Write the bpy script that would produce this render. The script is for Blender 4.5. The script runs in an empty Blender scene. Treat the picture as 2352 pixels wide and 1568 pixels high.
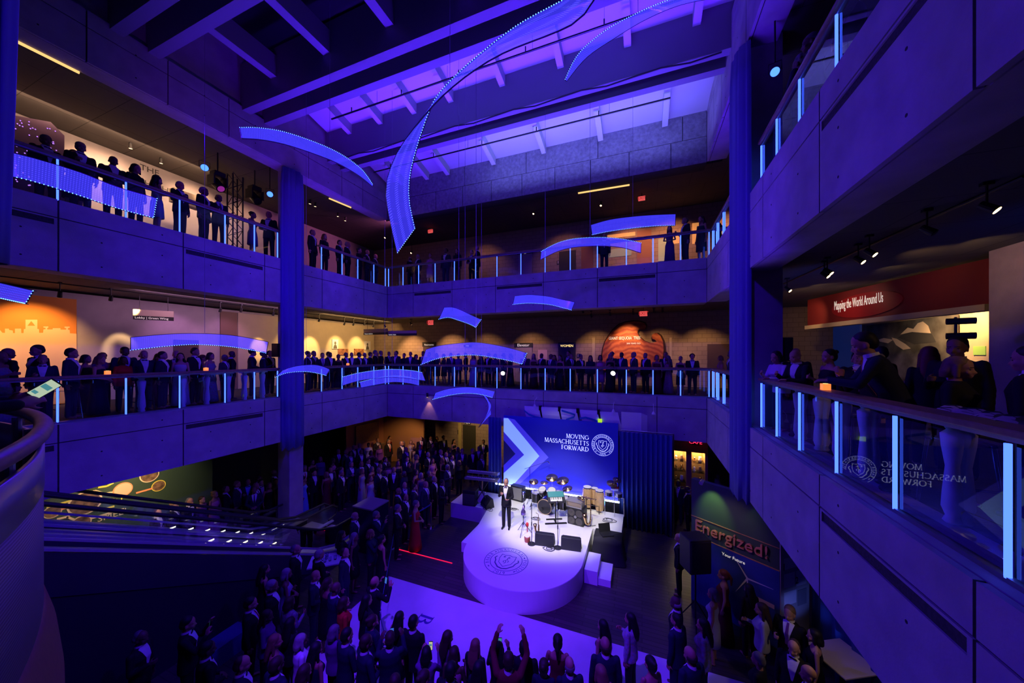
import bpy, bmesh, math, random
from mathutils import Vector, Matrix, Euler
R_ = random.Random(7)
sc = bpy.context.scene
col = sc.collection
# ---------------------------------------------------------------- camera
F_, YAW, HY, CX, CZ = 770.2, math.radians(21.2), 812.8, 1176.0, 6.78
cam = bpy.data.objects.new('camera', bpy.data.cameras.new('camera'))
col.objects.link(cam)
cam.location = (0, 0, CZ); cam.rotation_euler = (math.pi/2, 0, YAW)
cam.data.sensor_width = 36; cam.data.lens = F_/2352*36
cam.data.shift_y = (HY-784)/2352
cam.data.clip_start = .05
sc.camera = cam
CO, SI = math.cos(YAW), math.sin(YAW)
def P(px, py, x=None, y=None, z=None, d=None):
    """point where the sight line of a photo pixel meets a plane of the room"""
    a, b = (px-CX)/F_, (HY-py)/F_
    ux, uy = a*CO-SI, a*SI+CO
    if x is not None: d = x/ux
    elif y is not None: d = y/uy
    elif z is not None: d = (z-CZ)/b
    return Vector((ux*d, uy*d, CZ+b*d))
# ---------------------------------------------------------------- world, view
w = bpy.data.worlds.new('dark'); sc.world = w; w.use_nodes = True
w.node_tree.nodes['Background'].inputs[0].default_value = (.02, .008, .12, 1)
w.node_tree.nodes['Background'].inputs[1].default_value = .02
vs = sc.view_settings
vs.view_transform = 'Standard'; vs.look = 'None'; vs.gamma = 1; vs.exposure = 0.0; vs.use_curve_mapping = False
cy = sc.cycles
cy.use_denoising = True
cy.max_bounces = 8; cy.diffuse_bounces = 3; cy.glossy_bounces = 3; cy.transmission_bounces = 4; cy.transparent_max_bounces = 16
cy.caustics_reflective = False; cy.caustics_refractive = False
cy.sample_clamp_indirect = 4
BLUE = (.052, .003, 1.0); VIOLET = (.35, .02, 1.0); WARM = (1.0, .55, .2); WHITE = (1.0, .9, .72)
def look(o, tgt):
    o.rotation_euler = (Vector(tgt)-o.location).to_track_quat('-Z', 'Y').to_euler()
def spot(name, loc, tgt, power, colr, ang=60, blend=.5, rad=.1, parent=None):
    l = bpy.data.lights.new(name, 'SPOT'); l.energy = power; l.color = colr; l.spot_size = math.radians(ang); l.spot_blend = blend; l.shadow_soft_size = rad
    o = bpy.data.objects.new(name, l); col.objects.link(o); o.location = loc; look(o, tgt)
    return o
def area(name, loc, tgt, power, colr, sx=1, sy=None):
    l = bpy.data.lights.new(name, 'AREA'); l.energy = power; l.color = colr; l.shape = 'RECTANGLE'; l.size = sx; l.size_y = sy or sx
    o = bpy.data.objects.new(name, l); col.objects.link(o); o.location = loc; look(o, tgt)
    return o
# levels and planes of the building
Z2, Z3, Z4 = 5.16, 10.32, 15.48
XL, YB, XR = -12.48, 14.06, 2.22           # concrete parapet faces round the atrium
PL, PB, PR = -12.68, 14.26, 2.42           # line of the lit rail posts
WL, WB, WR = -17.6, 18.5, 8.6              # gallery walls
# blue and violet wash from upper gallery lamps, plus added unseen fills
def wash(loc, tgt, p, c=BLUE, ang=95, blend=.9):
    spot('wash_light', loc, tgt, p, c, ang, blend, .25)
wash((-12.1, 5.0, 13.2), (2.2, 7, 8), 1600, BLUE, 80)
wash((-12.1, 8.2, 13.2), (2.2, 5, 3.5), 2300, BLUE, 80)
wash((1.9, 9.2, 13.2), (-12.5, 9, 3.5), 2300, BLUE, 75)
wash((1.9, 4.0, 13.2), (-12.5, 6, 3), 1900, BLUE, 75)
wash((-2.0, -2.0, 13.5), (-3, 14, 6.0), 3000, BLUE, 60)
wash((-8.0, -2.0, 13.5), (-9.5, 14, 5.5), 3000, BLUE, 60)
spot('escalator_fill', (-4, 3.5, 13.5), (-9.8, 4.4, 3.0), 1300, BLUE, 36, .7, .1)  # unseen spot added to brighten the escalator strips
spot('carpet_wash', (-2.6, 1.0, 13.8), (-3.0, 6.6, 0), 8500, (.095, .011, 1), 38, .5, .1)
spot('stage_front_wash', (-6.5, 1.0, 13.6), (-3.5, 9.4, .4), 5200, (.16, .03, 1), 22, .5, .1)
for y_, p_ in ((7.75, 480), (10.95, 650), (4.6, 60)):
    u_ = area('roof_fill', (-5.0, y_, 5.5), (-5.0, y_+.01, 16), p_, (.08, .012, 1), 13, .6); u_.data.spread = math.radians(48)  # unseen area lights added below the beams to brighten their undersides
area('roof_bay_fill', (-2.6, 12.75, 14.1), (-2.6, 12.85, 17), 150, (.2, .225, 1), 8, .5)  # unseen upward area lights, added to brighten the white roof bays
area('roof_bay_fill', (-4.0, 9.2, 14.3), (-4.0, 9.3, 17), 55, (.12, .13, 1), 9, .4)
spot('violet_wash', (-7, 3, 7.0), (-12.5, 7.5, 14.4), 420, (.28,.01,1), 42, .9, .2)
spot('violet_wash', (-6, 7, 7.0), (-12.5, 11.5, 14.2), 260, (.28,.01,1), 46, .9, .2)
# white key light on the stage
spot('stage_key', (-1.0, 2.0, 13.2), (-3.2, 12.4, .9), 7600, (1, .93, .72), 19, .55, .12)
spot('stage_key', (-6.5, 3.0, 13.2), (-3.0, 12.5, .9), 3800, (1, .93, .78), 19, .6, .12)
spot('stage_top', (-3.2, 12.2, 8.2), (-3.2, 12.3, .6), 420, (1, .95, .75), 50, .7, .2)
spot('floor_light', (1.6, 12.6, 9.5), (.5, 10.8, 0), 120, (1, .75, .5), 18, .25, .05)
spot('curtain_light', (-1.6, 12.9, .9), (.3, 13.75, 2.2), 30, (.03, .12, 1), 90, .8, .1)
# ---------------------------------------------------------------- materials
def nodes(name):
    m = bpy.data.materials.new(name); m.use_nodes = True
    nt = m.node_tree
    return m, nt, nt.nodes['Principled BSDF']
def mat(name, c, rough=.6, metal=0, spec=.5, emit=None, es=0, noise=0, nscale=8, bump=0, bscale=60):
    m, nt, b = nodes(name)
    b.inputs['Base Color'].default_value = (*c, 1); b.inputs['Roughness'].default_value = rough
    b.inputs['Metallic'].default_value = metal; b.inputs['Specular IOR Level'].default_value = spec
    if emit: b.inputs['Emission Color'].default_value = (*emit, 1); b.inputs['Emission Strength'].default_value = es
    tc = nt.nodes.new('ShaderNodeTexCoord')
    if noise:
        n = nt.nodes.new('ShaderNodeTexNoise'); n.inputs['Scale'].default_value = nscale; n.inputs['Detail'].default_value = 5
        nt.links.new(tc.outputs['Object'], n.inputs['Vector'])
        r = nt.nodes.new('ShaderNodeValToRGB'); r.color_ramp.elements[0].position = .3; r.color_ramp.elements[1].position = .7
        r.color_ramp.elements[0].color = (*[v*(1-noise) for v in c], 1); r.color_ramp.elements[1].color = (*[min(1, v*(1+noise)) for v in c], 1)
        nt.links.new(n.outputs['Fac'], r.inputs['Fac']); nt.links.new(r.outputs['Color'], b.inputs['Base Color'])
    if bump:
        n = nt.nodes.new('ShaderNodeTexNoise'); n.inputs['Scale'].default_value = bscale; n.inputs['Detail'].default_value = 6
        nt.links.new(tc.outputs['Object'], n.inputs['Vector'])
        bp = nt.nodes.new('ShaderNodeBump'); bp.inputs['Strength'].default_value = bump; bp.inputs['Distance'].default_value = .02
        nt.links.new(n.outputs['Fac'], bp.inputs['Height']); nt.links.new(bp.outputs['Normal'], b.inputs['Normal'])
    return m
def tint(name, rough=.7, spec=.3, mottled=0, sc_=30):
    """takes its colour from the object's own colour"""
    m, nt, b = nodes(name)
    oi = nt.nodes.new('ShaderNodeObjectInfo')
    b.inputs['Roughness'].default_value = rough; b.inputs['Specular IOR Level'].default_value = spec
    src = oi.outputs['Color']
    if mottled:
        tc = nt.nodes.new('ShaderNodeTexCoord'); n = nt.nodes.new('ShaderNodeTexNoise'); n.inputs['Scale'].default_value = sc_; n.inputs['Detail'].default_value = 4
        nt.links.new(tc.outputs['Object'], n.inputs['Vector'])
        mx = nt.nodes.new('ShaderNodeMix'); mx.data_type = 'RGBA'; mx.blend_type = 'MULTIPLY'; mx.inputs[0].default_value = mottled
        nt.links.new(src, mx.inputs[6]); nt.links.new(n.outputs['Color'], mx.inputs[7]); src = mx.outputs[2]
    nt.links.new(src, b.inputs['Base Color'])
    return m
def brick(name, c1, c2, mortar, sx, sy, bump=.3, rough=.8, axis='xy'):
    m, nt, b = nodes(name)
    g = nt.nodes.new('ShaderNodeNewGeometry'); s = nt.nodes.new('ShaderNodeSeparateXYZ'); nt.links.new(g.outputs['Position'], s.inputs[0])
    a = nt.nodes.new('ShaderNodeMath'); a.operation = 'ADD'; nt.links.new(s.outputs['X'], a.inputs[0]); nt.links.new(s.outputs['Y'], a.inputs[1])
    cb = nt.nodes.new('ShaderNodeCombineXYZ'); nt.links.new(a.outputs[0], cb.inputs[0]); nt.links.new(s.outputs['Z'], cb.inputs[1])
    if axis == 'plan': nt.links.new(s.outputs['X'], cb.inputs[0]); nt.links.new(s.outputs['Y'], cb.inputs[1])
    t = nt.nodes.new('ShaderNodeTexBrick'); nt.links.new(cb.outputs[0], t.inputs['Vector'])
    t.inputs['Color1'].default_value = (*c1, 1); t.inputs['Color2'].default_value = (*c2, 1); t.inputs['Mortar'].default_value = (*mortar, 1)
    t.inputs['Scale'].default_value = 1; t.inputs['Mortar Size'].default_value = .008; t.inputs['Brick Width'].default_value = sx; t.inputs['Row Height'].default_value = sy
    nt.links.new(t.outputs['Color'], b.inputs['Base Color']); b.inputs['Roughness'].default_value = rough
    bp = nt.nodes.new('ShaderNodeBump'); bp.inputs['Strength'].default_value = bump; bp.inputs['Distance'].default_value = .01; bp.invert = True
    nt.links.new(t.outputs['Fac'], bp.inputs['Height']); nt.links.new(bp.outputs['Normal'], b.inputs['Normal'])
    return m
def emis(name, c, s):
    m = bpy.data.materials.new(name); m.use_nodes = True; nt = m.node_tree; nt.nodes.clear()
    e = nt.nodes.new('ShaderNodeEmission'); e.inputs[0].default_value = (*c, 1); e.inputs[1].default_value = s
    o = nt.nodes.new('ShaderNodeOutputMaterial'); nt.links.new(e.outputs[0], o.inputs[0])
    return m
def glass(name, c=(.86, .9, 1), refl=1.0, rough=.01):
    m = bpy.data.materials.new(name); m.use_nodes = True; nt = m.node_tree; nt.nodes.clear()
    t = nt.nodes.new('ShaderNodeBsdfTransparent'); t.inputs[0].default_value = (*c, 1)
    g = nt.nodes.new('ShaderNodeBsdfGlossy'); g.inputs['Roughness'].default_value = rough; g.inputs[0].default_value = (refl, refl, refl, 1)
    f = nt.nodes.new('ShaderNodeFresnel'); f.inputs[0].default_value = 1.5
    mx = nt.nodes.new('ShaderNodeMixShader'); nt.links.new(f.outputs[0], mx.inputs[0]); nt.links.new(t.outputs[0], mx.inputs[1]); nt.links.new(g.outputs[0], mx.inputs[2])
    o = nt.nodes.new('ShaderNodeOutputMaterial'); nt.links.new(mx.outputs[0], o.inputs[0])
    return m
M = {}
M['concrete'] = mat('concrete', (.40, .33, .42), .75, spec=.3, noise=.13, nscale=2.2, bump=.15, bscale=35)
M['groove'] = mat('groove', (.03, .03, .03), .9)
M['hole'] = mat('tie_hole', (.05, .05, .05), .9)
M['rough'] = mat('rough_concrete', (.30, .29, .31), .9, noise=.25, nscale=9, bump=1.0, bscale=9)
M['white_panel'] = mat('white_ceiling', (.62, .62, .62), .8)
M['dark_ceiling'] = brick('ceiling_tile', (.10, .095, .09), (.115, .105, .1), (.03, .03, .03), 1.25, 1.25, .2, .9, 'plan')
M['steel'] = mat('painted_steel', (.22, .22, .24), .6)
M['black_void'] = mat('night_glass', (.006, .006, .008), .4)
M['floor'] = brick('wood_floor', (.045, .038, .036), (.075, .06, .052), (.02, .018, .017), 1.4, .13, .05, .38, 'plan')
M['carpet'] = mat('gallery_carpet', (.05, .045, .05), .95, noise=.3, nscale=30)
M['block'] = brick('block_wall', (.36, .27, .20), (.41, .31, .23), (.2, .15, .12), .42, .21, .4)
M['cream'] = mat('cream_wall', (.55, .46, .32), .8, noise=.04, nscale=3)
M['plaster'] = mat('plaster', (.40, .36, .36), .8, noise=.06, nscale=3)
M['black'] = mat('black', (.012, .012, .014), .55)
M['blackmetal'] = mat('black_metal', (.02, .02, .022), .35, metal=.6)
M['chrome'] = mat('chrome', (.75, .75, .78), .18, metal=1)
M['wood'] = mat('rail_wood', (.26, .15, .10), .42, noise=.2, nscale=14)
M['drape'] = mat('blue_drape', (.10, .10, .34), .62, spec=.5)
M['navy'] = mat('navy_drape', (.03, .07, .26), .7)
M['white'] = mat('white_paint', (.78, .77, .76), .5)
M['led'] = emis('led_post', (.04, .10, 1), 4.0)
M['bead'] = emis('led_bead', (.10, .33, 1), 5.0)
M['lamp'] = emis('warm_lamp', (1, .62, .25), 9)
M['par'] = emis('blue_lamp', (.05, .16, 1), 3.2)
M['lampwhite'] = emis('white_lamp', (1, .95, .8), 10)
M['exit'] = emis('exit_red', (1, .03, .05), 1.6)
M['glass'] = glass('rail_glass')
M['acrylic'] = glass('clear_acrylic', (.8, .82, .95), 1.0, .05)
# ---------------------------------------------------------------- mesh helpers
class MB:
    def __init__(s): s.v = []; s.f = []; s.m = []; s.cur = 0
    def add(s, vs, fs):
        o = len(s.v); s.v += [tuple(v) for v in vs]; s.f += [[i+o for i in f] for f in fs]; s.m += [s.cur]*len(fs); return s
    def box(s, a, b):
        x0, y0, z0 = a; x1, y1, z1 = b
        return s.add([(x0,y0,z0),(x1,y0,z0),(x1,y1,z0),(x0,y1,z0),(x0,y0,z1),(x1,y0,z1),(x1,y1,z1),(x0,y1,z1)],
                     [(0,3,2,1),(4,5,6,7),(0,1,5,4),(1,2,6,5),(2,3,7,6),(3,0,4,7)])
    def obox(s, c, size, rot=(0,0,0)):
        m = Matrix.Translation(c) @ Euler(rot).to_matrix().to_4x4()
        t = MB().box([-q/2 for q in size], [q/2 for q in size])
        return s.add([m @ Vector(v) for v in t.v], t.f)
    def cyl(s, p0, p1, r0, r1=None, n=12, cap=True):
        p0, p1 = Vector(p0), Vector(p1); r1 = r0 if r1 is None else r1
        q = (p1-p0).to_track_quat('Z', 'Y'); vs = []
        for p, r in ((p0, r0), (p1, r1)):
            vs += [p + q @ Vector((r*math.cos(2*math.pi*k/n), r*math.sin(2*math.pi*k/n), 0)) for k in range(n)]
        fs = [(k, (k+1) % n, n+(k+1) % n, n+k) for k in range(n)]
        if cap: fs += [tuple(range(n-1, -1, -1)), tuple(range(n, 2*n))]
        return s.add(vs, fs)
    def tube(s, pts, r, n=8, closed=False):
        pts = [Vector(p) for p in pts]; N = len(pts); vs = []; fs = []
        for i, p in enumerate(pts):
            t = (pts[(i+1) % N if closed else min(i+1, N-1)] - pts[(i-1) % N if closed else max(i-1, 0)]).normalized()
            u = t.cross(Vector((0,0,1)));  u = u.normalized() if u.length > 1e-3 else Vector((1,0,0))
            v = t.cross(u); rr = r[i] if hasattr(r, '__len__') else r
            vs += [p + u*rr*math.cos(2*math.pi*k/n) + v*rr*math.sin(2*math.pi*k/n) for k in range(n)]
        for i in range(N if closed else N-1):
            j = (i+1) % N
            fs += [(i*n+k, i*n+(k+1) % n, j*n+(k+1) % n, j*n+k) for k in range(n)]
        if not closed: fs += [tuple(range(n-1, -1, -1)), tuple(range((N-1)*n, N*n))]
        return s.add(vs, fs)
    def lathe(s, prof, c=(0,0,0), n=20):
        c = Vector(c); vs = []; fs = []
        for r, z in prof: vs += [c+Vector((r*math.cos(2*math.pi*k/n), r*math.sin(2*math.pi*k/n), z)) for k in range(n)]
        for i in range(len(prof)-1): fs += [(i*n+k, i*n+(k+1) % n, (i+1)*n+(k+1) % n, (i+1)*n+k) for k in range(n)]
        fs += [tuple(range(n-1, -1, -1)), tuple(range((len(prof)-1)*n, len(prof)*n))]
        return s.add(vs, fs)
    def ell(s, c, r, n=14, k=10, mtx=None):
        c = Vector(c); vs = []; fs = []
        for i in range(k+1):
            t = math.pi*i/k
            for j in range(n):
                p = 2*math.pi*j/n
                q = Vector((r[0]*math.sin(t)*math.cos(p), r[1]*math.sin(t)*math.sin(p), r[2]*math.cos(t)))
                vs.append(c + (mtx @ q if mtx else q))
        for i in range(k):
            for j in range(n):
                fs.append((i*n+j, (i+1)*n+j, (i+1)*n+(j+1) % n, i*n+(j+1) % n))
        return s.add(vs, fs)
    def loft(s, rings, n=20):
        vs = []; fs = []
        for c, rx, ry in rings: vs += [Vector(c)+Vector((rx*math.cos(2*math.pi*k/n), ry*math.sin(2*math.pi*k/n), 0)) for k in range(n)]
        for i in range(len(rings)-1): fs += [(i*n+k, i*n+(k+1) % n, (i+1)*n+(k+1) % n, (i+1)*n+k) for k in range(n)]
        fs += [tuple(range(n-1, -1, -1)), tuple(range((len(rings)-1)*n, len(rings)*n))]
        return s.add(vs, fs)
    def grid(s, rows, thick=None, closed=False):
        """rows of points -> sheet; thick: vector offset or None"""
        nr, nc = len(rows), len(rows[0]); vs = [Vector(p) for r in rows for p in r]; fs = []
        for i in range(nr-1):
            for j in range(nc-1): fs.append((i*nc+j, i*nc+j+1, (i+1)*nc+j+1, (i+1)*nc+j))
        if thick is not None:
            t = Vector(thick); n = len(vs); vs += [v+t for v in vs]
            fs += [tuple(n+q for q in reversed(f)) for f in list(fs)]
            rim = [j for j in range(nc)] + [i*nc+nc-1 for i in range(1, nr)] + [(nr-1)*nc+j for j in range(nc-2, -1, -1)] + [i*nc for i in range(nr-2, 0, -1)]
            for a, b in zip(rim, rim[1:]+rim[:1]): fs.append((b, a, a+n, b+n))
        return s.add(vs, fs)
    def prism(s, poly, o, u, v, dep):
        """polygon (2d) in the plane o+u*a+v*b, given depth along u x v"""
        o, u, v = Vector(o), Vector(u), Vector(v); nn = u.cross(v).normalized()*dep; n = len(poly)
        vs = [o+u*a+v*b for a, b in poly]; vs += [p+nn for p in vs]
        fs = [tuple(range(n-1, -1, -1)), tuple(range(n, 2*n))] + [(k, (k+1) % n, n+(k+1) % n, n+k) for k in range(n)]
        return s.add(vs, fs)
    def build(s, name, m, parent=None, smooth=False, world=True, bevel=0):
        me = bpy.data.meshes.new(name)
        off = Vector(parent.location) if (parent and world) else Vector((0,0,0))
        if parent and world and parent.parent: off += Vector(parent.parent.location)
        me.from_pydata([tuple(Vector(v)-off) for v in s.v], [], s.f)
        ms = m if isinstance(m, (list, tuple)) else [m]
        for q in ms: me.materials.append(q)
        if len(ms) > 1: me.polygons.foreach_set('material_index', s.m)
        if smooth: me.polygons.foreach_set('use_smooth', [True]*len(me.polygons))
        me.update()
        o = bpy.data.objects.new(name, me); col.objects.link(o)
        if parent: o.parent = parent
        if bevel:
            b = o.modifiers.new('bevel', 'BEVEL'); b.width = bevel; b.segments = 2; b.limit_method = 'ANGLE'
        return o
LABELS = {}
def tag(o, label, cat, group=None, kind=None):
    if label: o['label'] = label; LABELS[label] = LABELS.get(label, 0)+1
    if cat: o['category'] = cat
    if group: o['group'] = group
    if kind: o['kind'] = kind
    return o
def thing(name, loc, label, cat, group=None, rz=0):
    o = bpy.data.objects.new(name, None); col.objects.link(o); o.location = loc; o.rotation_euler = (0, 0, rz); o.empty_display_size = .1
    return tag(o, label, cat, group)
def struct(o, label=None):
    o['kind'] = 'structure'
    if label: o['label'] = label
    return o
def clone(o, parent=None):
    c = o.copy(); col.objects.link(c)
    if parent: c.parent = parent
    for ch in list(o.children): clone(ch, c)
    return c
ORD = ['first','second','third','fourth','fifth','sixth','seventh','eighth','ninth','tenth','eleventh','twelfth','thirteenth','fourteenth','fifteenth','sixteenth','seventeenth','eighteenth','nineteenth','twentieth','twenty-first','twenty-second','twenty-third','twenty-fourth','twenty-fifth','twenty-sixth','twenty-seventh','twenty-eighth','twenty-ninth','thirtieth','thirty-first','thirty-second','thirty-third','thirty-fourth','thirty-fifth','thirty-sixth','thirty-seventh','thirty-eighth','thirty-ninth','fortieth']
def text(s, size, m, name, parent, origin, ux, uz, depth=.004, align='LEFT', world=True, shear=0, width=None):
    """flat sans lettering: origin, reading direction ux, up direction uz"""
    cu = bpy.data.curves.new('t', 'FONT'); cu.body = s; cu.size = size; cu.extrude = depth/2; cu.align_x = align; cu.shear = shear
    cu.resolution_u = 2
    t = bpy.data.objects.new('t', cu); col.objects.link(t)
    dg = bpy.context.evaluated_depsgraph_get()
    me = bpy.data.meshes.new_from_object(t.evaluated_get(dg))
    bpy.data.objects.remove(t); bpy.data.curves.remove(cu)
    if width: w0 = max(v.co.x for v in me.vertices); me.transform(Matrix.Diagonal((width/w0, 1, 1, 1)))
    ux, uz = Vector(ux).normalized(), Vector(uz).normalized(); n = ux.cross(uz)
    mt = Matrix((ux, uz, n)).transposed().to_4x4(); mt.translation = Vector(origin) - (Vector(parent.location) if parent and world else Vector())
    me.transform(mt); me.materials.clear(); me.materials.append(m); me.name = name
    o = bpy.data.objects.new(name, me); col.objects.link(o)
    if parent: o.parent = parent
    return o
# ---- serif capitals drawn as strokes (thick/thin), unit height
def _L(x0, y0, x1, y1, w, sa=1, sb=1): return ('l', x0, y0, x1, y1, w, sa, sb)
def _A(cx, cy, rx, ry, a0, a1): return ('a', cx, cy, rx, ry, a0, a1)
K_, T_ = .15, .065
SERIF = {
'M': (1.0, [_L(.1,0,.16,1,T_), _L(.16,1,.5,.02,K_,0,0), _L(.5,.02,.84,1,T_,0,0), _L(.84,1,.9,0,K_)]),
'O': (1.0, [_A(.5,.5,.42,.47,0,360)]), 'V': (.86, [_L(.08,1,.43,0,K_,1,0), _L(.43,0,.78,1,T_,0,1)]), 'I': (.36, [_L(.18,0,.18,1,K_)]),
'N': (.96, [_L(.14,0,.14,1,T_,1,0), _L(.14,1,.82,0,K_,0,0), _L(.82,0,.82,1,T_,0,1)]),
'G': (.96, [_A(.5,.5,.42,.47,45,325), _L(.84,.2,.84,.46,K_,0,1)]), 'C': (.88, [_A(.5,.5,.42,.47,45,315)]),
'A': (.9, [_L(.08,0,.45,1,T_,1,0), _L(.45,1,.82,0,K_,0,1), _L(.22,.36,.68,.36,T_,0,0)]),
'S': (.6, [_A(.3,.74,.2,.22,30,270), _A(.3,.26,.22,.25,90,-150)]),
'H': (.96, [_L(.16,0,.16,1,K_), _L(.8,0,.8,1,K_), _L(.16,.52,.8,.52,T_,0,0)]),
'U': (.9, [_L(.16,.35,.16,1,K_,0,1), _A(.45,.36,.29,.34,180,360), _L(.74,.35,.74,1,T_,0,1)]),
'E': (.66, [_L(.16,0,.16,1,K_), _L(.16,.97,.56,.97,T_,0,0), _L(.16,.52,.48,.52,T_,0,0), _L(.16,.03,.6,.03,T_,0,0)]),
'F': (.62, [_L(.16,0,.16,1,K_), _L(.16,.97,.56,.97,T_,0,0), _L(.16,.5,.48,.5,T_,0,0)]),
'L': (.64, [_L(.16,0,.16,1,K_), _L(.16,.03,.6,.03,T_,0,0)]),
'T': (.78, [_L(.39,0,.39,1,K_,1,0), _L(.05,.97,.73,.97,T_,0,0)]),
'R': (.82, [_L(.16,0,.16,1,K_), _A(.3,.74,.26,.24,95,-90), _L(.32,.5,.78,0,K_,0,0)]),
'P': (.7, [_L(.16,0,.16,1,K_), _A(.3,.73,.26,.25,95,-90)]),
'B': (.72, [_L(.16,0,.16,1,K_), _A(.3,.76,.22,.22,95,-90), _A(.3,.27,.28,.26,90,-95)]),
'D': (.92, [_L(.16,0,.16,1,K_), _A(.3,.5,.5,.48,95,-95)]),
'W': (1.2, [_L(.06,1,.34,0,K_,1,0), _L(.34,0,.6,.95,T_,0,0), _L(.6,.95,.86,0,K_,0,0), _L(.86,0,1.14,1,T_,0,1)]),
'K': (.84, [_L(.16,0,.16,1,K_), _L(.2,.45,.74,1,T_,0,1), _L(.3,.55,.8,0,K_,0,1)]),
'2': (.6, [_A(.3,.74,.2,.22,170,-20), _L(.48,.64,.1,.04,T_,0,0), _L(.08,.04,.54,.04,K_*.7,0,0)]), '0': (.64, [_A(.32,.5,.24,.47,0,360)]),
'1': (.4, [_L(.2,0,.2,1,K_,1,0)]), '9': (.6, [_A(.3,.7,.2,.26,0,360), _A(.2,.5,.3,.45,20,-80)]),
'-': (.5, [_L(.1,.4,.4,.4,.12,0,0)]), ' ': (.4, []), '*': (.5, [_L(.1,.45,.4,.45,.1,0,0), _L(.25,.3,.25,.6,.1,0,0)])}
def serif_strokes(ch):
    out = []
    for q in SERIF[ch][1]:
        if q[0] == 'l':
            _, x0, y0, x1, y1, wd, sa, sb = q
            out.append(([(x0,y0),(x1,y1)], [wd, wd]))
            for (x, y, f) in ((x0,y0,sa),(x1,y1,sb)):
                if f: out.append(([(x-.5*wd-.07,y+(.02 if y < .5 else -.02)),(x+.5*wd+.07,y+(.02 if y < .5 else -.02))], [.045,.045]))
        else:
            _, cx, cy_, rx, ry, a0, a1 = q; n = max(6, int(abs(a1-a0)/18)); pts = []; ws = []
            for k in range(n+1):
                a = math.radians(a0+(a1-a0)*k/n); pts.append((cx+rx*math.cos(a), cy_+ry*math.sin(a))); ws.append(T_+(K_-T_)*abs(math.cos(a)))
            out.append((pts, ws))
    return out
def serif_to(mb, ch, fn, dep):
    """fn maps letter coords to 3d, dep = 3d normal offset"""
    for pts, ws in serif_strokes(ch):
        a = []; b = []
        for i, (x, y) in enumerate(pts):
            p, q = pts[max(0,i-1)], pts[min(len(pts)-1,i+1)]; dx, dy = q[0]-p[0], q[1]-p[1]; l = math.hypot(dx, dy) or 1
            nx, ny = -dy/l*ws[i]/2, dx/l*ws[i]/2
            a.append(fn(x+nx, y+ny)); b.append(fn(x-nx, y-ny))
        mb.grid([a, b], dep)
def serif_line(mb, s, size, origin, ux, uz, dep=.006, align='L', track=.06):
    ux, uz = Vector(ux), Vector(uz); n = ux.cross(uz)*dep; wds = [SERIF[c][0]+track for c in s]; tot = sum(wds)*size
    x = 0 if align == 'L' else -tot
    for c, wd in zip(s, wds):
        o = Vector(origin)+ux*x
        serif_to(mb, c, lambda a, b: o+ux*(a*size)+uz*(b*size), n); x += wd*size
def seal(mb, c, ux, uz, r, dep=.005):
    """round emblem: rings, words round the rim, shield and ribbon in the middle"""
    c, ux, uz = Vector(c), Vector(ux), Vector(uz); n = ux.cross(uz)*dep
    pt = lambda rr, a: c+ux*(rr*math.cos(a))+uz*(rr*math.sin(a))
    for r0, r1 in ((.97, 1.0), (.71, .74)):
        A = [2*math.pi*k/64 for k in range(65)]
        mb.grid([[pt(r*r0, a) for a in A], [pt(r*r1, a) for a in A]], n)
    def arc(s, mid, inward, size=.17):
        wds = [SERIF[ch][0]*size+.05 for ch in s]; tot = sum(wds); a0 = 0
        for ch, wd in zip(s, wds):
            off = (a0+wd/2-tot/2)/.86; a0 += wd
            a = mid - off if not inward else mid + off
            up = (ux*math.cos(a)+uz*math.sin(a))*(-1 if inward else 1)
            rt = (ux*math.sin(a)-uz*math.cos(a))*(-1 if inward else 1)
            base = c + (ux*math.cos(a)+uz*math.sin(a))*(r*(.86+(size/2 if inward else -size/2)))
            cw = SERIF[ch][0]/2
            serif_to(mb, ch, lambda x, y: base+rt*((x-cw)*size*r)+up*(y*size*r), n)
    arc('INAUGURAL', math.pi/2, False, .15); arc('BAKER', math.pi*1.03, False, .15); arc('POLITO', -math.pi*.04, False, .15); arc('2019', -math.pi/2, True)
    for a in (math.radians(147), math.radians(33), math.radians(226), math.radians(316)):
        mb.grid([[pt(r*.83, a-.06), pt(r*.83, a+.06)], [pt(r*.88, a-.06), pt(r*.88, a+.06)]], n)
    q = lambda a, b: c+ux*(a*r)+uz*(b*r)
    sh = [(-.36,.42),(-.18,.38),(0,.44),(.18,.38),(.36,.42),(.38,.1),(.3,-.2),(.0,-.46),(-.3,-.2),(-.38,.1),(-.36,.42)]
    ins = [(x*.92, y*.92) for x, y in sh]
    mb.grid([[q(*p) for p in sh], [q(*p) for p in ins]], n)
    mb.prism([(.0,.08),(.02,.02),(.08,.02),(.03,-.02),(.05,-.08),(0,-.04),(-.05,-.08),(-.03,-.02),(-.08,.02),(-.02,.02)], q(-.17,.26), ux*r, uz*r, dep)
    for st in ([(.0,.2),(.03,.1),(-.04,.0),(.02,-.1),(-.03,-.22)], [(.02,.06),(.12,.0),(.1,-.1)], [(-.02,.02),(-.12,-.06),(-.08,-.16)], [(.05,.3),(.1,.24),(.06,.18),(.02,.24),(.05,.3)]):
        mb.grid([[q(x-.018, y) for x, y in st], [q(x+.018, y) for x, y in st]], n)
    for sg in (-1, 1):
        st = [(sg*.54,.2),(sg*.6,.05),(sg*.5,-.1),(sg*.46,-.3),(sg*.22,-.56),(0,-.62)]
        mb.grid([[q(x, y) for x, y in st], [q(x*.9, y*.9+.01) for x, y in st]], n)
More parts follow.
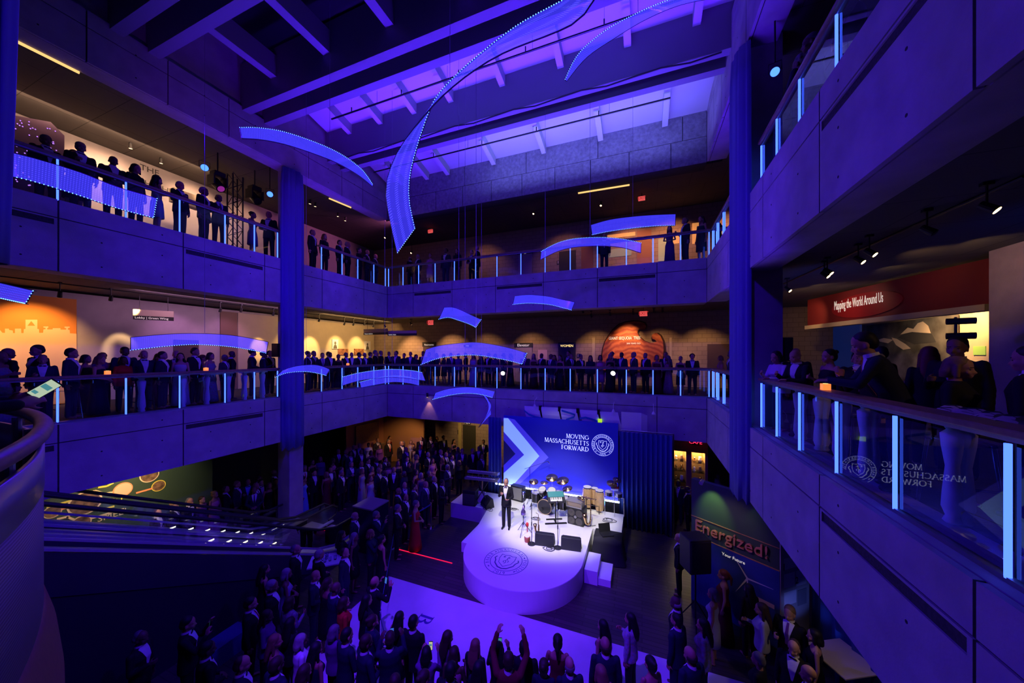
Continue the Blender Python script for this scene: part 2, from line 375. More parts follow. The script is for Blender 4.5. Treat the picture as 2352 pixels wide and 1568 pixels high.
# ================================================================ structure
def S(name, m, mb, label=None, **k): return struct(mb.build(name, m, **k), label)
S('floor', M['floor'], MB().box((-19, -9, -.2), (10, 20, 0)), 'dark wooden plank floor of the atrium')
for z, nm in ((Z2, 'middle'), (Z3, 'upper')):
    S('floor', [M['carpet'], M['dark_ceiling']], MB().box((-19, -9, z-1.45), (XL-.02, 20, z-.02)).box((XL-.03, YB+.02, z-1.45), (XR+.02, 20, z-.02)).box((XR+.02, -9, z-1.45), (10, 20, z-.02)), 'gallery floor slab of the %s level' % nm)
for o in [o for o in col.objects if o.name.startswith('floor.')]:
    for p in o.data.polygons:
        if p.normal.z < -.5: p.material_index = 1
S('ceiling', M['dark_ceiling'], MB().box((-19, -9, 14.05), (XL-.6, 20, 14.2)).box((XL-.6, YB+.6, 14.05), (XR+.6, 20, 14.2)).box((XR+.6, -9, 14.05), (10, 20, 14.2)), 'dark tiled ceiling over the upper galleries')
# parapet bands of cast concrete: panels, grooves, long slots and tie holes
def band(name, axis, face, out, joints, zb, zt, slots=(), depth=.62, label=None, holes=True):
    mb = MB(); g = .014
    def bx(a0, a1, d0, d1, z0, z1):
        lo, hi = sorted((face-out*d0, face-out*d1))
        mb.box((lo, a0, z0), (hi, a1, z1)) if axis == 'x' else mb.box((a0, lo, z0), (a1, hi, z1))
    zg = zt-.42
    mb.cur = 1; bx(joints[0], joints[-1], .05, .08, zb+.02, zt-.02); mb.cur = 0
    bx(joints[0], joints[-1], .08, depth, zb, zt)
    for i, (a, b) in enumerate(zip(joints, joints[1:])):
        bx(a+g, b-g, 0, .06, zg+.012, zt); bx(a+g, b-g, 0, .06, zb, zg-.17 if i in slots else zg-.012)
        if i in slots:
            bx(a+g, a+.06, 0, .06, zg-.17, zg-.012); bx(b-.06, b-g, 0, .06, zg-.17, zg-.012)
            bx(a+.06, b-.06, 0, .06, zg-.04, zg-.012)
        if holes:
            n = max(1, int((b-a)/1.1))
            for k in range(n):
                for zz in ((zt-.22) if n > 1 and k % 2 else None, zb+.85, zb+.25):
                    if zz is None: continue
                    t = a+(b-a)*(k+.5)/n+.1; mb.cur = 1
                    p0 = (face-out*.01, t, zz) if axis == 'x' else (t, face-out*.01, zz); p1 = (face+out*.0015, t, zz) if axis == 'x' else (t, face+out*.0015, zz)
                    mb.cyl(p0, p1, .018, n=8); mb.cur = 0
    return struct(mb.build(name, [M['concrete'], M['groove']]), label)
jl = [-9, -6.3, -3.3, -.2, P(134,950,x=XL).y, P(421,950,x=XL).y, P(608,950,x=XL).y, P(740,950,x=XL).y, P(836,950,x=XL).y, YB]
jb = [XL, P(949,900,y=YB).x, P(1038,900,y=YB).x, P(1138,900,y=YB).x, P(1248,900,y=YB).x, P(1372,900,y=YB).x, P(1509,900,y=YB).x, XR]
jr = [-9, -5, -2, .6, P(2238,1330,x=XR).y, P(1882,1090,x=XR).y, P(1752,1000,x=XR).y, P(1672,950,x=XR).y, P(1642,930,x=XR).y, YB]
for z, nm, sl, sb, sr in ((Z2, 'middle', (3,5), (), (2,4)), (Z3, 'upper', (3,5), (1,3,5), (2,4)),):
    band('wall_left', 'x', XL, 1, jl, z-1.64, z, sl, label='concrete parapet of the %s gallery, left side' % nm)
    band('wall_back', 'y', YB, -1, jb, z-1.64, z, sb, label='concrete parapet of the %s gallery, far side' % nm)
    band('wall_right', 'x', XR, -1, jr, z-1.64, z, sr, label='concrete parapet of the %s gallery, right side' % nm)
jl4 = [-9, -5, P(199,90,x=XL).y-3.2, P(199,90,x=XL).y, P(386,190,x=XL).y, P(526,260,x=XL).y, 9.6, 11.2, 12.4, YB]
band('wall_left', 'x', XL, 1, jl4, Z4-1.65, Z4-.4, (), label='concrete roof band on the left')
band('wall_right', 'x', XR, -1, [-9, -4, 0, 4, 7.2, 9.1, 10.4, 11.6, 12.8, YB], Z4-1.65, Z4+.4, (), label='concrete roof band on the right')
S('wall_left', M['concrete'], MB().box((XL-.8, -9, Z4-.4), (XL-.12, YB+.3, 18)), 'set-back concrete wall above the left roof band')
S('wall_right', M['concrete'], MB().box((XR+.12, -9, Z4+.4), (XR+.8, YB+.3, 18)), 'set-back concrete wall above the right roof band')
# textured block wall under the skylight, two courses
mb = MB(); mb.cur = 1; mb.box((XL, YB+.05, Z4-1.65), (XR, YB+.62, 15.74)); mb.cur = 0
for r, (z0, z1) in enumerate(((13.83, 14.78), (14.78, 15.74))):
    x = XL - (.0 if r == 0 else 1.6)
    while x < XR:
        a = max(x, XL)+.012; b = min(x+(1.5 if r == 0 else 3.1), XR)-.012
        if b > a: mb.box((a, YB, z0+.012), (b, YB+.06, z1-.012))
        x += 1.5 if r == 0 else 3.1
S('wall_back', [M['rough'], M['groove']], mb, 'rough concrete block wall below the skylight')
# roof: deep paired beams, sloped white bays, rafters and dark skylight
PAIRS = ((-2.2, -1.5), (1.0, 1.7), (4.2, 4.9), (7.2, 7.9), (10.45, 11.1))
for i, pr in enumerate(PAIRS):
    for j, y in enumerate(pr):
        S('ceiling_beam', M['steel'], MB().box((XL-.1, y, 14.95), (XR+.1, y+.25, 16.5)), 'deep roof beam, %s of the pair %s from the far wall' % (('nearer', 'farther')[j], ORD[len(PAIRS)-1-i]))
def slope_z(y, y0): return 15.72+(y0-y)*.245
S('ceiling', M['white_panel'], MB().grid([[(XL, 11.35, slope_z(11.35, 14.06)), (XR+.1, 11.35, slope_z(11.35, 14.06))], [(XL, 14.1, 15.71), (XR+.1, 14.1, 15.71)]], (0, 0, .1)), 'sloped white ceiling bay next to the far wall')
S('ceiling', M['white_panel'], MB().grid([[(XL, 8.15, 16.75), (XR+.1, 8.15, 16.75)], [(XL, 10.45, 16.19), (XR+.1, 10.45, 16.19)]], (0, 0, .1)), 'sloped white ceiling bay between two pairs of beams')
S('ceiling', M['black_void'], MB().box((-19, -9, 17.6), (10, 20, 17.7)), 'dark skylight glass above the roof beams')
rx = [P(1030,402,y=14.0).x, P(1135,378,y=14.0).x, P(1250,355,y=14.0).x, P(1380,325,y=14.0).x, P(1527,292,y=14.0).x, -9.9, -11.4]
for i, x in enumerate(sorted(rx)):
    S('trim_1', M['white_panel'], MB().add([(x-.1, 11.35, 16.4), (x+.1, 11.35, 16.4), (x+.1, 13.95, 15.74), (x-.1, 13.95, 15.74), (x-.1, 11.35, 16.05), (x+.1, 11.35, 16.05), (x+.1, 13.95, 15.4), (x-.1, 13.95, 15.4)], [(0,1,2,3),(7,6,5,4),(0,4,5,1),(1,5,6,2),(2,6,7,3),(3,7,4,0)]), '%s rafter from the left in the bay next to the far wall' % ORD[i])
for i, x in enumerate((-11.2, -9.6, -8.0, -6.4, -4.4, -2.4, -.4, 1.4)):
    S('trim_2', M['white_panel'], MB().add([(x-.1, 8.15, 16.75), (x+.1, 8.15, 16.75), (x+.1, 10.45, 16.2), (x-.1, 10.45, 16.2), (x-.1, 8.15, 16.35), (x+.1, 8.15, 16.35), (x+.1, 10.45, 15.82), (x-.1, 10.45, 15.82)], [(0,1,2,3),(7,6,5,4),(0,4,5,1),(1,5,6,2),(2,6,7,3),(3,7,4,0)]), '%s rafter from the left in the middle bay' % ORD[i])
for k, (y0, y1) in enumerate(((4.9, 7.2), (1.7, 4.2), (-1.5, 1.0))):
    for i, x in enumerate((-10.9, -8.6, -6.3, -4.0, -1.7, .6)):
        S('trim_3', M['steel'], MB().box((x-.13, y0+.25, 15.55), (x+.13, y1, 16.2)), '%s cross beam from the left, %s bay of the dark skylight' % (ORD[i], ORD[k]))
for y, z, x0, x1 in ((9.4, 15.7, -11, 1.3), (12.6, 15.5, -12, .9)):
    mb = MB().cyl((x0, y, z), (x1, y, z), .03, n=8)
    for k in range(5): mb.cyl((x0+1+k*(x1-x0-1)/5, y, z), (x0+1+k*(x1-x0-1)/5, y, z+.18), .02, n=6)
    for k in range(4): mb.cyl((x0+2.2+k*2.9, y, z), (x0+2.2+k*2.9, y, z+.45), .006, n=5)
    tag(mb.build('sprinkler_pipe', M['blackmetal']), 'thin black sprinkler pipe under the %s ceiling bay' % ('middle' if y < 10 else 'farthest white'), 'pipe', 'sprinkler pipes')
for i in range(5):
    x0 = sorted(rx)[i+1]+.25 if i+2 < len(rx) else 1.0; x1 = sorted(rx)[i+2]-.25 if i+2 < len(rx) else 1.9
    tag(MB().cyl((x0, 12.05, 15.85), (x1, 12.05, 15.85), .02, n=6).build('conduit', M['blackmetal']), '%s short dark conduit from the left between the far rafters' % ORD[i], 'pipe', 'conduits between rafters')
pts = [(-11.5+k*.75, 10.46, 14.9+.05*math.sin(k*2.1)) for k in range(19)]
tag(MB().tube(pts, .022, 6).build('power_cable', M['black']), 'slack black power cable running along the lower edge of a roof beam', 'cable')
# outer walls of the galleries
S('wall_left', M['plaster'], MB().box((WL-.3, -9, Z2), (WL, 20, 8.8)), 'painted wall behind the left middle gallery')
S('wall_left', M['plaster'], MB().box((WL-.3, -9, Z3), (WL, 20, 14.1)), 'pale wall behind the left upper gallery')
S('wall_left', mat('dark_green_wall', (.06, .09, .075), .8), MB().box((WL-.3, -9, 0), (WL, 20, 3.8)), 'dark wall behind the ground floor on the left')
for z0, z1, nm in ((Z2, 8.9, 'middle gallery'), (Z3, 14.1, 'upper gallery'), (0, 3.8, 'ground floor')):
    S('wall_back', M['block'], MB().box((-19, WB, z0), (10, WB+.3, z1)), 'block wall at the back of the %s' % nm)
    S('wall_right', M['plaster'], MB().box((WR, -9, z0), (WR+.3, 20, z1)), 'wall behind the %s on the right' % nm)
S('wall_front', M['plaster'], MB().box((-19, -9.3, 0), (10, -9, 18)), 'wall behind the viewer')
# columns
def column(x0, x1, y0, y1, name, label): S(name, M['concrete'], MB().box((x0, y0, 0), (x1, y1, 14.0)), label, bevel=.02)
column(XL-.68, XL-.03, 8.83, 9.4, 'wall_left', 'square concrete column behind the left blue drape')
S('wall_right', M['concrete'], MB().box((XR+.05, 9.2, 3.55), (XR+.72, 10.1, 14.0)).box((XR+.2, 9.75, 0), (XR+.72, 10.3, 3.55)), 'square concrete column behind the right blue drape')
column(6.59, 7.4, 9.2, 9.9, 'wall_right', 'concrete pillar in the right middle gallery')
# blue drapes wrapped round the columns
def drape(pathfn, z0, z1, n, name, m, label, cat='drape', nz=2, hem=0, group=None, th=None):
    rows = []
    for k in range(nz+1):
        z = z0+(z1-z0)*k/nz
        rows.append([Vector((*pathfn(t/n, k/nz), z-(hem*abs(math.sin(t/n*math.pi*5)) if k == 0 else 0))) for t in range(n+1)])
    o = MB().grid(rows).build(name, m, smooth=True)
    s = o.modifiers.new('solid', 'SOLIDIFY'); s.thickness = .012
    return tag(o, label, cat, group)
def wrap(cx, cyy, sx, ry, rx):
    def f(t, k):
        a = -math.pi/2+math.pi*t; pl = 1+.11*math.sin(t*33)+.07*math.sin(t*21+1)+.03*math.sin(t*71+k)
        bulge = 1-.12*max(0, k-.93)/.07
        return (cx+sx*rx*math.cos(a)*pl*bulge, cyy+ry*math.sin(a)*bulge)
    return f
drape(wrap(XL-.02, 8.92, 1, .45, .27), 3.3, 13.75, 110, 'column_drape', M['drape'], 'tall blue pleated drape wrapped round the left concrete column', nz=16, hem=.12)
drape(wrap(XR+.03, 9.25, -1, .45, .25), 3.55, 13.75, 110, 'column_drape', M['drape'], 'tall blue pleated drape wrapped round the right concrete column', nz=16, hem=.12)
# tapering near drape at the extreme left, hanging from the roof
def near_drape(t, k):
    c = P(-24+26*k, 0, d=3.0); r = .10+.035*k; a = 2*math.pi*t
    return (c.x+r*math.cos(a)*(1+.06*math.sin(t*50)), c.y+r*math.sin(a)*(1+.06*math.sin(t*50)))
drape(near_drape, 7.6, 12.0, 70, 'hanging_drape', M['drape'], 'slanting blue drape hanging close by at the left edge of the photo', nz=8)
# ---------------------------------------------------------------- railings with lit posts
LY = [-4.6,-3.5,-2.3,-1.2,-.05,1.1,2.3,3.45,4.56,5.66,6.81,7.7,8.5]
LYF = [10.34,11.39,12.29,13.32,14.14]
BX = [-12.58,-11.63,-10.65,-9.66,-8.55,-7.39,-6.28,-5.1,-3.97,-2.86,-1.73,-.59,.4,1.37,2.32]
RYF = [11.42,12.43,13.36,14.16]
RY = [8.76,7.87,6.87,5.74,4.63,3.49,2.35,1.2,.1,-1.0,-2.2]
def railing(pts, zf, nx, label, zrail=None):
    """pts: plan points of the posts, nx: inward normal to the gallery"""
    p0 = Vector((*pts[0], zf)); root = thing('railing', p0, label, 'railing', 'glass railings round the atrium')
    d = Vector((pts[-1][0]-pts[0][0], pts[-1][1]-pts[0][1], 0)).normalized(); n = Vector((*nx, 0))
    a = Vector((*pts[0], 0))-d*.06; b = Vector((*pts[-1], 0))+d*.06
    def strip(off0, off1, z0, z1): 
        c = [a+n*off0, b+n*off0, b+n*off1, a+n*off1]
        vs = [q+Vector((0,0,z0)) for q in c]+[q+Vector((0,0,z1)) for q in c]
        return MB().add(vs, [(0,3,2,1),(4,5,6,7),(0,1,5,4),(1,2,6,5),(2,3,7,6),(3,0,4,7)])
    h = strip(-.05, .2, zf+1.04, zf+1.1).build('handrail', M['wood'], root, bevel=.012)
    strip(.0, .05, zf+1.0, zf+1.04).build('rail_bar', M['steelrail'], root)
    strip(-.015, .04, zf, zf+.04).build('base_channel', M['steelrail'], root)
    for q in pts:
        c = Vector((*q, 0))
        po = MB().cyl(c+Vector((0,0,zf+.03)), c+Vector((0,0,zf+.985)), .019, n=8).build('lit_post', M['led'], root)
        MB().obox(c+n*.045+Vector((0,0,zf+.5)), (.016, .016, .98)).build('bracket', M['blackmetal'], po)
    for q, r in zip(pts, pts[1:]):
        q, r = Vector((*q, 0))+d*.03, Vector((*r, 0))-d*.03
        MB().add([v+Vector((0,0,z)) for z in (zf+.05, zf+.97) for v in (q+n*.021, r+n*.021)], [(0,1,3,2)]).build('glass_panel', M['glass'], root)
    return root
M['steelrail'] = mat('rail_steel', (.3, .3, .33), .4, metal=.7)
for zf, nm in ((Z2, 'middle'), (Z3, 'upper')):
    railing([(PL, y) for y in LY], zf, (-1, 0), 'glass railing with lit posts on the left %s gallery, nearer than the blue drape' % nm)
    railing([(PL, y) for y in LYF], zf, (-1, 0), 'glass railing with lit posts on the left %s gallery, beyond the blue drape' % nm)
    railing([(x, PB) for x in BX], zf, (0, 1), 'long glass railing with lit posts across the far side of the %s gallery' % nm)
    railing([(PR, y) for y in RYF], zf, (1, 0), 'short glass railing with lit posts on the right %s gallery, beyond the blue drape' % nm)
    railing([(PR, y) for y in RY], zf, (1, 0), 'glass railing with lit posts on the right %s gallery, nearer than the blue drape' % nm)
# ================================================================ people
for n_, r_, s_ in (('skin', .55, .4), ('cloth', .8, .25), ('hair_tint', .6, .3), ('satin', .38, .5)): M[n_] = tint(n_, r_, s_)
M['hair_tint'] = tint('hair_strands', .6, .35, .6, 60); M['pattern'] = tint('patterned_cloth', .7, .3, 1.0, 22)
M['eye'] = mat('eye', (.06, .05, .05), .2)
def seg(mb, p0, r0, p1, r1, n=12):
    p0, p1 = Vector(p0), Vector(p1)
    mb.cyl(p0, p1, r0, r1, n=n); mb.ell(p0, (r0,)*3, n, 6); mb.ell(p1, (r1,)*3, n, 6)
def fused(mb, voxel, name, m, smooth=4):
    """union of overlapping solids as one continuous skin"""
    me = bpy.data.meshes.new('raw'); me.from_pydata([tuple(v) for v in mb.v], [], mb.f)
    o = bpy.data.objects.new('raw', me); col.objects.link(o)
    r = o.modifiers.new('r', 'REMESH'); r.mode = 'VOXEL'; r.voxel_size = voxel
    q = o.modifiers.new('s', 'SMOOTH'); q.iterations = smooth; q.factor = .5
    dg = bpy.context.evaluated_depsgraph_get()
    out = bpy.data.meshes.new_from_object(o.evaluated_get(dg)); out.name = name
    bpy.data.objects.remove(o); bpy.data.meshes.remove(me)
    out.materials.clear(); out.materials.append(m)
    out.polygons.foreach_set('use_smooth', [True]*len(out.polygons))
    return out
def hand(mb, w_, d, pn, curl, sx):
    """palm and five separate fingers; d along the hand, pn palm side, sx thumb side"""
    d = Vector(d).normalized(); pn = (Vector(pn) - d*Vector(pn).dot(d)).normalized(); sd = d.cross(pn)*sx; w_ = Vector(w_)
    for k, (u, ln) in enumerate(((.030,.070),(.010,.080),(-.010,.074),(-.030,.058))):
        b = w_+d*.09+sd*u; seg(mb, w_+d*.012+sd*u*.7, .0155, b, .0135, 8)
        p = b; ang = 0
        for j, f in enumerate((.45,.32,.23)):
            ang += curl*(.5 if j == 0 else .75); v = d*math.cos(ang)+pn*math.sin(ang)
            q = p+v*ln*f; seg(mb, p, .0105-.001*j, q, .0098-.001*j, 8); p = q
    b = w_+d*.03+sd*.03; v = (d*.65+sd*.65+pn*.35).normalized(); q = b+v*.045
    seg(mb, b, .0145, q, .012, 8); v2 = (d*.9+sd*.15+pn*(.3+curl*.4)).normalized(); seg(mb, q, .012, q+v2*.032, .0095, 8)
def bender(bend, lean=0):
    c, H = Vector((0, 0, .95)), None
    def f(p):
        p = Vector(p); t = min(1, max(0, (p.z-.88)/.25)); t = t*t*(3-2*t); a = -bend*t
        q = p-c
        return c+Vector((q.x, q.y*math.cos(a)-q.z*math.sin(a), q.y*math.sin(a)+q.z*math.cos(a)))
    return f
POSES = {
 # each side: upper arm, forearm, hand direction, palm normal, finger curl
 'stand':  dict(bend=.0, L=((-.16,-.04,-1),(-.03,.18,-1),(0,.1,-1),(1,0,0),.45), R=((.16,-.04,-1),(.03,.18,-1),(0,.1,-1),(-1,0,0),.45)),
 'drink':  dict(bend=.0, L=((-.16,-.04,-1),(-.03,.18,-1),(0,.1,-1),(1,0,0),.45), R=((.16,.1,-1),(-.3,.85,.35),(-.35,.9,.2),(-.9,-.2,0),1.1)),
 'clasp':  dict(bend=.04, L=((-.26,.12,-1),(.62,.62,-.25),(.75,.5,-.2),(0,-.6,-.6),.7), R=((.26,.12,-1),(-.62,.68,-.3),(-.75,.5,-.2),(0,-.6,-.6),.7)),
 'phone':  dict(bend=.0, L=((-.2,.6,-.75),(.22,.55,.9),(.3,.2,.9),(.7,.6,0),.7), R=((.2,.6,-.75),(-.22,.55,.9),(-.3,.2,.9),(-.7,.6,0),.7)),
 'reach':  dict(bend=.0, L=((-.3,.62,.55),(.25,.35,.9),(.35,.3,.9),(.7,.6,0),.7), R=((.3,.62,.55),(-.25,.35,.9),(-.35,.3,.9),(-.7,.6,0),.7)),
 'lean':   dict(bend=.42, L=((-.2,.5,-.85),(.45,.85,.12),(.5,.85,-.05),(0,-.2,-1),.5), R=((.2,.5,-.85),(-.45,.85,.12),(-.5,.85,-.05),(0,-.2,-1),.5)),
 'perch':  dict(bend=.22, L=((-.18,.35,-.9),(.5,.85,.1),(.6,.8,0),(0,-.2,-1),.6), R=((.18,.3,-.9),(-.35,.85,.45),(-.4,.7,.5),(-.9,-.2,0),1.0)),
 'rail':   dict(bend=.30, L=((-.15,.75,-.62),(.2,.95,.05),(.25,.85,.35),(.85,.3,-.2),.9), R=((.15,.75,-.62),(-.2,.95,.05),(-.25,.85,.35),(-.85,.3,-.2),.9)),
 'speak':  dict(bend=.06, L=((-.22,.12,-1),(.34,.92,.02),(.5,.8,.1),(.6,0,.8),.9), R=((.24,.1,-1),(-.42,.72,.5),(-.5,.6,.55),(-.6,-.5,.3),1.35)),
}
NECK = Vector((0, -.015, 1.49))
def head_matrix(f, bend, nod):
    n = f(NECK); return Matrix.Translation(n) @ Matrix.Rotation(-(bend*.55+nod), 4, 'X') @ Matrix.Scale(1.06, 4)
def arm_pts(f, spec, s, sh=.185):
    up, fo, hd, pn, cu = spec
    a = f((s*sh, -.01, 1.425)); e = a+Vector(up).normalized()*.295; w_ = e+Vector(fo).normalized()*.255
    return a, e, w_, Vector(hd), Vector(pn), cu
def base_body(pose, fem, voxel=.0095):
    """bare figure: one continuous skin from scalp to soles"""
    ps = POSES[pose]; f = bender(ps['bend']); mb = MB(); hm = head_matrix(f, ps['bend'], ps.get('nod', .06))
    h = MB()  # head, in neck space
    h.ell((0, .018, .172), (.074, .094, .093)); h.ell((0, .042, .112), (.06, .072, .082)); h.ell((0, .078, .052), (.03, .032, .026))
    seg(h, (0, .112, .135), .007, (0, .128, .098), .013, 8); seg(h, (-.012, .116, .092), .009, (.012, .116, .092), .009, 8)
    for s in (-1, 1):
        seg(h, (s*.016, .107, .15), .008, (s*.047, .094, .152), .008, 8); h.ell((s*.074, .008, .118), (.012, .024, .034), 8, 6)
        h.ell((s*.04, .085, .098), (.022, .022, .026), 8, 6)
    seg(h, (-.022, .108, .066), .0075, (.022, .108, .066), .0075, 8); seg(h, (-.018, .106, .056), .008, (.018, .106, .056), .008, 8)
    seg(h, (0, -.005, -.03), .054, (0, .012, .09), .05)
    mb.add([hm @ Vector(v) for v in h.v], h.f)
    t = MB()
    if fem: t.loft([((0,0,.84),.155,.11),((0,-.01,.93),.172,.12),((0,0,1.06),.125,.092),((0,.005,1.18),.125,.095),((0,.0,1.30),.145,.1),((0,-.01,1.40),.15,.085),((0,-.015,1.45),.1,.062),((0,-.015,1.5),.05,.05)])
    else: t.loft([((0,0,.84),.15,.11),((0,0,.93),.16,.115),((0,0,1.06),.15,.105),((0,.005,1.2),.16,.11),((0,.005,1.32),.182,.118),((0,-.01,1.40),.18,.1),((0,-.015,1.46),.115,.072),((0,-.015,1.5),.055,.055)])
    if fem:
        for s in (-1, 1): t.ell((s*.065, .07, 1.27), (.055, .055, .055), 10, 8)
    mb.add([f(v) for v in t.v], t.f)
    sh = .162 if fem else .185
    for s, k in ((-1, 'L'), (1, 'R')):
        a, e, w_, hd, pn, cu = arm_pts(f, ps[k], s, sh)
        seg(mb, a, .05 if not fem else .042, e, .037 if not fem else .032); seg(mb, e, .037 if not fem else .032, w_, .026 if not fem else .023)
        hand(mb, w_, hd, pn, cu, 1 if s*Vector(hd).cross(pn).dot(Vector((0,1,.4))) > 0 else -1)
        hp, kn, an = (s*.09, 0, .9), (s*.1, .012, .5), (s*.105, -.015, .09)
        seg(mb, hp, .082, kn, .053); seg(mb, kn, .053, an, .037); seg(mb, (s*.105,-.03,.04), .034, (s*.125,.12,.028), .026)
    return mb, f, hm
def put(lib, key, me): lib[key] = me; return me
PROTO = {}
HAIR = {}
def hair_mesh(kind):
    mb = MB()
    if kind == 'short':
        mb.ell((0, -.002, .195), (.081, .098, .084)); mb.ell((0, -.035, .15), (.078, .07, .085))
    elif kind == 'receding':
        mb.ell((0, -.045, .15), (.08, .062, .075)); mb.ell((0, -.02, .2), (.072, .075, .072))
    elif kind == 'curly':
        for k in range(40):
            a = R_.uniform(0, 6.28); e = R_.uniform(.0, 1.35); mb.ell((.086*math.cos(a)*math.cos(e), -.015+.092*math.sin(a)*math.cos(e), .165+.1*math.sin(e)), (.026,)*3, 7, 5)
        mb.ell((0, -.02, .18), (.082, .09, .09))
    elif kind == 'fringe':
        for k in range(13):
            a = math.radians(180+k*15); p = (.074*math.cos(a), .008+.086*math.sin(a), .13); mb.ell(p, (.016, .016, .04), 8, 6)
    elif kind in ('long', 'bob', 'pony', 'bun'):
        mb.ell((0, -.004, .19), (.086, .102, .09)); mb.ell((0, -.04, .14), (.085, .072, .1))
        if kind == 'long':
            mb.loft([((0,-.11,-.2),.05,.022),((0,-.105,-.1),.095,.038),((0,-.085,.0),.1,.05),((0,-.055,.1),.092,.06),((0,-.03,.17),.08,.07)])
            for s in (-1, 1): seg(mb, (s*.078, -.0, .16), .022, (s*.088, -.0, -.02), .026, 8)
        if kind == 'bob':
            mb.loft([((0,-.06,.03),.085,.055),((0,-.05,.1),.1,.07),((0,-.03,.17),.08,.075)])
            for s in (-1, 1): seg(mb, (s*.076, .02, .17), .02, (s*.085, .025, .05), .026, 8)
        if kind == 'pony': seg(mb, (0,-.09,.2), .03, (0,-.135,.1), .034); seg(mb, (0,-.135,.1), .034, (0,-.125,-.06), .016)
        if kind == 'bun': mb.ell((0,-.1,.21), (.045,.042,.042))
    return fused(mb, .011, 'hair_'+kind, M['hair_tint'], 3)
for k in ('short', 'receding', 'curly', 'fringe', 'long', 'bob', 'pony', 'bun'): HAIR[k] = hair_mesh(k)
def eyes_mesh():
    mb = MB()
    for s in (-1, 1): mb.ell((s*.031, .094, .133), (.0125, .009, .009), 10, 6); seg(mb, (s*.015, .112, .157), .004, (s*.046, .1, .159), .0035, 6)
    me = bpy.data.meshes.new('eyes_and_brows'); me.from_pydata([tuple(v) for v in mb.v], [], mb.f); me.materials.append(M['eye']); me.polygons.foreach_set('use_smooth', [True]*len(me.polygons)); return me
EYES = eyes_mesh()
def sleeve(mb, f, ps, sh, r, upto=.97):
    for s, k in ((-1, 'L'), (1, 'R')):
        a, e, w_, hd, pn, cu = arm_pts(f, ps[k], s, sh)
        seg(mb, a, r, e, r*.82); 
        if upto > 0: seg(mb, e, r*.82, e+(w_-e)*upto, r*.7)
def patch(src, planes, off, name, m):
    """piece of cloth lying on a garment: the part of the garment kept by the cutting planes, lifted a little"""
    bm = bmesh.new(); bm.from_mesh(src)
    for co, no in planes:
        bmesh.ops.bisect_plane(bm, geom=bm.verts[:]+bm.edges[:]+bm.faces[:], plane_co=co, plane_no=no, clear_outer=True)
    bm.normal_update()
    for v in bm.verts: v.co += v.normal*off
    me = bpy.data.meshes.new(name); bm.to_mesh(me); bm.free(); me.materials.clear(); me.materials.append(m); return me
def vplanes(bend, z0, z1, w0, k):
    """planes bounding a V on the chest, following the stoop of the body"""
    c = Vector((0, 0, .95)); rt = Matrix.Rotation(-bend, 3, 'X')
    pl = [((w0, 0, z0), (1, 0, -k)), ((-w0, 0, z0), (-1, 0, -k)), ((0, .035, z0), (0, -1, 0)), ((0, 0, z0), (0, 0, -1)), ((0, 0, z1), (0, 0, 1))]
    return [(c+rt @ (Vector(p)-c), rt @ Vector(n)) for p, n in pl]
